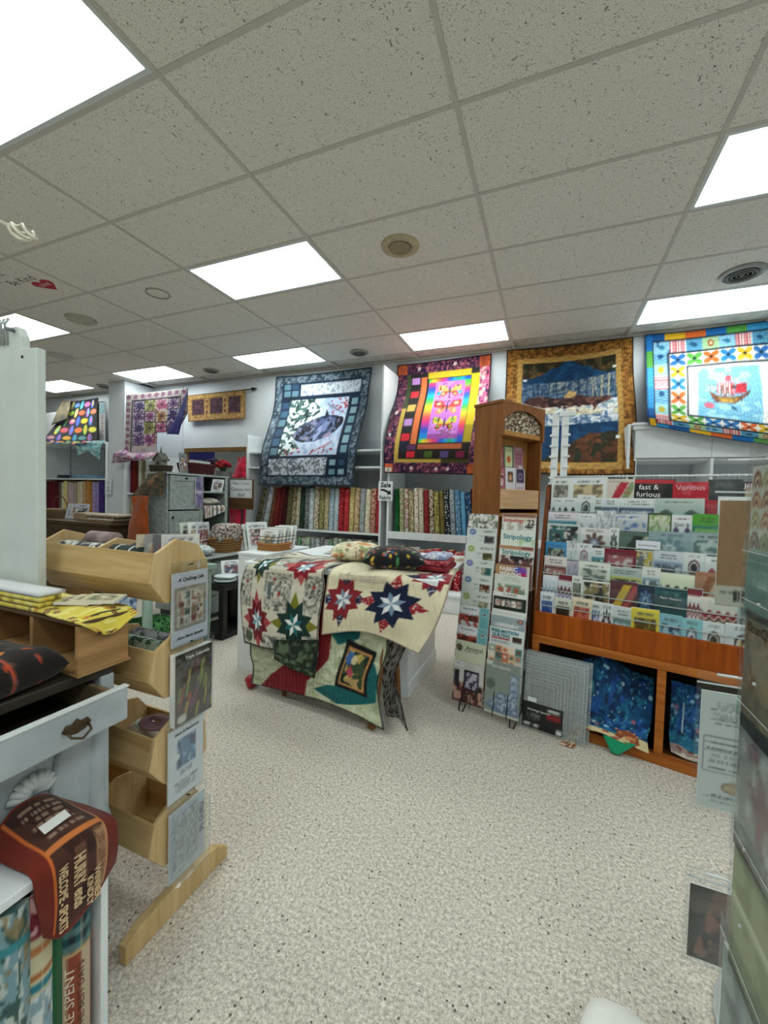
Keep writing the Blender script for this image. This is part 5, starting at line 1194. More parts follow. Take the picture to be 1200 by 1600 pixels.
for col, (tops, desc, sc_, wd) in enumerate(((tops0, desc0, .06, .180), (tops1, desc1, .256, .188))):
    for k in range(10):
        zt = (.06+(1083-tops[k])/280*1.06) if col == 0 else (.08+(1108-tops[k])/302*1.04)
        h = .235 if k < 9 else (zt-.05 if col == 0 else zt-.045)
        zb = zt-h*.997
        o = card('booklet', wd, h, mag_print(k, col), rp(sc_+(.012 if col and k < 3 else 0), zb, -.018), (-.07, 0, 0), .0035, label=f'{desc[k]}, {["left", "right"][col]} column of the wire rack', cat='booklet', group='booklets on the wire rack')
        M = rk.matrix_basis @ Matrix.LocRotScale(Vector(o.location), Euler(o.rotation_euler), None)
        rt = Matrix.Translation((-.45, 2.304, 0)) @ Matrix.Rotation(RZ, 4, 'Z') @ Matrix.LocRotScale(Vector(o.location), Euler((-.07, 0, 0)), None)
        o.location = rt.translation; o.rotation_euler = rt.to_euler()
        t_ = -.0042
        if col == 1:
            if k == 0: text('Stripology', .05, REDI, o, (-.03, t_, h*.84), width=.115, bold=.001); text('22', .05, INK, o, (.066, t_, h*.80), width=.04, bold=.001)
            elif k in (1, 2): text('Stripology', .05, TEALI, o, (0, t_, h*.84), width=.16, bold=.001)
            elif k == 3: text('FABRIC', .04, TXW, o, (-.02, t_, h*.9), width=.10, bold=.001); text('WEAVING', .04, TXW, o, (-.01, t_, h*.79), width=.12, bold=.001)
            elif k == 6: text('wonder', .04, TXW, o, (.01, t_, h*.74), width=.11)
            elif k == 7: text('FREE-MOTION', .03, TEALI, o, (-.01, t_, h*.92), width=.15, bold=.0015); text('QUILTING', .03, TEALI, o, (-.03, t_, h*.83), width=.10, bold=.0015)
            elif k == 9: text('NO DRAMA', .03, TXW, o, (-.01, t_, h*.90), width=.10)
        elif k in (6, 7): text('Bow & Bow', .03, plain('slate_ink', '#46507c', .5), o, (-.025, t_, h*.92), width=.085, shear=.2)
        elif k == 8: text('Animal', .04, plain('dark_green_ink', '#3c4a3c', .5), o, (.025, t_, h*.84), width=.10)
        # wire clip across the pocket front
        z = zb+.055
        if k < 9: MB().tube([rp(sc_-wd/2-.004, zb+.12, .012), rp(sc_-wd/2-.004, zb+.09, -.03), rp(sc_-wd/2-.004, zb+.05, -.03), rp(sc_-wd/2+.05, zb+.05, -.03), rp(sc_-wd/2+.05, zb+.02, -.03)], .0022, 5).build('pocket_wire', BLACKW, rk)
        if k < 9: MB().tube([rp(sc_+wd/2+.004, zb+.12, .012), rp(sc_+wd/2+.004, zb+.09, -.03), rp(sc_+wd/2-.05, zb+.07, -.03), rp(sc_+wd/2-.05, zb+.02, -.03)], .0022, 5).build('pocket_wire', BLACKW, rk)
for s in (.035, .085, .215, .29): MB().tube([rp(s, .20, -.032), rp(s, .04, -.036)], .0025, 5).build('pocket_wire', BLACKW, rk)
# ================================================================== TALL WOODEN HUTCH
H_A = -math.radians(32)     # its side faces the camera, its open front faces right
hu = empty('wooden_hutch', (-.294, 2.583, 0), H_A, 'tall brown wooden hutch with arched top behind the magazine rack', 'bookcase')
# local frame: -x is the depth of the case, +y runs along its open front
HB = wood('hutch_brown', '#70431f', '#945e32', 'Z', .5); HI = wood('hutch_inside', '#9c6c34', '#bc8a4e', 'Z', .5); HP = wood('pale_pine', '#c69a70', '#dcb890', 'Y', .55)
def hb(n, a, m=HB, bev=.003): return MB().box(*a).build(n, m, hu, bev)
HT, HW, HD = 1.82, .44, .21
hb('side_panel', (-HD, 0, 0, .02, 0, HT-.02)); hb('side_panel', (-HD, 0, HW-.02, HW, 0, HT-.02)); hb('back_panel', (-HD, -HD+.012, .02, HW-.02, 0, HT-.02), HI); hb('top', (-HD-.005, .01, -.006, HW+.006, HT-.02, HT))
# arched head rail in front
ar_ = [(0.0, 1.60), (0.02, 1.60)]+[(.02+(HW-.04)*t, 1.70+.075*math.sin(math.pi*t)**.7) for t in np.linspace(0, 1, 16)]+[(HW-.02, 1.60), (HW, 1.60), (HW, HT-.02), (0, HT-.02)]
MB().prism(ar_, 'X', .0, .014).build('arched_rail', HB, hu)
fp = Cv(60, 30, '#3c2c22', 2.); fp.blob('#d8ccb4', 20, .52, 4); fp.blob('#8a6a4a', 18, .66, 7)
cd = card('fabric_insert', HW-.04, .15, fp, (-.012, HW/2, 1.64), (0, 0, FX), .006, parent=hu, mat=CLOTH); cd['label'] = 'brown and cream scroll print panel under the arch'
hb('shelf', (-HD+.012, -.002, .02, HW-.02, 1.61, 1.64), HI); hb('inner_back', (-.11, -.10, .02, HW-.02, 1.15, 1.61), HI); hb('shelf', (-.1, -.018, .02, HW-.02, 1.255, 1.27), HI); hb('front_board', (-.018, .0, .02, HW-.02, 1.15, 1.275), HP); hb('shelf', (-HD+.012, -.004, .02, HW-.02, 1.10, 1.125), HI); hb('shelf', (-HD+.012, -.004, .02, HW-.02, .6, .62), HI); hb('bottom', (-HD+.012, -.004, .02, HW-.02, .04, .06), HI)
HM = Matrix.Translation((-.294, 2.583, 0)) @ Matrix.Rotation(H_A, 4, 'Z')
hc = [('#7c2c30', 'pattern with wine red border'), ('#4a5a3c', 'pattern in a dark green frame'), ('#a87c84', 'pink patchwork pattern'), ('#9a4a58', 'rose edged pattern'), ('#e2e0e4', 'white pattern with a small brown picture'), ('#d8d0dc', 'white pattern with a violet picture')]
for k, (q, ds) in enumerate(hc):
    r_, c_ = divmod(k, 3)
    c = Cv(16, 22, q)
    if k == 1: c.rect(.12, .06, .88, .94, '#c9cf9c'); c.ell(.5, .4, .2, .16, '#c0602c'); c.lines(.2, .72, .8, .88, 2, '#5a6a44', 2)
    elif k in (0, 3): c.rect(.1, .06, .9, .94, '#b06a70'); c.rect(.2, .2, .8, .7, '#dccfd0'); c.blob('#6a2430', 7, .55, k, c.R(.2, .2, .8, .7))
    elif k == 2: c.lines(.2, .86, .8, .94, 1, '#e4d4dc', 2); [c.ell(.5+a*.24, .48+b*.18, .1, .075, '#8c4a68') for a in (-1, 0, 1) for b in (-1, 0, 1)]; c.rect(.5, .05, .9, .15, '#d8c8cc')
    elif k == 4: c.rect(.22, .36, .78, .82, '#5c3a2c'); c.ell(.5, .56, .18, .14, '#d0a070')
    else: c.rect(.08, .36, .92, .97, '#3c2c48'); c.ell(.5, .64, .25, .17, '#8a7aa0'); c.ell(.5, .64, .12, .08, '#3c2c48'); c.lines(.15, .06, .85, .18, 1, '#a06a7a', 2)
    mt = HM @ Matrix.LocRotScale(Vector((-.068-.02*(1-r_), .10+.105*c_, 1.415 if r_ == 0 else 1.2705)), Euler((-.06, 0, FX)), None)
    o = card('pattern', .10, .15, c, mt.translation, mt.to_euler(), .003, label=f'{ds} in the hutch, {["upper", "lower"][r_]} row', cat='pattern', group='patterns in the hutch')
# ================================================================== PATTERN DISPLAY CASE
DZ = -math.radians(14)
DO = Vector((-.06, 2.333, 0)); DM = Matrix.Translation(DO) @ Matrix.Rotation(DZ, 4, 'Z')
dc = empty('display_case', DO, DZ, 'orange oak pattern display case with clear tiers', 'display case')
OK_ = wood('orange_oak', '#7a3404', '#ac540a', 'Z', .4, .8); OKX = wood('orange_oak_rail', '#8c4a14', '#bc7030', 'X', .4); OKD = wood('dark_oak_inside', '#3c2010', '#56301a', 'X', .6)
DW, DD = 1.06, .42
def db(n, a, m=OKX, bev=.003, par=None): return MB().box(*a).build(n, m, par or dc, bev)
db('bottom_rail', (0, DW, 0, .03, 0, .05)); db('floor_board', (.02, DW-.02, .03, DD-.02, .02, .045), OKD); db('top_rail', (0, DW, -.004, .03, .445, .485)); db('post', (.0, .035, 0, .03, .05, .445)); db('post', (.565, .60, 0, .03, .05, .445)); db('post', (DW-.035, DW, 0, .03, .05, .445))
db('front_board', (.004, DW-.004, .004, .022, .485, .612), OK_); db('back_panel', (.02, DW-.02, DD-.02, DD, .0, 1.3), plain('tan_back_board', '#5c4c34', .7)); db('deck', (.02, DW-.02, .03, DD-.02, .455, .475), OKD); db('divider', (.575, .59, .03, DD-.02, .045, .455), OKD)
for x in (0, DW-.02): MB().prism([(.03, 0), (.03, .62), (.16, 1.27), (.2, 1.3), (DD, 1.3), (DD, 0)], 'X', x, x+.02).build('side_panel', wood('oak_side', '#5e2c16', '#7c4220', 'Z', .4), dc)
# tiers
NT = 8; TZ = [.545, .645, .73, .815, .90, .985, 1.07, 1.155]
def tier_y(k): return .028+.018*k
for k in range(1, NT):
    z = TZ[k]
    db('tier_shelf', (.02, DW-.02, tier_y(k)-.012, tier_y(k)+.03, z-.004, z), plain('clear_tier_edge', '#b9c2c0', .2), 0)
    f = MB().box(.02, DW-.02, tier_y(k)-.014, tier_y(k)-.0125, z, z+.05).build('clear_lip', FILM, dc)
rl = MB().tube([(.03, .2, 1.345), (DW-.02, .2, 1.345)], .005, 8); 
for x in (.06, DW-.06): rl.tube([(x, .2, 1.30), (x, .2, 1.345)], .004, 6)
WW = plain('white_wire', '#d4d8d8', .4)
rl.build('hanging_rail', WW, dc)
for k in range(40):
    x = .24+.019*k+(.004 if k % 5 == 0 else 0)
    if k in (3, 4, 9): continue
    MB().tube([(x, .19, 1.335), (x, .195, 1.352), (x, .206, 1.352), (x+.004, .208, 1.31)], .0018, 5).build('hook', WW, dc)
def pk(spec, seed):
    """one pattern packet: (width, paper, accent, accent, style)"""
    w, base, a, b, st = spec; r = random.Random(seed); c = Cv(22, 26, base); ink = '#4a4c50'
    # only the upper half of a packet shows above the tier in front
    if st == 'frame': c.rect(.12, .08, .88, .78, a); c.blob(b, 9, .5, seed, c.R(.12, .08, .88, .78)); c.lines(.2, .83, .8, .93, 1, ink, seed)
    elif st == 'blob': c.rect(.04, .04, .96, .84, a); c.blob(b, 7, .52, seed, c.R(.04, .04, .96, .84)); c.lines(.15, .87, .85, .95, 1, ink, seed)
    elif st == 'circle': c.ell(.5, .58, .26, .22, a); c.ell(.5, .58, .2, .17, base); c.ell(.5, .58, .15, .13, b); c.blob(a, 12, .6, seed, c.ellm(.5, .58, .15, .13)); c.lines(.25, .87, .75, .94, 1, ink, seed)
    elif st == 'zig':
        t = np.abs(((c.U*4) % 1)-.5)*.3; c.put((c.V > .35+t) & (c.V < .5+t), a); c.put((c.V > .2+t) & (c.V < .3+t), b); c.rect(0, .8, 1, 1, a if seed % 2 else base)
    elif st == 'dia':
        for x in (.25, .75): c.poly([(x-.14, .56), (x, .68), (x+.14, .56), (x, .44)], a)
        c.lines(.2, .84, .8, .93, 1, ink, seed)
    elif st == 'plain': c.blob(a, 6, .58, seed); c.lines(.2, .8, .8, .92, 2, b, seed)
    elif st == 'title': c.rect(0, .0, 1, .70, a); c.rect(.1, .30, .9, .62, b); c.blob(base, 8, .6, seed, c.R(.1, .1, .9, .62)); c.lines(.15, .76, .85, .93, 2, ink, seed)
    elif st == 'kal':
        for q in range(8):
            an = q*math.pi/4; c.ell(.5+.24*math.cos(an), .55+.2*math.sin(an), .12, .07, a, ang=an); c.ell(.5+.12*math.cos(an+.4), .55+.1*math.sin(an+.4), .06, .04, b, ang=an)
        c.lines(.2, .86, .8, .94, 1, ink, seed)
    elif st == 'stripe': c.poly([(.0, .1), (.3, .1), (.8, .9), (.5, .9)], a); c.poly([(.35, .1), (.6, .1), (1., .75), (1, .9), (.85, .9)], b); c.lines(.05, .9, .6, .96, 1, ink, seed)
    elif st == 'photo': c.rect(.06, .05, .94, .95, a); c.blob(b, 6, .5, seed, c.R(.06, .05, .94, .95)); c.blob('#d4ccc0', 9, .64, seed+1, c.R(.06, .05, .94, .95)); c.lines(.3, .8, .7, .87, 1, '#e4e4e0', seed)
    c.frame(0, 0, 1, 1, .02, '#d8dcdc') if rgb(base)[0] > .7 else None
    return c
ROWS = [
 [(.075, '#dfe3ea', '#2c4a8c', '#4a6aa8', 'frame', 'white, blue pictured'), (.09, '#e2ddcc', '#4a3828', '#2c2018', 'frame', 'cream, brown pictured'), (.10, '#ead8ba', '#a83c34', '#c86a4c', 'frame', 'peach, red pictured'), (.05, '#e4e4e0', '#4a5a8c', '#c8ccd8', 'frame', 'white, blue framed'), (.06, '#e2e4e4', '#34363a', '#c8cac8', 'kal', 'white, black dotted'), (.09, '#d6dcdc', '#5a8c8c', '#a8bcbc', 'title', 'grey, teal banded'), (.12, '#e2cf3c', '#5a4a20', '#8c7a2c', 'frame', 'bright yellow'), (.09, '#86bccc', '#2c4a6c', '#a8d0dc', 'frame', 'light blue'), (.08, '#8cc8d0', '#6c4a5c', '#e4e0e4', 'circle', 'aqua, plum circled'), (.09, '#dfe2e4', '#3c3a34', '#6a6448', 'circle', 'white, black circled'), (.13, '#d3d9dc', '#4a2c24', '#c8b878', 'circle', 'grey, brown rosette'), (.12, '#e2e6ea', '#6a7078', '#a8b0b8', 'title', 'white, grey banded')],
 [(.08, '#dfe2ea', '#9aa8c0', '#c0c8d8', 'zig', 'white, blue lined'), (.08, '#dcdce0', '#6e2430', '#8c8ca8', 'zig', 'white, wine topped'), (.05, '#e0e0dc', '#5a5a50', '#8c8c7c', 'frame', 'white, grey framed'), (.14, '#e4e2da', '#2c2a24', '#8a7a4c', 'photo', 'black and gold pictured'), (.12, '#5c3438', '#c8a83c', '#a84c4c', 'stripe', 'wine, gold striped'), (.08, '#1f2f44', '#3f6a94', '#8aa8c0', 'kal', 'navy knotted'), (.13, '#24484c', '#2c585c', '#86a8a8', 'plain', 'dark teal'), (.06, '#e0dcd8', '#7c2c34', '#a8787c', 'zig', 'wine banded slim'), (.13, '#dcd6ca', '#8c2c34', '#5a4034', 'zig', 'red bordered, zigzag'), (.11, '#aab4b2', '#5a6260', '#8a9290', 'frame', 'grey pictured'), (.10, '#c8ccca', '#2c3034', '#7a8280', 'photo', 'grey, black pictured')],
 [(.11, '#e0d8d4', '#6e302c', '#b8847c', 'title', 'red brown boxed'), (.06, '#b4acbc', '#9a92a8', '#8a8298', 'plain', 'lilac'), (.14, '#dfe2da', '#c0c8bc', '#6a7468', 'frame', 'white, grey stitched'), (.14, '#b4c0bc', '#c8c85c', '#2c3030', 'title', 'grey green, yellow boxed'), (.07, '#d8dcd8', '#8aa8b4', '#5a6a6c', 'title', 'pale, blue banded'), (.13, '#dfe4c8', '#2c2c28', '#8c4a58', 'zig', 'pale green, black zigzag'), (.09, '#a4785c', '#8c5434', '#c8a88c', 'stripe', 'tan brown'), (.15, '#dcdfda', '#4c5a50', '#a8b4a8', 'frame', 'white, green trellis'), (.1, '#c8ccca', '#7a8280', '#a4aaa8', 'plain', 'plain grey')],
 [(.10, '#3f8cc0', '#3c4034', '#a8aca0', 'frame', 'sky blue framed'), (.05, '#dcdfe0', '#b8bcc0', '#8a8e90', 'plain', 'plain white slim'), (.07, '#dfe0e4', '#8c4a58', '#a8a8b0', 'circle', 'white, red swirl'), (.06, '#dfe4e4', '#4a8a9a', '#3c7c6c', 'title', 'white, green banded'), (.13, '#7a2030', '#d8ccc8', '#a85a64', 'frame', 'wine red, white figures'), (.07, '#d0cca8', '#c0a83c', '#6a6a6c', 'photo', 'yellow and grey'), (.11, '#c8d0d8', '#8a9cb4', '#5a6470', 'title', 'blue grey striped'), (.08, '#d8dcdc', '#5c3034', '#20242a', 'circle', 'white, black and wine'), (.10, '#dfe2e0', '#a83040', '#d8c8c8', 'dia', 'white, red diamond'), (.08, '#d8dad4', '#1f2420', '#8a8c84', 'blob', 'black floral'), (.12, '#5c2028', '#7c2c34', '#d0b8b4', 'plain', 'dark red')],
 [(.15, '#c0ccc8', '#3c6a6c', '#2c2c30', 'photo', 'teal boat pictured'), (.13, '#dfdcdc', '#6a4a44', '#8a94b4', 'kal', 'brown kaleidoscope'), (.04, '#e0e2e0', '#3c4040', '#8a8e8c', 'kal', 'slim white'), (.12, '#5a7064', '#20302a', '#a8b09a', 'stripe', 'dark green planked'), (.15, '#8ea6aa', '#6c8a90', '#c0d0d0', 'kal', 'grey teal flowered'), (.13, '#9cb0b0', '#5c7474', '#b8c4c0', 'frame', 'grey green pictured'), (.14, '#dcdcd4', '#4a2420', '#20181a', 'photo', 'brown banded feather'), (.07, '#dcdce0', '#4a3c84', '#8a80b0', 'photo', 'violet')],
 [(.14, '#dcd4dc', '#2f8a98', '#5ab0b8', 'title', 'teal banded'), (.09, '#dfe2e4', '#a8b0b8', '#7a8088', 'dia', 'white, grey dotted'), (.08, '#e0e2e4', '#b0b8bc', '#8a9094', 'plain', 'plain white'), (.14, '#d0d4dc', '#5a7ab0', '#c8ccd4', 'photo', 'blue village'), (.09, '#4a5a40', '#8ca86c', '#c8d0b0', 'photo', 'olive leaf'), (.08, '#e0e2e4', '#5a4a6c', '#a8a0b4', 'dia', 'white titled'), (.10, '#4f9a34', '#2c7a6c', '#8cc060', 'title', 'bright green'), (.15, '#b8ccce', '#20282c', '#8aa0a4', 'dia', 'pale teal, two black hats'), (.10, '#c8d2d0', '#2c3438', '#7a8684', 'frame', 'grey, black banded')],
 [(.06, '#dfe2e2', '#5a5e62', '#a8acb0', 'dia', 'small white, first'), (.07, '#dfe4e2', '#24282c', '#7a8084', 'dia', 'small white, black diamonds'), (.08, '#dce2e0', '#34363a', '#6a7070', 'circle', 'small white, dark tilted square'), (.04, '#d8e0dc', '#3c4a44', '#8a9c94', 'title', 'slim pale green'), (.07, '#dde2e4', '#4a5a7c', '#8a9ab4', 'title', 'white, blue houses'), (.15, '#dee2e2', '#2c4060', '#a8b0bc', 'title', 'white, navy boxed'), (.18, '#b8c6c0', '#4a5c58', '#8a9a94', 'dia', 'large grey green'), (.05, '#a83038', '#7c2028', '#c87078', 'plain', 'slim red'), (.15, '#e4e2e2', '#a86a64', '#8ab0a4', 'frame', 'white framed with red title'), (.11, '#e4e4e4', '#c0b8b8', '#8a8486', 'frame', 'white framed at the end')],
 [(.08, '#dde2e0', '#a8a49c', '#6a665c', 'frame', 'white, grey floral'), (.15, '#e0e4e4', '#7a6c58', '#c8b890', 'frame', 'white, brown floral wide'), (.10, '#d2c8bc', '#b02c38', '#8a9a6c', 'stripe', 'red and cream'), (.14, '#20201f', '#34302e', '#6a4a48', 'plain', 'black with white script'), (.11, '#b02030', '#c04450', '#e0c0c0', 'plain', 'red with white title'), (.10, '#4a4c4c', '#3a3c3c', '#8c8e8c', 'plain', 'dark grey'), (.16, '#34332f', '#a87880', '#b8a888', 'photo', 'black topped patchwork')]]
rname = ['bottom tier', 'second tier', 'third tier', 'fourth tier', 'fifth tier', 'sixth tier', 'seventh tier', 'top tier']
for k, row in enumerate(ROWS):
    tot = sum(q[0] for q in row); x = .028; kk = (DW-.056)/tot
    for i, q in enumerate(row):
        w = q[0]*kk; z0 = TZ[k] if k else .49
        h = (.165 if k else .205)+random.Random(k*31+i).uniform(-.008, .012)
        if k == 7: h = .17
        ty = random.Random(k*7+i*13).choice((0, 0, 0, .012, -.012, .03, -.025))
        h += random.Random(k*17+i*5).uniform(-.012, .014); dy = tier_y(k)+.004*(i % 2)+(.012 if k else .006)
        mt = DM @ Matrix.LocRotScale(Vector((x+w/2, dy, z0+.0005+.5*w*abs(math.sin(ty)))), Euler((-.06, ty, 0)), None)
        o = card('pattern_packet', w*1.04, h, pk(q[:5], k*37+i*3+1), mt.translation, mt.to_euler(), .0025, label=f'{q[5]} pattern packet, {ORD[i]} from left on {rname[k]} of the display', cat='pattern packet', group='pattern packets in the display case')
        t_ = -.0031
        if k == 7 and i == 2: text('Sweet\nSecrets', .03, plain('red_ink', '#b8303c', .5), o, (.01, t_, h*.68), width=w*.6)
        if k == 7 and i == 3: text('fast &\nfurious', .03, TXW, o, (-.02, t_, h*.66), width=w*.6); db2 = MB().box(-w*.5, w*.5, -.0033, -.0027, h*.88, h*.99).build('red_header', REDI, o)
        if k == 7 and i == 4: text('Various', .03, plain('pink_ink', '#e0b0b4', .5), o, (0, t_, h*.82), width=w*.85)
        if k == 7 and i == 6: text('Jelly Roll Quilts', .03, TXW, o, (0, t_, h*.88), width=w*.95)
        if k == 6 and i == 8: text('Snapshot', .03, REDI, o, (0, t_, h*.70), width=w*.75, bold=.0008)
        if k == 5 and i == 5: text('Sash &', .03, INK, o, (0, t_, h*.72), width=w*.7)
        if k == 1 and i == 6: text('Paper Passport', .02, TXW, o, (0, t_, h*.72), width=w*.7, shear=.3)
        if k == 4 and i == 7: pass
        x += w
tg = Cv(10, 5, '#dfe4ec'); mt = DM @ Matrix.Translation((.50, tier_y(5)-.02, .985))
o = card('shelf_tag', .10, .04, tg, mt.translation, (0, 0, DZ), .0015, label='small white shelf tag clipped to the sixth tier of display', cat='tag'); text('Accordion Designs', .012, plain('blue_ink', '#4a5470', .5), o, (0, -.002, .018), width=.08)
# white clip strips standing behind the top tier
for k, (px, lb) in enumerate(((858, 'left'), (878, 'right'))):
    c0 = DM @ Vector((.024+.052*k, .215, 1.30))
    t = empty('clip_strip', c0, DZ+.1, f'white plastic clip strip standing on the display, {lb} one of two', 'clip strip', 'white clip strips')
    MB().box(-.018, .018, -.006, .006, 0, .40).build('strip', WHITE, t, .002); MB().box(-.024, .024, -.03, .03, 0, .012).build('foot', WHITE, t, .002)
    for j in range(6): MB().box(-.026 if k == 0 else .0, .012 if k == 0 else .03, -.016, -.006, .035+.06*j, .047+.06*j).build('clip', WHITE, t, .001)
MB().box(-.03, .05, -.012, .012, .385, .41).build('cross_clip', WHITE, t, .003)
# ------------------------------------------------------------------ square ruler packs leaning on the case
RULER = film('acrylic_ruler', (.86, .90, .90), .2, .15, .22)
LINE = plain('grey_ruler_lines', '#c4cccc', .5); LINED = plain('dark_ruler_lines', '#4a5254', .5)
for k in range(2):
    mt = DM @ Matrix.LocRotScale(Vector((.135+.012*k-.02, -.075+.028*k, .003)), Euler((-.1, 0, .02)), None)
    t = empty('quilting_ruler', mt.translation, 0, ['clear square ruler with black label leaning on the display, front one', 'clear square ruler leaning on the display, rear one'][k], 'ruler', 'clear square rulers'); t.rotation_euler = mt.to_euler()
    MB().box(-.175, .175, 0, .005, 0, .40).build('acrylic_plate', RULER, t, .001)
    ln = MB(); ld = MB()
    for j in range(9):
        a = .155-.017*j
        for z in (.02, ): ln.box(-.155, a, -.0006, -.0002, .3755-.017*j, .3768-.017*j); ln.box(a, a+.0013, -.0006, -.0002, .06, .377-.017*j)
    for j in range(20): ld.box(-.165+.017*j, -.161+.017*j, -.0006, -.0002, .385, .389); ld.box(.162, .166, -.0006, -.0002, .02+.018*j, .024+.018*j)
    for j in range(-4, 5): ld.box(-.155, .155, -.0006, -.0002, .2+.03*j, .2008+.03*j); ld.box(.03*j, .03*j+.0008, -.0006, -.0002, .05, .37)
    ln.build('light_lines', LINE, t); ld.build('dark_lines', LINED, t)
    if k == 0:
        lb = Cv(24, 14, '#1d1f20'); lb.lines(.08, .30, .5, .62, 4, '#8a8e90', 3); lb.rect(.60, .5, .94, .72, '#8c2028'); lb.rect(.62, .78, .92, .9, '#cfd2d2'); lb.rect(.05, .08, .2, .18, '#d4d6d6'); lb.rect(.3, .08, .42, .18, '#d4d6d6'); lb.rect(.86, .04, .97, .22, '#d4d6d6')
        o = card('label_card', .20, .13, lb, (-.03, -.002, .012), (0, 0, 0), .0015, parent=t); o['label'] = 'black product label'
        text('Stripology Squared', .02, TXW, t, (-.05, -.0042, .105), width=.11); card('price_sticker', .045, .022, Cv(4, 3, '#dfe3e4'), (-.085, -.002, .145), (0, 0, 0), .001, parent=t)
# ------------------------------------------------------------------ fabric in the lower compartments
def galaxy(nu, nv, seed, sand=.2):
    c = Cv(nu, nv, '#174a74'); c.blob('#0f2a50', 7, .5, seed, None, .7); c.blob('#1f6f8c', 9, .58, seed+1, None, .6); c.blob('#2450a0', 6, .62, seed+2, None, .6); c.blob('#0c2038', 16, .62, seed+4, None, .6); c.blob('#3a86a4', 24, .70, seed+5, None, .7); c.mot(.25, 14, seed+6)
    r = random.Random(seed)
    c.put(c.V < sand*1.4, '#2f8aa8', .6)
    for k in range(40): c.ell(r.random(), sand+(1-sand)*r.random(), .008, .008, '#a8d0d8')
    for k in range(7): c.ell(r.random(), sand+(.9-sand)*r.random(), .025, .022, '#9cc8d4'); 
    for k in range(4):
        u, v = r.random(), sand+.1+(.7-sand)*r.random()
        for a in range(5): c.ell(u+.02*math.cos(a*1.257), v+.02*math.sin(a*1.257), .02, .006, ['#c86a78', '#b8ccd8'][k % 2], ang=a*1.257)
    return c
def dl(rows_): return [[tuple(DM @ Vector(p)) for p in r] for r in rows_]
g1 = galaxy(90, 90, 4, .14); g1.ell(.22, .66, .05, .05, '#3a8a8c'); g1.ell(.22, .66, .02, .02, '#c8e8e4')
m = g1.V < .16+.03*np.sin(g1.U*9); g1.put(m, '#d8c79c'); g1.blob('#a85a3c', 9, .62, 5, m); g1.poly([(.55, .10), (.58, .24), (.72, .28), (.86, .22), (.88, .06), (.80, .06), (.76, .14), (.66, .14), (.62, .06)], '#8c4a30'); g1.blob('#c88a5a', 20, .6, 8, g1.R(.55, .06, .88, .28))
sheet('ocean_fabric', dl([[(.24, .12, .36), (.33, .09, .425), (.45, .13, .37), (.55, .14, .35)], [(.22, .05, .28), (.33, .03, .34), (.44, .07, .30), (.55, .10, .27)], [(.21, .0, .16), (.33, -.012, .19), (.44, .02, .18), (.55, .035, .16)], [(.225, -.02, .09), (.33, -.03, .12), (.45, -.02, .12), (.54, -.022, .12)], [(.23, -.028, .055), (.33, -.04, .085), (.45, -.045, .075), (.55, -.04, .06)]]),
      g1, CLOTH, thick=.005, ripple=.03, label='blue undersea print fabric with a cream bear hem in the left compartment', cat='fabric')
g2 = galaxy(50, 60, 9, .3); m = g2.V < .22+.03*np.sin(g2.U*12); g2.put(m, '#9c8c84'); g2.blob('#d8ccc0', 8, .5, 5, m); g2.blob('#7a4a44', 8, .62, 6, m)
for a in range(22): g2.poly([(.3, .72), (.3+.28*math.cos(a*.285), .72+.22*math.sin(a*.285)), (.3+.28*math.cos(a*.285+.03), .72+.22*math.sin(a*.285+.03))], '#5a94b0', .6)
g2.rect(.21, .45, .225, .78, '#a8c4cc')
sheet('night_fabric', dl([[(.62, .14, .36), (.75, .13, .36), (1.0, .14, .35)], [(.62, .09, .24), (.75, .07, .24), (1.0, .08, .24)], [(.62, .06, .12), (.75, .04, .12), (1.0, .05, .12)], [(.63, .05, .055), (.75, .034, .05), (1.0, .04, .05)]]), g2, CLOTH, thick=.006, ripple=.03, label='dark blue starry print fabric in the right compartment', cat='fabric')
s1 = Cv(24, 16, '#d8c8a4'); s1.blob('#8c3c30', 8, .52, 4); s1.blob('#5c4a38', 10, .66, 6)
sheet('hem_scrap', dl([[(.225, -.035, .10), (.26, -.04, .10)], [(.215, -.05, .05), (.26, -.052, .05)], [(.205, -.06, .012), (.25, -.062, .012)], [(.18, -.12, .008), (.25, -.115, .008)]]), s1, CLOTH, thick=.005, label='cream and red fabric corner trailing onto the carpet', cat='fabric')
s2 = Cv(10, 8, '#1f9a6c'); s2.mot(.1, 5, 2)
sheet('green_scrap', dl([[(.36, -.032, .075), (.50, -.036, .08)], [(.38, -.037, .04), (.47, -.042, .05)], [(.40, -.045, .008), (.43, -.048, .01)]]), s2, CLOTH, thick=.004, label='bright green fabric corner under the cream hem', cat='fabric')
# ================================================================== WOODEN BIN STAND (left)
PLY = wood('pale_birch', '#b6945e', '#d2b482', 'X', .5); PLYZ = wood('pale_birch_end', '#b89866', '#d4b788', 'Z', .5)
bsd = empty('bin_stand', (-1.2, .85, 0), 0, 'tall birch stand of tilted fabric bins at the left', 'stand')
BX0, BX1 = -1.45, -.95
def bb(n, poly, xa, xb, m=PLY, par=None, bev=.002):
    return MB().prism([(p[0]-.85, p[1]) for p in poly], 'X', xa+1.2, xb+1.2).build(n, m, par or bsd, bev)
for x in (BX0+.02, BX1-.018):
    bb('post', [(.82, .06), (.90, .06), (.90, 1.0), (.82, 1.0)], x, x+.016, PLYZ)
    bb('foot', [(.68, .001), (.68, .05), (.72, .066), (.80, .075), (.90, .078), (.985, .068), (1.03, .035), (1.03, .001)], x-.004, x+.022, PLYZ)
BINS = [(0, .0, 1.), (-.012, -.262, 1.), (-.012, -.50, 1.), (-.012, -.735, 1.)]
OCT = [(.745, .96), (.79, .90), (.90, .885), (.94, .915), (.935, 1.0), (.90, 1.05), (.825, 1.072), (.762, 1.038)]
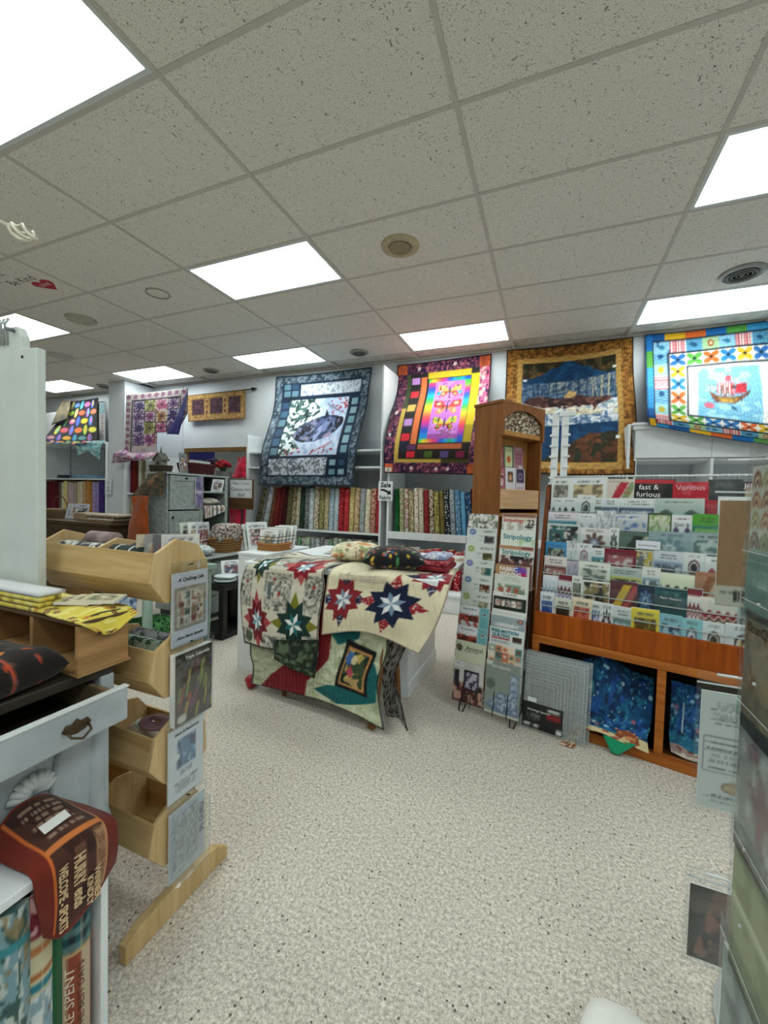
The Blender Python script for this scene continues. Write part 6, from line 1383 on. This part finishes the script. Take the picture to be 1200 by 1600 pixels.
for k, (dy, dz, s) in enumerate(BINS):
    q = lambda pts: [(p[0]+dy+(.012 if k else 0), p[1]+dz) for p in pts]
    b = bb('bin', q([(.745, .96), (.762, 1.038), (.770, 1.036), (.755, .962), (.795, .908), (.90, .893), (.932, .92), (.927, 1.0), (.935, 1.0), (.94, .915), (.90, .885), (.79, .90)]), BX0+.012, BX1-.012)
    for x in (BX0, BX1-.012): bb('end_panel', q(OCT), x, x+.012, PLYZ, b)
    bb('divider', q([(.757, .962), (.797, .909), (.90, .895), (.93, .921), (.926, 1.0), (.895, 1.045), (.825, 1.06), (.768, 1.036)]), -1.20, -1.19, PLYZ, b)
ROLL = [('#5a5c5a', '#c8c8c0', 'grey and white'), ('#3a3e3c', '#55605a', 'charcoal'), ('#6a5c60', '#8c7c80', 'mauve grey'), ('#2c302f', '#4a4e4c', 'black'), ('#70605f', '#a49490', 'dusty brown')]
def roll(x0, x1, y, z, r, c1, c2, label, kind='blob', grp='fabric rolls in the bins', bands=True):
    t = empty('fabric_roll', ((x0+x1)/2, y, z), 0, label, 'fabric roll', grp); L = (x1-x0)/2
    MB().tube([(-L, 0, 0), (-L+.004, 0, 0), (L-.004, 0, 0), (L, 0, 0)], [r*.9, r, r, r*.9], 14).build('rolled_cloth', fabric(c1, c2, kind, 45.), t)
    if bands:
        for s in (-.5, .45): MB().tube([(L*s, 0, 0), (L*s+.005, 0, 0)], r*1.03, 14).build('band', plain('white_band', '#d8d8d2', .6), t)
    return t
roll(-1.42, -1.21, .812, 1.012, .03, '#4c4e4c', '#d0d0c8', 'grey and white fabric roll in the top bin, left front'); roll(-1.41, -1.22, .875, 1.02, .028, '#5a4c50', '#86767a', 'mauve fabric roll in the top bin, left rear', 'plain'); roll(-1.34, -1.215, .842, 1.052, .021, '#6a5a5c', '#b09c98', 'dusty pink fabric roll on top in the top bin', 'plain', bands=False)
roll(-1.18, -1.06, .81, 1.014, .03, '#26302f', '#3c4644', 'black fabric roll with white bands in the top bin', 'plain'); roll(-1.18, -1.05, .872, 1.015, .028, '#2c3436', '#4a5456', 'dark slate fabric roll in the top bin, right rear', 'plain')
for k in range(4): put_packet('bagged_fabric', .10, .10, 140+k, (-1.035+.018*k, .83+.012*k, .98), .9, -.25, f'clear bagged fabric standing in the top bin, {ORD[k]} from the left', ['#b8aa92', '#8c8a88', '#5c5c60', '#c8c8c4'][k], 'bagged fabric in the top bin')
for k, (c1, c2, n) in enumerate((('#3c5a48', '#a8b8a8', 'green print'), ('#4a4c50', '#8c8e90', 'dark grey'))): roll(-1.18, -.99, .822+.055*k, .752, .026, c1, c2, f'{n} fabric roll in the second bin', 'blob', bands=False)
sc = MB()
for k in range(5): sc.tube([(.05*math.cos(a)*(1-.15*k), .034*math.sin(a)*(1-.15*k), .004+.001*k) for a in np.linspace(0, 2*math.pi, 20, endpoint=False)], .0045, 6, True)
o = sc.build('coiled_strip', fabric('#4a3038', '#8a6a72', 'stripe'), None, label='coiled wine striped fabric strip in the third bin', cat='fabric strip'); o.location = (-1.03, .83, .53)
o = heap('paper_stack', (-1.1, .84, .42), .05, .04, .05, plain('cream_paper', '#d8d4c8', .6), 'cream folded paper in the third bin', 'paper', 3, rough=.1)
# packets hanging on the bin ends (facing the aisle)
def hung(w, h, cv, y, z, label, n=1, name='hanging_packet', th=.004):
    t = empty(name, (BX1+.006, y, z), FX, label, 'pattern packet', 'packets on the bin ends')
    c = card('cover', w, h, cv, (0, 0, 0), (0, 0, 0), th, parent=t)
    MB().box(-w/2-.006, w/2+.006, -th-.0018, -th-.0008, -.006, h+.03).build('clear_bag', FILM, t)
    MB().tube([(0, .004, h+.018), (0, -.012, h+.022)], .002, 6).build('hook', BLACKW, t)
    return t
c = Cv(36, 48, '#d8dbe6'); c.rect(.06, .22, .94, .80, '#a8a294'); c.blob('#8c8678', 24, .56, 3, c.R(.06, .22, .94, .80)); c.rect(.14, .27, .86, .75, '#e4dfd4')
pal = ['#6e4a40', '#8c7a60', '#5a6058', '#a08a74', '#7c3c38', '#8a9088']
for a in range(4):
    for b in range(4): c.rect(.17+.17*a, .295+.113*b, .32+.17*a, .395+.113*b, pal[(a*5+b*3) % 6]); c.blob('#d8d0c0', 16, .58, a+4*b, c.R(.17+.17*a, .295+.113*b, .32+.17*a, .395+.113*b))
t = hung(.125, .205, c, .865, .772, 'quilt pattern with a sixteen block sampler hung on the top bin end'); text('A Quilting Life', .014, INK, t, (0, -.0052, .185), width=.09, shear=.3); text('Sister Block Sampler', .01, INK, t, (0, -.0052, .022), width=.095, shear=.3)
c = Cv(34, 44, '#2c2a28')
r_ = random.Random(2)
for k in range(46):
    u, v = r_.random(), r_.random()*.85; c.poly([(u, v), (u+.05, v+.02), (u+.10+.05*r_.random(), v+.22), (u+.05, v+.2)], r_.choice(['#8a9a3a', '#a8503c', '#6a4a7c', '#b8a04c', '#3c3a38', '#8c3a54', '#5a8a6c', '#2a2826']))
c.rect(0, .84, 1, 1, '#151515'); c.ell(.18, .08, .12, .06, '#d8d4c8')
t = hung(.13, .20, c, .866, .555, 'black pattern packet with bright slanted strips hung on the second bin end', th=.02); text('Triple Calendula', .012, TXW, t, (.01, -.0212, .183), width=.085)
for k in range(5): MB().box(-.065, .065, -.018+.0035*k, -.016+.0035*k, -.002, .0).build('sheet_edge', plain('white_paper', '#dadcdc', .6), t)
c = Cv(30, 40, '#dde3ec'); c.rect(.24, .42, .76, .82, '#20406e'); c.blob('#5a86b0', 7, .5, 3, c.R(.24, .42, .76, .82)); c.blob('#9cb8d0', 10, .64, 5, c.R(.24, .42, .76, .82)); c.ell(.18, .60, .14, .055, '#e8ecf0'); c.lines(.1, .08, .9, .24, 5, '#5a6068', 3); c.lines(.3, .32, .7, .38, 2, '#4a5058', 5)
t = hung(.12, .205, c, .855, .335, 'white pattern packet with a blue centre picture hung on the third bin end'); text('Stitch & Patchwork', .012, INK, t, (0, -.0052, .188), width=.085, shear=.3)
c = Cv(30, 40, '#c5ccd6'); c.rect(.06, .06, .80, .92, '#b4bcc8'); c.blob('#8e98a8', 22, .55, 3, c.R(.06, .06, .80, .92)); c.blob('#d8dce4', 26, .64, 5, c.R(.06, .06, .80, .92))
t = hung(.125, .20, c, .862, .105, 'pale grey sketched pattern packet hung on the lowest bin end'); o = text('JRi GURU', .014, INK, t, (.05, -.0052, .12), (FX, -FX, 0), width=.09)
MB().box(-.06, .06, -.03, -.024, .0, .19).build('bag_front', FILM, t)
# ================================================================== WHITE DRESSER with open drawer
WASH = plain('whitewashed_paint', '#a9b2b6', .6, mott=.10, scale=9)
WASH2 = plain('whitewashed_edge', '#c8cdcc', .6, mott=.06, scale=12)
DX = -1.02
dr = empty('dresser', (-1.3, .3, 0), 0, 'whitewashed carved dresser with its top drawer pulled open', 'dresser')
def dbx(n, a, m=WASH, bev=.004, par=None): return MB().box(a[0]+1.3, a[1]+1.3, a[2]-.3, a[3]-.3, a[4], a[5]).build(n, m, par or dr, bev)
dbx('carcass', (-1.6, DX-.004, -.2, .69, .14, .63)); dbx('top', (-1.62, DX-.0, -.22, .70, .735, .76), plain('dark_dresser_top', '#3a342c', .5)); dbx('side_rail', (-1.6, DX, .665, .70, .63, .735)); dbx('back_rail', (-1.6, -1.58, -.2, .66, .63, .735)); dbx('side_rail', (-1.6, DX, -.2, -.165, .63, .735))
dw = dbx('drawer', (DX+.075, DX+.09, .12, .672, .648, .727), WASH); dbx('drawer_edge', (DX+.073, DX+.092, .118, .674, .727, .731), WASH2, .001, dw); dbx('drawer_side', (DX-.3, DX+.075, .645, .657, .652, .72), plain('drawer_wood', '#7c6a50', .7), .001, dw); dbx('drawer_side', (DX-.3, DX+.075, .135, .147, .652, .72), plain('drawer_wood', '#7c6a50', .7), .001, dw); dbx('drawer_bottom', (DX-.3, DX+.075, .147, .645, .652, .658), plain('drawer_dark', '#3a2e24', .8), 0, dw)
BR = plain('antique_brass', '#4c4030', .4, .7, mott=.2)
hy_ = .555; hp = [(hy_-.3+a, .688+b) for a, b in ((-.03, .0), (-.022, .012), (-.01, .01), (0, .018), (.01, .01), (.022, .012), (.03, 0), (.018, -.01), (0, -.014), (-.018, -.01))]
MB().prism(hp, 'X', DX+.0905+1.3, DX+.093+1.3).build('handle_plate', BR, dw)
MB().tube([(DX+.094+1.3, hy_-.3-.022, .688), (DX+.108+1.3, hy_-.3-.02, .678), (DX+.112+1.3, hy_-.3, .668), (DX+.108+1.3, hy_-.3+.02, .678), (DX+.094+1.3, hy_-.3+.022, .688)], .003, 6).build('bail_handle', BR, dw)
# front carving: panel moulding, shell, cabriole corner legs
for y in (.30, .565): MB().tube([(DX-.003+1.3, y-.3+.012*math.sin(t*7), .20+.40*t) for t in np.linspace(0, 1, 12)], .006, 6).build('panel_moulding', plain('whitewash_shade', '#98a1a4', .6), dr)
sh = MB()
for k in range(9):
    a = math.pi*(k+.5)/9; sh.tube([(DX-.002+1.3, .52-.3, .535), (DX+.004+1.3, .52-.3+.024*math.cos(a), .535+.024*math.sin(a)), (DX-.002+1.3, .52-.3+.046*math.cos(a), .535+.046*math.sin(a))], [.004, .011, .006], 8)
sh.build('carved_shell', WASH2, dr)
for y0 in (.68, -.19):
    pts = [(DX-.035, .62), (DX-.03, .5), (DX-.028, .40), (DX-.008, .34), (DX+.0, .28), (DX-.015, .18), (DX-.035, .10), (DX-.04, .05), (DX-.02, .02), (DX-.01, .004)]
    MB().tube([(p[0]+1.3, y0-.02-.3, p[1]) for p in pts], [.034, .034, .034, .038, .036, .026, .018, .018, .024, .022], 10).build('cabriole_leg', WASH, dr)
    MB().box(-1.59+1.3, -1.55+1.3, y0-.04-.3, y0-.3, .001, .14).build('rear_leg', WASH, dr)
# ================================================================== WOODEN CUBBY on the dresser
CW = wood('cubby_pine', '#8f6a42', '#b08a5c', 'Y', .5); CD = wood('cubby_top_dark', '#4a3a2a', '#5e4a34', 'X', .5)
cu = empty('cubby_box', (-1.3, .665, .7605), 0, 'open wooden cubby box standing on the dresser', 'cubby')
CXR = -1.0
def cbx(n, a, m=CW, bev=.002): return MB().box(a[0]+1.3, a[1]+1.3, a[2]-.665, a[3]-.665, a[4]-.7605, a[5]-.7605).build(n, m, cu, bev)
cbx('bottom', (-1.62, CXR, .60, .73, .7605, .768)); cbx('top', (-1.62, CXR, .60, .73, .882, .89), CD); cbx('back', (-1.62, CXR-.01, .722, .73, .768, .882))
for x in (CXR-.012, float(onY(46, 1000, .6)[0]), float(onY(-40, 1000, .6)[0]), -1.62): cbx('divider', (x, x+.012, .60, .722, .768, .882))
# yellow butterfly fabric, folded stack, packets
def butterfly_cotton(nu, nv, seed=3):
    c = Cv(nu, nv, '#d8c44c', 2.6); r = random.Random(seed)
    c.blob('#e4d878', 6, .55, seed)
    for k in range(34):
        u, v, a = r.random(), r.random(), r.random()*3; q = r.choice(['#3a2c1a', '#8c4a20', '#b06a2c', '#4a3c1c'])
        for s in (-1, 1): c.ell(u+s*.017*math.cos(a), v+s*.045*math.sin(a), .020, .052, q); c.ell(u+s*.019*math.cos(a), v+s*.05*math.sin(a), .011, .028, '#d89a40')
    return c
bfc = butterfly_cotton(120, 46); bfc.rect(.68, .3, .705, .8, '#26201a')
sheet('butterfly_fabric', [[(-1.30, .735, .898), (-1.12, .742, .899), (-1.02, .738, .898), (-.985, .738, .885)], [(-1.27, .67, .899), (-1.12, .67, .902), (-1.02, .67, .899), (-.984, .665, .85)], [(-1.22, .61, .897), (-1.12, .60, .898), (-1.03, .60, .897), (-.986, .602, .892)]], bfc, CLOTH, thick=.004, ripple=.008, label='yellow butterfly print fabric draped over the cubby corner', cat='fabric')
for k in range(3): put_packet('small_bag', .09, .055, 170+k, (-1.12+.03*k, .655+.012*k, .906+.003*k), .4, -1.45, f'small clear bag of trim on the butterfly fabric, {["left", "middle", "right"][k]}', '#cdc9a8')
for k in range(4):
    o = sheet('folded_yellow_fabric', [[(-1.5, .66, .891+.013*k), (-1.3, .66, .891+.013*k), (-1.165, .66, .891+.013*k)], [(-1.5, .605, .891+.013*k), (-1.3, .603, .891+.013*k), (-1.16, .605, .891+.013*k)]], butterfly_cotton(40, 8, 9+k) if k < 3 else Cv(4, 4, '#dfe2e4'), CLOTH, label=['bottom folded yellow butterfly fabric on the cubby', 'second folded yellow butterfly fabric on the cubby', 'third folded yellow butterfly fabric on the cubby', 'white folded paper on the yellow fabrics'][k], cat='folded fabric', group='folded yellow fabrics', thick=.011)
    o.location.z += .012
# white panel behind
wp = empty('display_board', (-1.55, .70, .891), 0, 'plain white upright display panel at the left edge', 'panel')
px_ = float(onY(65, 700, .70)[0])+1.55; zt = float(onY(63, 545, .70)[2])-.891; zs = float(onY(20, 515, .70)[2])-.891; xs = float(onY(40, 540, .70)[0])+1.55
MB().prism([(-.5, 0), (px_, 0), (px_, zt), (xs, zt+.005), (xs, zs-.03), (xs-.02, zs), (-.5, zs+.04)], 'Y', -.012, .012).build('board', plain('panel_white', '#d5ddd8', .5, mott=.02), wp, .003)
MB().box(-.3, -.29, -.03, .03, .0, .004).build('foot_plate', WHITE, wp)
MB().tube([(xs-.03, -.014, zs-.012), (xs-.03, -.03, zs-.012)], .006, 8).build('screw', plain('grey_metal', '#8a9096', .4, .6), wp); MB().tube([(xs+.01, -.0125, zt-.02), (xs+.01, -.0145, zt-.02)], .004, 8).build('hole', INK, wp)
clp = MB()
for k in range(3): clp.tube([(xs-.10+.02*k, -.016, zs-.05), (xs-.10+.02*k, -.02, zs+.01), (xs-.09+.02*k, -.014, zs+.025)], .004, 6)
clp.build('metal_clips', plain('pewter', '#b8bcbc', .3, .8), wp)
# carved rod with a twisted finial above the panel
ra, rb_ = Vector(onY(-60, 318, .70)), Vector(onY(20, 356, .70)); re = Vector(onY(56, 374, .70))
rd_ = empty('white_rod', ra, 0, 'white rod ending in a twisted cage finial at the upper left', 'rod')
MB().tube([(0, 0, 0), rb_-ra], .006, 8).build('rod', plain('ivory_paint', '#d2ccb8', .5), rd_)
ax = (re-rb_); ln_ = ax.length; axn = ax.normalized(); n1 = axn.orthogonal().normalized(); n2 = axn.cross(n1)
for k in range(5):
    pts = []
    for t in np.linspace(0, 1, 16):
        a = 2*math.pi*(k/5+.35*t); r = .021*math.sin(math.pi*min(1, .12+t*.88))**.8; pts.append(rb_-ra+axn*ln_*t+r*(math.cos(a)*n1+math.sin(a)*n2))
    MB().tube(pts, .0042, 6).build('twisted_strand', plain('ivory_paint', '#d2ccb8', .5), rd_)
MB().tube([rb_-ra-axn*.012, rb_-ra, rb_-ra+axn*.012], [.008, .014, .009], 10).build('collar', plain('ivory_paint', '#d2ccb8', .5), rd_)
MB().box(-.01, .01, -.01, .01, (.891+zs+.04)-ra.z-.01, .0).build('bracket', plain('ivory_paint', '#d2ccb8', .5), rd_)
# black and orange folded fabric before the cubby
hf = Cv(70, 50, '#1a1412', 1.3); r_ = random.Random(7)
for k in range(70): hf.ell(r_.random(), r_.random(), .034, .018, r_.choice(['#c8541c', '#a83a18', '#d8862c', '#4a4440', '#383430']), ang=r_.random()*3)
hf.rect(0, .45, 1, .48, '#b8482c'); hf.ell(.82, .16, .07, .09, '#e08a2c'); hf.ell(.82, .16, .04, .06, '#a83a14'); hf.poly([(0, .2), (.2, .1), (.25, .14), (.05, .26)], '#b8482c')
o = pillow('halloween_fabric', (-1.13, .47, .762), .26, .21, .085, hf, .15, 'black folded fabric with orange flames on the open drawer', 6., .02); o['category'] = 'folded fabric'
# ================================================================== LOW WHITE SHELF with rolls
ws = empty('low_white_shelf', (-.94, .2, 0), 0, 'low white shelf of fabric rolls at the bottom left corner', 'shelf')
def wsx(n, a, m=WHITE, bev=.002): return MB().box(a[0]+.94, a[1]+.94, a[2]-.2, a[3]-.2, a[4], a[5]).build(n, m, ws, bev)
wsx('top', (-1.005, -.865, -.2, .585, .452, .47)); wsx('end_panel', (-1.0, -.867, .567, .583, .0, .452)); wsx('end_panel', (-1.0, -.867, -.2, -.184, 0, .452)); wsx('back', (-1.005, -.998, -.184, .567, 0, .452)); wsx('bottom', (-.998, -.87, -.184, .567, .005, .02))
def vroll(px, py, r, cv, label, h=.41, tilt=0.):
    y = float(onX(px, py, -.905)[1]); n = cv.nu
    uu, vv = np.meshgrid(np.linspace(0, 2*math.pi, n+1), np.linspace(0, h, cv.nv+1))
    V = np.stack([r*np.cos(uu), r*np.sin(uu), vv], 2).reshape(-1, 3)
    k = len(V); top = list(range(k-n-1, k-1)); bot = list(range(n))[::-1]
    me = bpy.data.meshes.new('fabric_roll'); me.from_pydata(V.tolist(), [], grid_faces(n, cv.nv).tolist()+[top, bot]); me.polygons.foreach_set('use_smooth', [True]*len(me.polygons)); set_col(me, cv.col()); me.materials.append(CLOTH)
    o = link(bpy.data.objects.new('fabric_roll', me)); o.location = (-.905, y, .021+abs(tilt)*r); o.rotation_euler = (tilt, 0, 0); tag(o, label, 'fabric roll', 'fabric rolls in the low white shelf'); return o
v1 = Cv(80, 110, '#7a9aa4'); v1.blob('#d8d8cc', 16, .5, 2, None, .7); v1.blob('#2c4a44', 20, .58, 3, None, .8); v1.blob('#8c7a54', 14, .62, 5, None, .8); v1.rect(0, .82, 1, .86, '#3a8a94')
vroll(12, 1520, .034, v1, 'lake scene print fabric roll, leftmost in the low shelf')
v2 = Cv(70, 100, '#c8c0a0'); v2.rect(0, .78, 1, 1, '#7c2838'); v2.blob('#d8a8a8', 16, .64, 4, v2.V > .8); v2.rect(0, .70, 1, .74, '#b87a48'); v2.rect(0, .52, 1, .56, '#2c7a8c'); v2.rect(0, 0, 1, .50, '#8aa4b0'); v2.blob('#dce0dc', 13, .52, 5, v2.V < .5, .8); v2.blob('#6a6a50', 16, .62, 8, v2.V < .4, .8); v2.rect(0, .58, 1, .61, '#a86a3c')
vroll(52, 1520, .03, v2, 'camp stripe fabric roll with a wine dotted top')
v3 = Cv(12, 12, '#1f5a34'); v3.mot(.12, 4, 3)
vroll(78, 1530, .022, v3, 'plain dark green fabric roll', .40)
v4 = Cv(48, 80, '#b0a890'); v4.blob('#3c4a34', 8, .55, 4, v4.V > .8); v4.rect(0, .55, 1, .80, '#1c4a54'); v4.stripes(0, .55, 1, .80, 9, '#14262e'); v4.stripes(0, .55, 1, .80, 3, '#8ab0a4', False, .02, .5); v4.rect(0, .53, 1, .55, '#c8a070'); v4.rect(0, .80, 1, .82, '#c8c0a8'); v4.rect(0, 0, 1, .53, '#8a4430'); v4.stripes(0, 0, 1, .53, 4, '#c0ac90', True)
rl4 = vroll(112, 1530, .033, v4, 'plaid and brown lettered fabric roll, rightmost in the low shelf')
def wrap_text(body, width, size_z, r, a0, z0, mat, par):
    o = text(body, .03, mat, par, (0, 0, 0), (0, 0, 0), width=width); k = o.scale[0]; me = o.data
    ys = [v.co.y for v in me.vertices]; sy = size_z/(max(ys)-min(ys))
    for v in me.vertices:
        x, y = v.co.x*k, v.co.y*sy; a = a0-y/r; rr_ = r+.0006+v.co.z
        v.co = (rr_*math.cos(a), rr_*math.sin(a), z0+x)
    o.scale = (1, 1, 1); return o
wrap_text('ARE SPENT', .15, .016, .033, -.62, .12, plain('cream_ink', '#e0d4bc', .6), rl4); wrap_text('THE BEST DAYS', .15, .012, .033, -.02, .12, plain('brown_ink', '#5a3020', .6), rl4)
# brown lettered panel folded over the shelf corner
bp = Cv(70, 90, '#6a2416', .8); bp.mot(.10, 5, 3)
bp.rect(.20, .04, .82, .98, '#4a2c22'); bp.blob('#38201a', 6, .55, 4, bp.R(.20, .04, .82, .98)); bp.rect(.18, .02, .205, .98, '#c8662c'); bp.rect(.80, .04, .82, .98, '#c08a5c'); bp.rect(.20, .53, .82, .57, '#c8743c')
bp.rect(.66, .04, .80, .50, '#a07a5c'); bp.lines(.66, .06, .80, .50, 18, '#5a3424', 4); bp.lines(.24, .60, .78, .94, 6, '#a8907c', 7); bp.rect(.42, .22, .54, .46, '#6a4638')
sheet('lettered_panel', [[(-1.0, .425, .49), (-1.0, .475, .54), (-1.0, .53, .535), (-1.0, .572, .495)], [(-.93, .430, .485), (-.93, .48, .520), (-.93, .535, .518), (-.93, .585, .490)], [(-.864, .436, .480), (-.852, .485, .500), (-.85, .54, .500), (-.858, .59, .483)], [(-.850, .440, .42), (-.838, .487, .42), (-.838, .54, .425), (-.846, .59, .43)], [(-.852, .450, .355), (-.842, .478, .335), (-.842, .53, .350), (-.85, .588, .388)]],
      bp, CLOTH, thick=.012, back=fabric('#5a2014', '#6a2c1c', 'plain'), label='rust brown fabric panel with stacked words folded over the low shelf', cat='fabric panel')
lpn = bpy.data.objects['lettered_panel']
def vtext(body, y, z, w, h, mat, x=-.832):
    o = text(body, .03, mat, lpn, (0, 0, 0), (0, 0, 0), width=w, bold=.0008)
    k = o.scale[0]; ys = [v.co.y for v in o.data.vertices]; sy = h/(max(ys)-min(ys)); R3 = Matrix(((0, 0, 1), (0, 1, 0), (-1, 0, 0)))
    for v in o.data.vertices:
        q = R3 @ Vector((v.co.x*k, v.co.y*sy, v.co.z)); v.co = q
    o.scale = (1, 1, 1); o.location = Vector((x, y, z))-Vector(lpn.location)
TAN = plain('tan_ink', '#d2b48c', .6)
vtext('WELCOME - SPORTS', .475, .415, .13, .016, TAN, -.835); vtext('HURRY ends', .503, .43, .105, .022, TAN, -.833); vtext('KINDLY', .523, .39, .06, .012, TAN, -.833); vtext('WINNER', .538, .395, .07, .012, TAN, -.834)
tagp = card('price_tag', .05, .02, Cv(6, 3, '#e4e4e0'), (0, 0, 0), (0, 0, 0), .001, parent=lpn); tagp.rotation_euler = (-1.15, 0, FX+.1); tagp.location = Vector((-.895, .50, .523))-Vector(lpn.location)
# ================================================================== PATTERN SPINNER at the right edge
sn = empty('pattern_spinner', (.62, 1.12, 0), 0, 'white wire pattern spinner at the right edge of the picture', 'rack')
MB().tube([(0, 0, .0), (0, 0, 1.62)], .014, 12).build('post', WW, sn); MB().lathe([(.22, 0), (.22, .015), (.05, .035), (.02, .06)], n=28).build('base', WW, sn)
for z in (1.31, .80, .31):
    MB().tube([(0, 0, z), (-.2, .07, z), (-.235, .07, z)], .003, 6).build('hook_arm', WW, sn)
for z in (1.29, 1.02, .87, .55, .40):
    MB().tube([(0, 0, z), (-.15, -.16, z), (-.255, -.16, z)], .003, 6).build('hook_arm', WW, sn)
def spin(w, h, cv, x, y, z, rz, label, name='hanging_packet', tilt=0., bag=True, th=.003, parts=()):
    t = empty(name, (x, y, z), rz, label, 'pattern packet', 'packets on the spinner'); t.rotation_euler = (tilt, 0, rz)
    card('cover', w, h, cv, (0, 0, 0), (0, 0, 0), th, parent=t)
    if bag: MB().box(-w/2-.012, w/2+.012, -th-.003, -th-.002, -.012, h+.05).build('clear_bag', FILM, t); MB().box(-w/2-.012, w/2+.012, -th-.0036, -th-.003, h+.018, h+(.022 if rz == 0 else .0195)).build('bag_seal', plain('seal_white', '#c4cccc' , .3), t)
    return t
FY = 1.2
c = Cv(60, 60, '#9a7650'); c.mot(.06, 5, 2); c.rect(0, 0, 1, .19, '#bdbcae'); c.lines(.08, .11, .35, .15, 1, '#6a6a60', 3); c.stripes(.34, .05, .74, .15, 8, '#2a2a28'); c.stripes(.36, .05, .72, .15, 5, '#2a2a28')
spin(.10, .25, c, .425, FY, .965, 0., 'kraft backed pattern bag with a barcode on the spinner')
c = Cv(40, 60, '#c9cfcd'); c.lines(.1, .72, .95, .92, 7, '#6e7476', 3); c.frame(.08, .32, .95, .62, .008, '#4a5052'); [c.rect(.08, .32+.06*k, .95, .325+.06*k, '#7a8082') for k in range(5)]; c.lines(.12, .33, .9, .6, 5, '#5a6062', 5, fill=.3); c.ell(.62, .20, .22, .05, '#8a7a64'); c.ell(.62, .20, .18, .035, '#b8a488'); c.lines(.1, .06, .95, .13, 3, '#5a6062', 8)
spin(.115, .285, c, .417, FY, .47, 0., 'bagged instruction sheet with a printed table on the spinner')
c = Cv(26, 40, '#26201f'); q = c.polym([(.45, 1), (1.2, .95), (1.2, 0), (.1, .05)]); c.put(q, '#5a3426'); c.blob('#8c5a44', 8, .52, 3, q); c.blob('#2c1a16', 9, .62, 5, q)
spin(.11, .185, c, .412, FY, .085, 0., 'dark brown print pattern bag lowest on the spinner')
# packets facing the aisle, seen almost edge on
def rain():
    c = Cv(40, 40, '#cfd4c8'); c.rect(0, .0, 1, .10, '#6f9c90')
    for a in range(5):
        for b in range(4):
            u, v = .02+.2*a, .14+.21*b
            for r, q in ((.095, ['#8a5a48', '#9aa06a', '#a86a54'][(a+b) % 3]), (.07, '#d8c8a8'), (.048, ['#6a3c38', '#7c8a58', '#8c4a3c'][(a+b) % 3]), (.025, '#dcd8c8')): c.put(c.ellm(u+.09, v, r, r*1.9) & (c.V > v), q)
    return c
RX = .372
k3 = []
def stack(n, w, h, mk, z, label, dx=.006, y=.92, col=None, tilt=0.):
    for k in range(n):
        t = spin(w, h, mk(k), RX+dx*k*1.6, y+.004*(k % 2), z+.006*k-.012*(k % 2), -FX+.035*k, f'{label}, {ORD[k]} from the aisle', bag=(k == 0), tilt=tilt)
    return t
stack(1, .20, .185, lambda k: rain(), 1.095, 'rainbow print pattern packet at the right edge', .006)
def teal(k):
    c = Cv(10, 10, '#6f9c92'); c.mot(.08, 4, k); c.lines(.2, .5, .8, .7, 1, '#b8d0c8', k); return c
stack(2, .21, .11, teal, .985, 'teal green label packet at the right edge')
def kraft(k):
    c = Cv(20, 24, '#8c7a58'); c.blob('#6e5c40', 9, .55, k+2); c.frame(.06, .06, .94, .82, .015, '#54442e'); return c
t = stack(4, .20, .235, kraft, .765, 'kraft brown pattern packet at the right edge', .005, .915)
text('Box Chai', .03, plain('dark_brown_ink', '#3a2c20', .6), [o for o in COL.objects if o.get('label', '').startswith('kraft brown pattern packet at the right edge, first')][0], (-.03, -.0062, .205), width=.10)
def grey(k):
    c = Cv(20, 30, '#9a9c98'); c.blob('#8a6a70', 6, .55, k+5); c.blob('#c4c8c4', 8, .62, k+8); return c
stack(5, .20, .27, grey, .525, 'greyish pink printed packet at the right edge', .005, .915)
def green(k):
    c = Cv(16, 24, '#6a7a44'); c.blob('#8a9660', 6, .5, k+3); c.rect(0, .55, 1, .60, '#c8ccb0'); return c
stack(4, .195, .25, green, .285, 'olive green packet at the right edge', .006, .91)
def dteal(k):
    c = Cv(16, 24, '#4a6a70'); c.blob('#8aa0a0', 6, .5, k+3); c.blob('#2c4048', 7, .62, k+5); return c
stack(5, .22, .28, dteal, .02, 'dark teal packet at the lower right edge', .006, .92)
# white bundle on the carpet at the bottom edge
heap('white_bundle', (.185, .935, 0), .088, .085, .062, plain('white_cloth', '#f0eee8', .8, mott=.03), 'white rounded cloth bundle on the carpet at the bottom edge', 'bundle', 4, rough=.12)
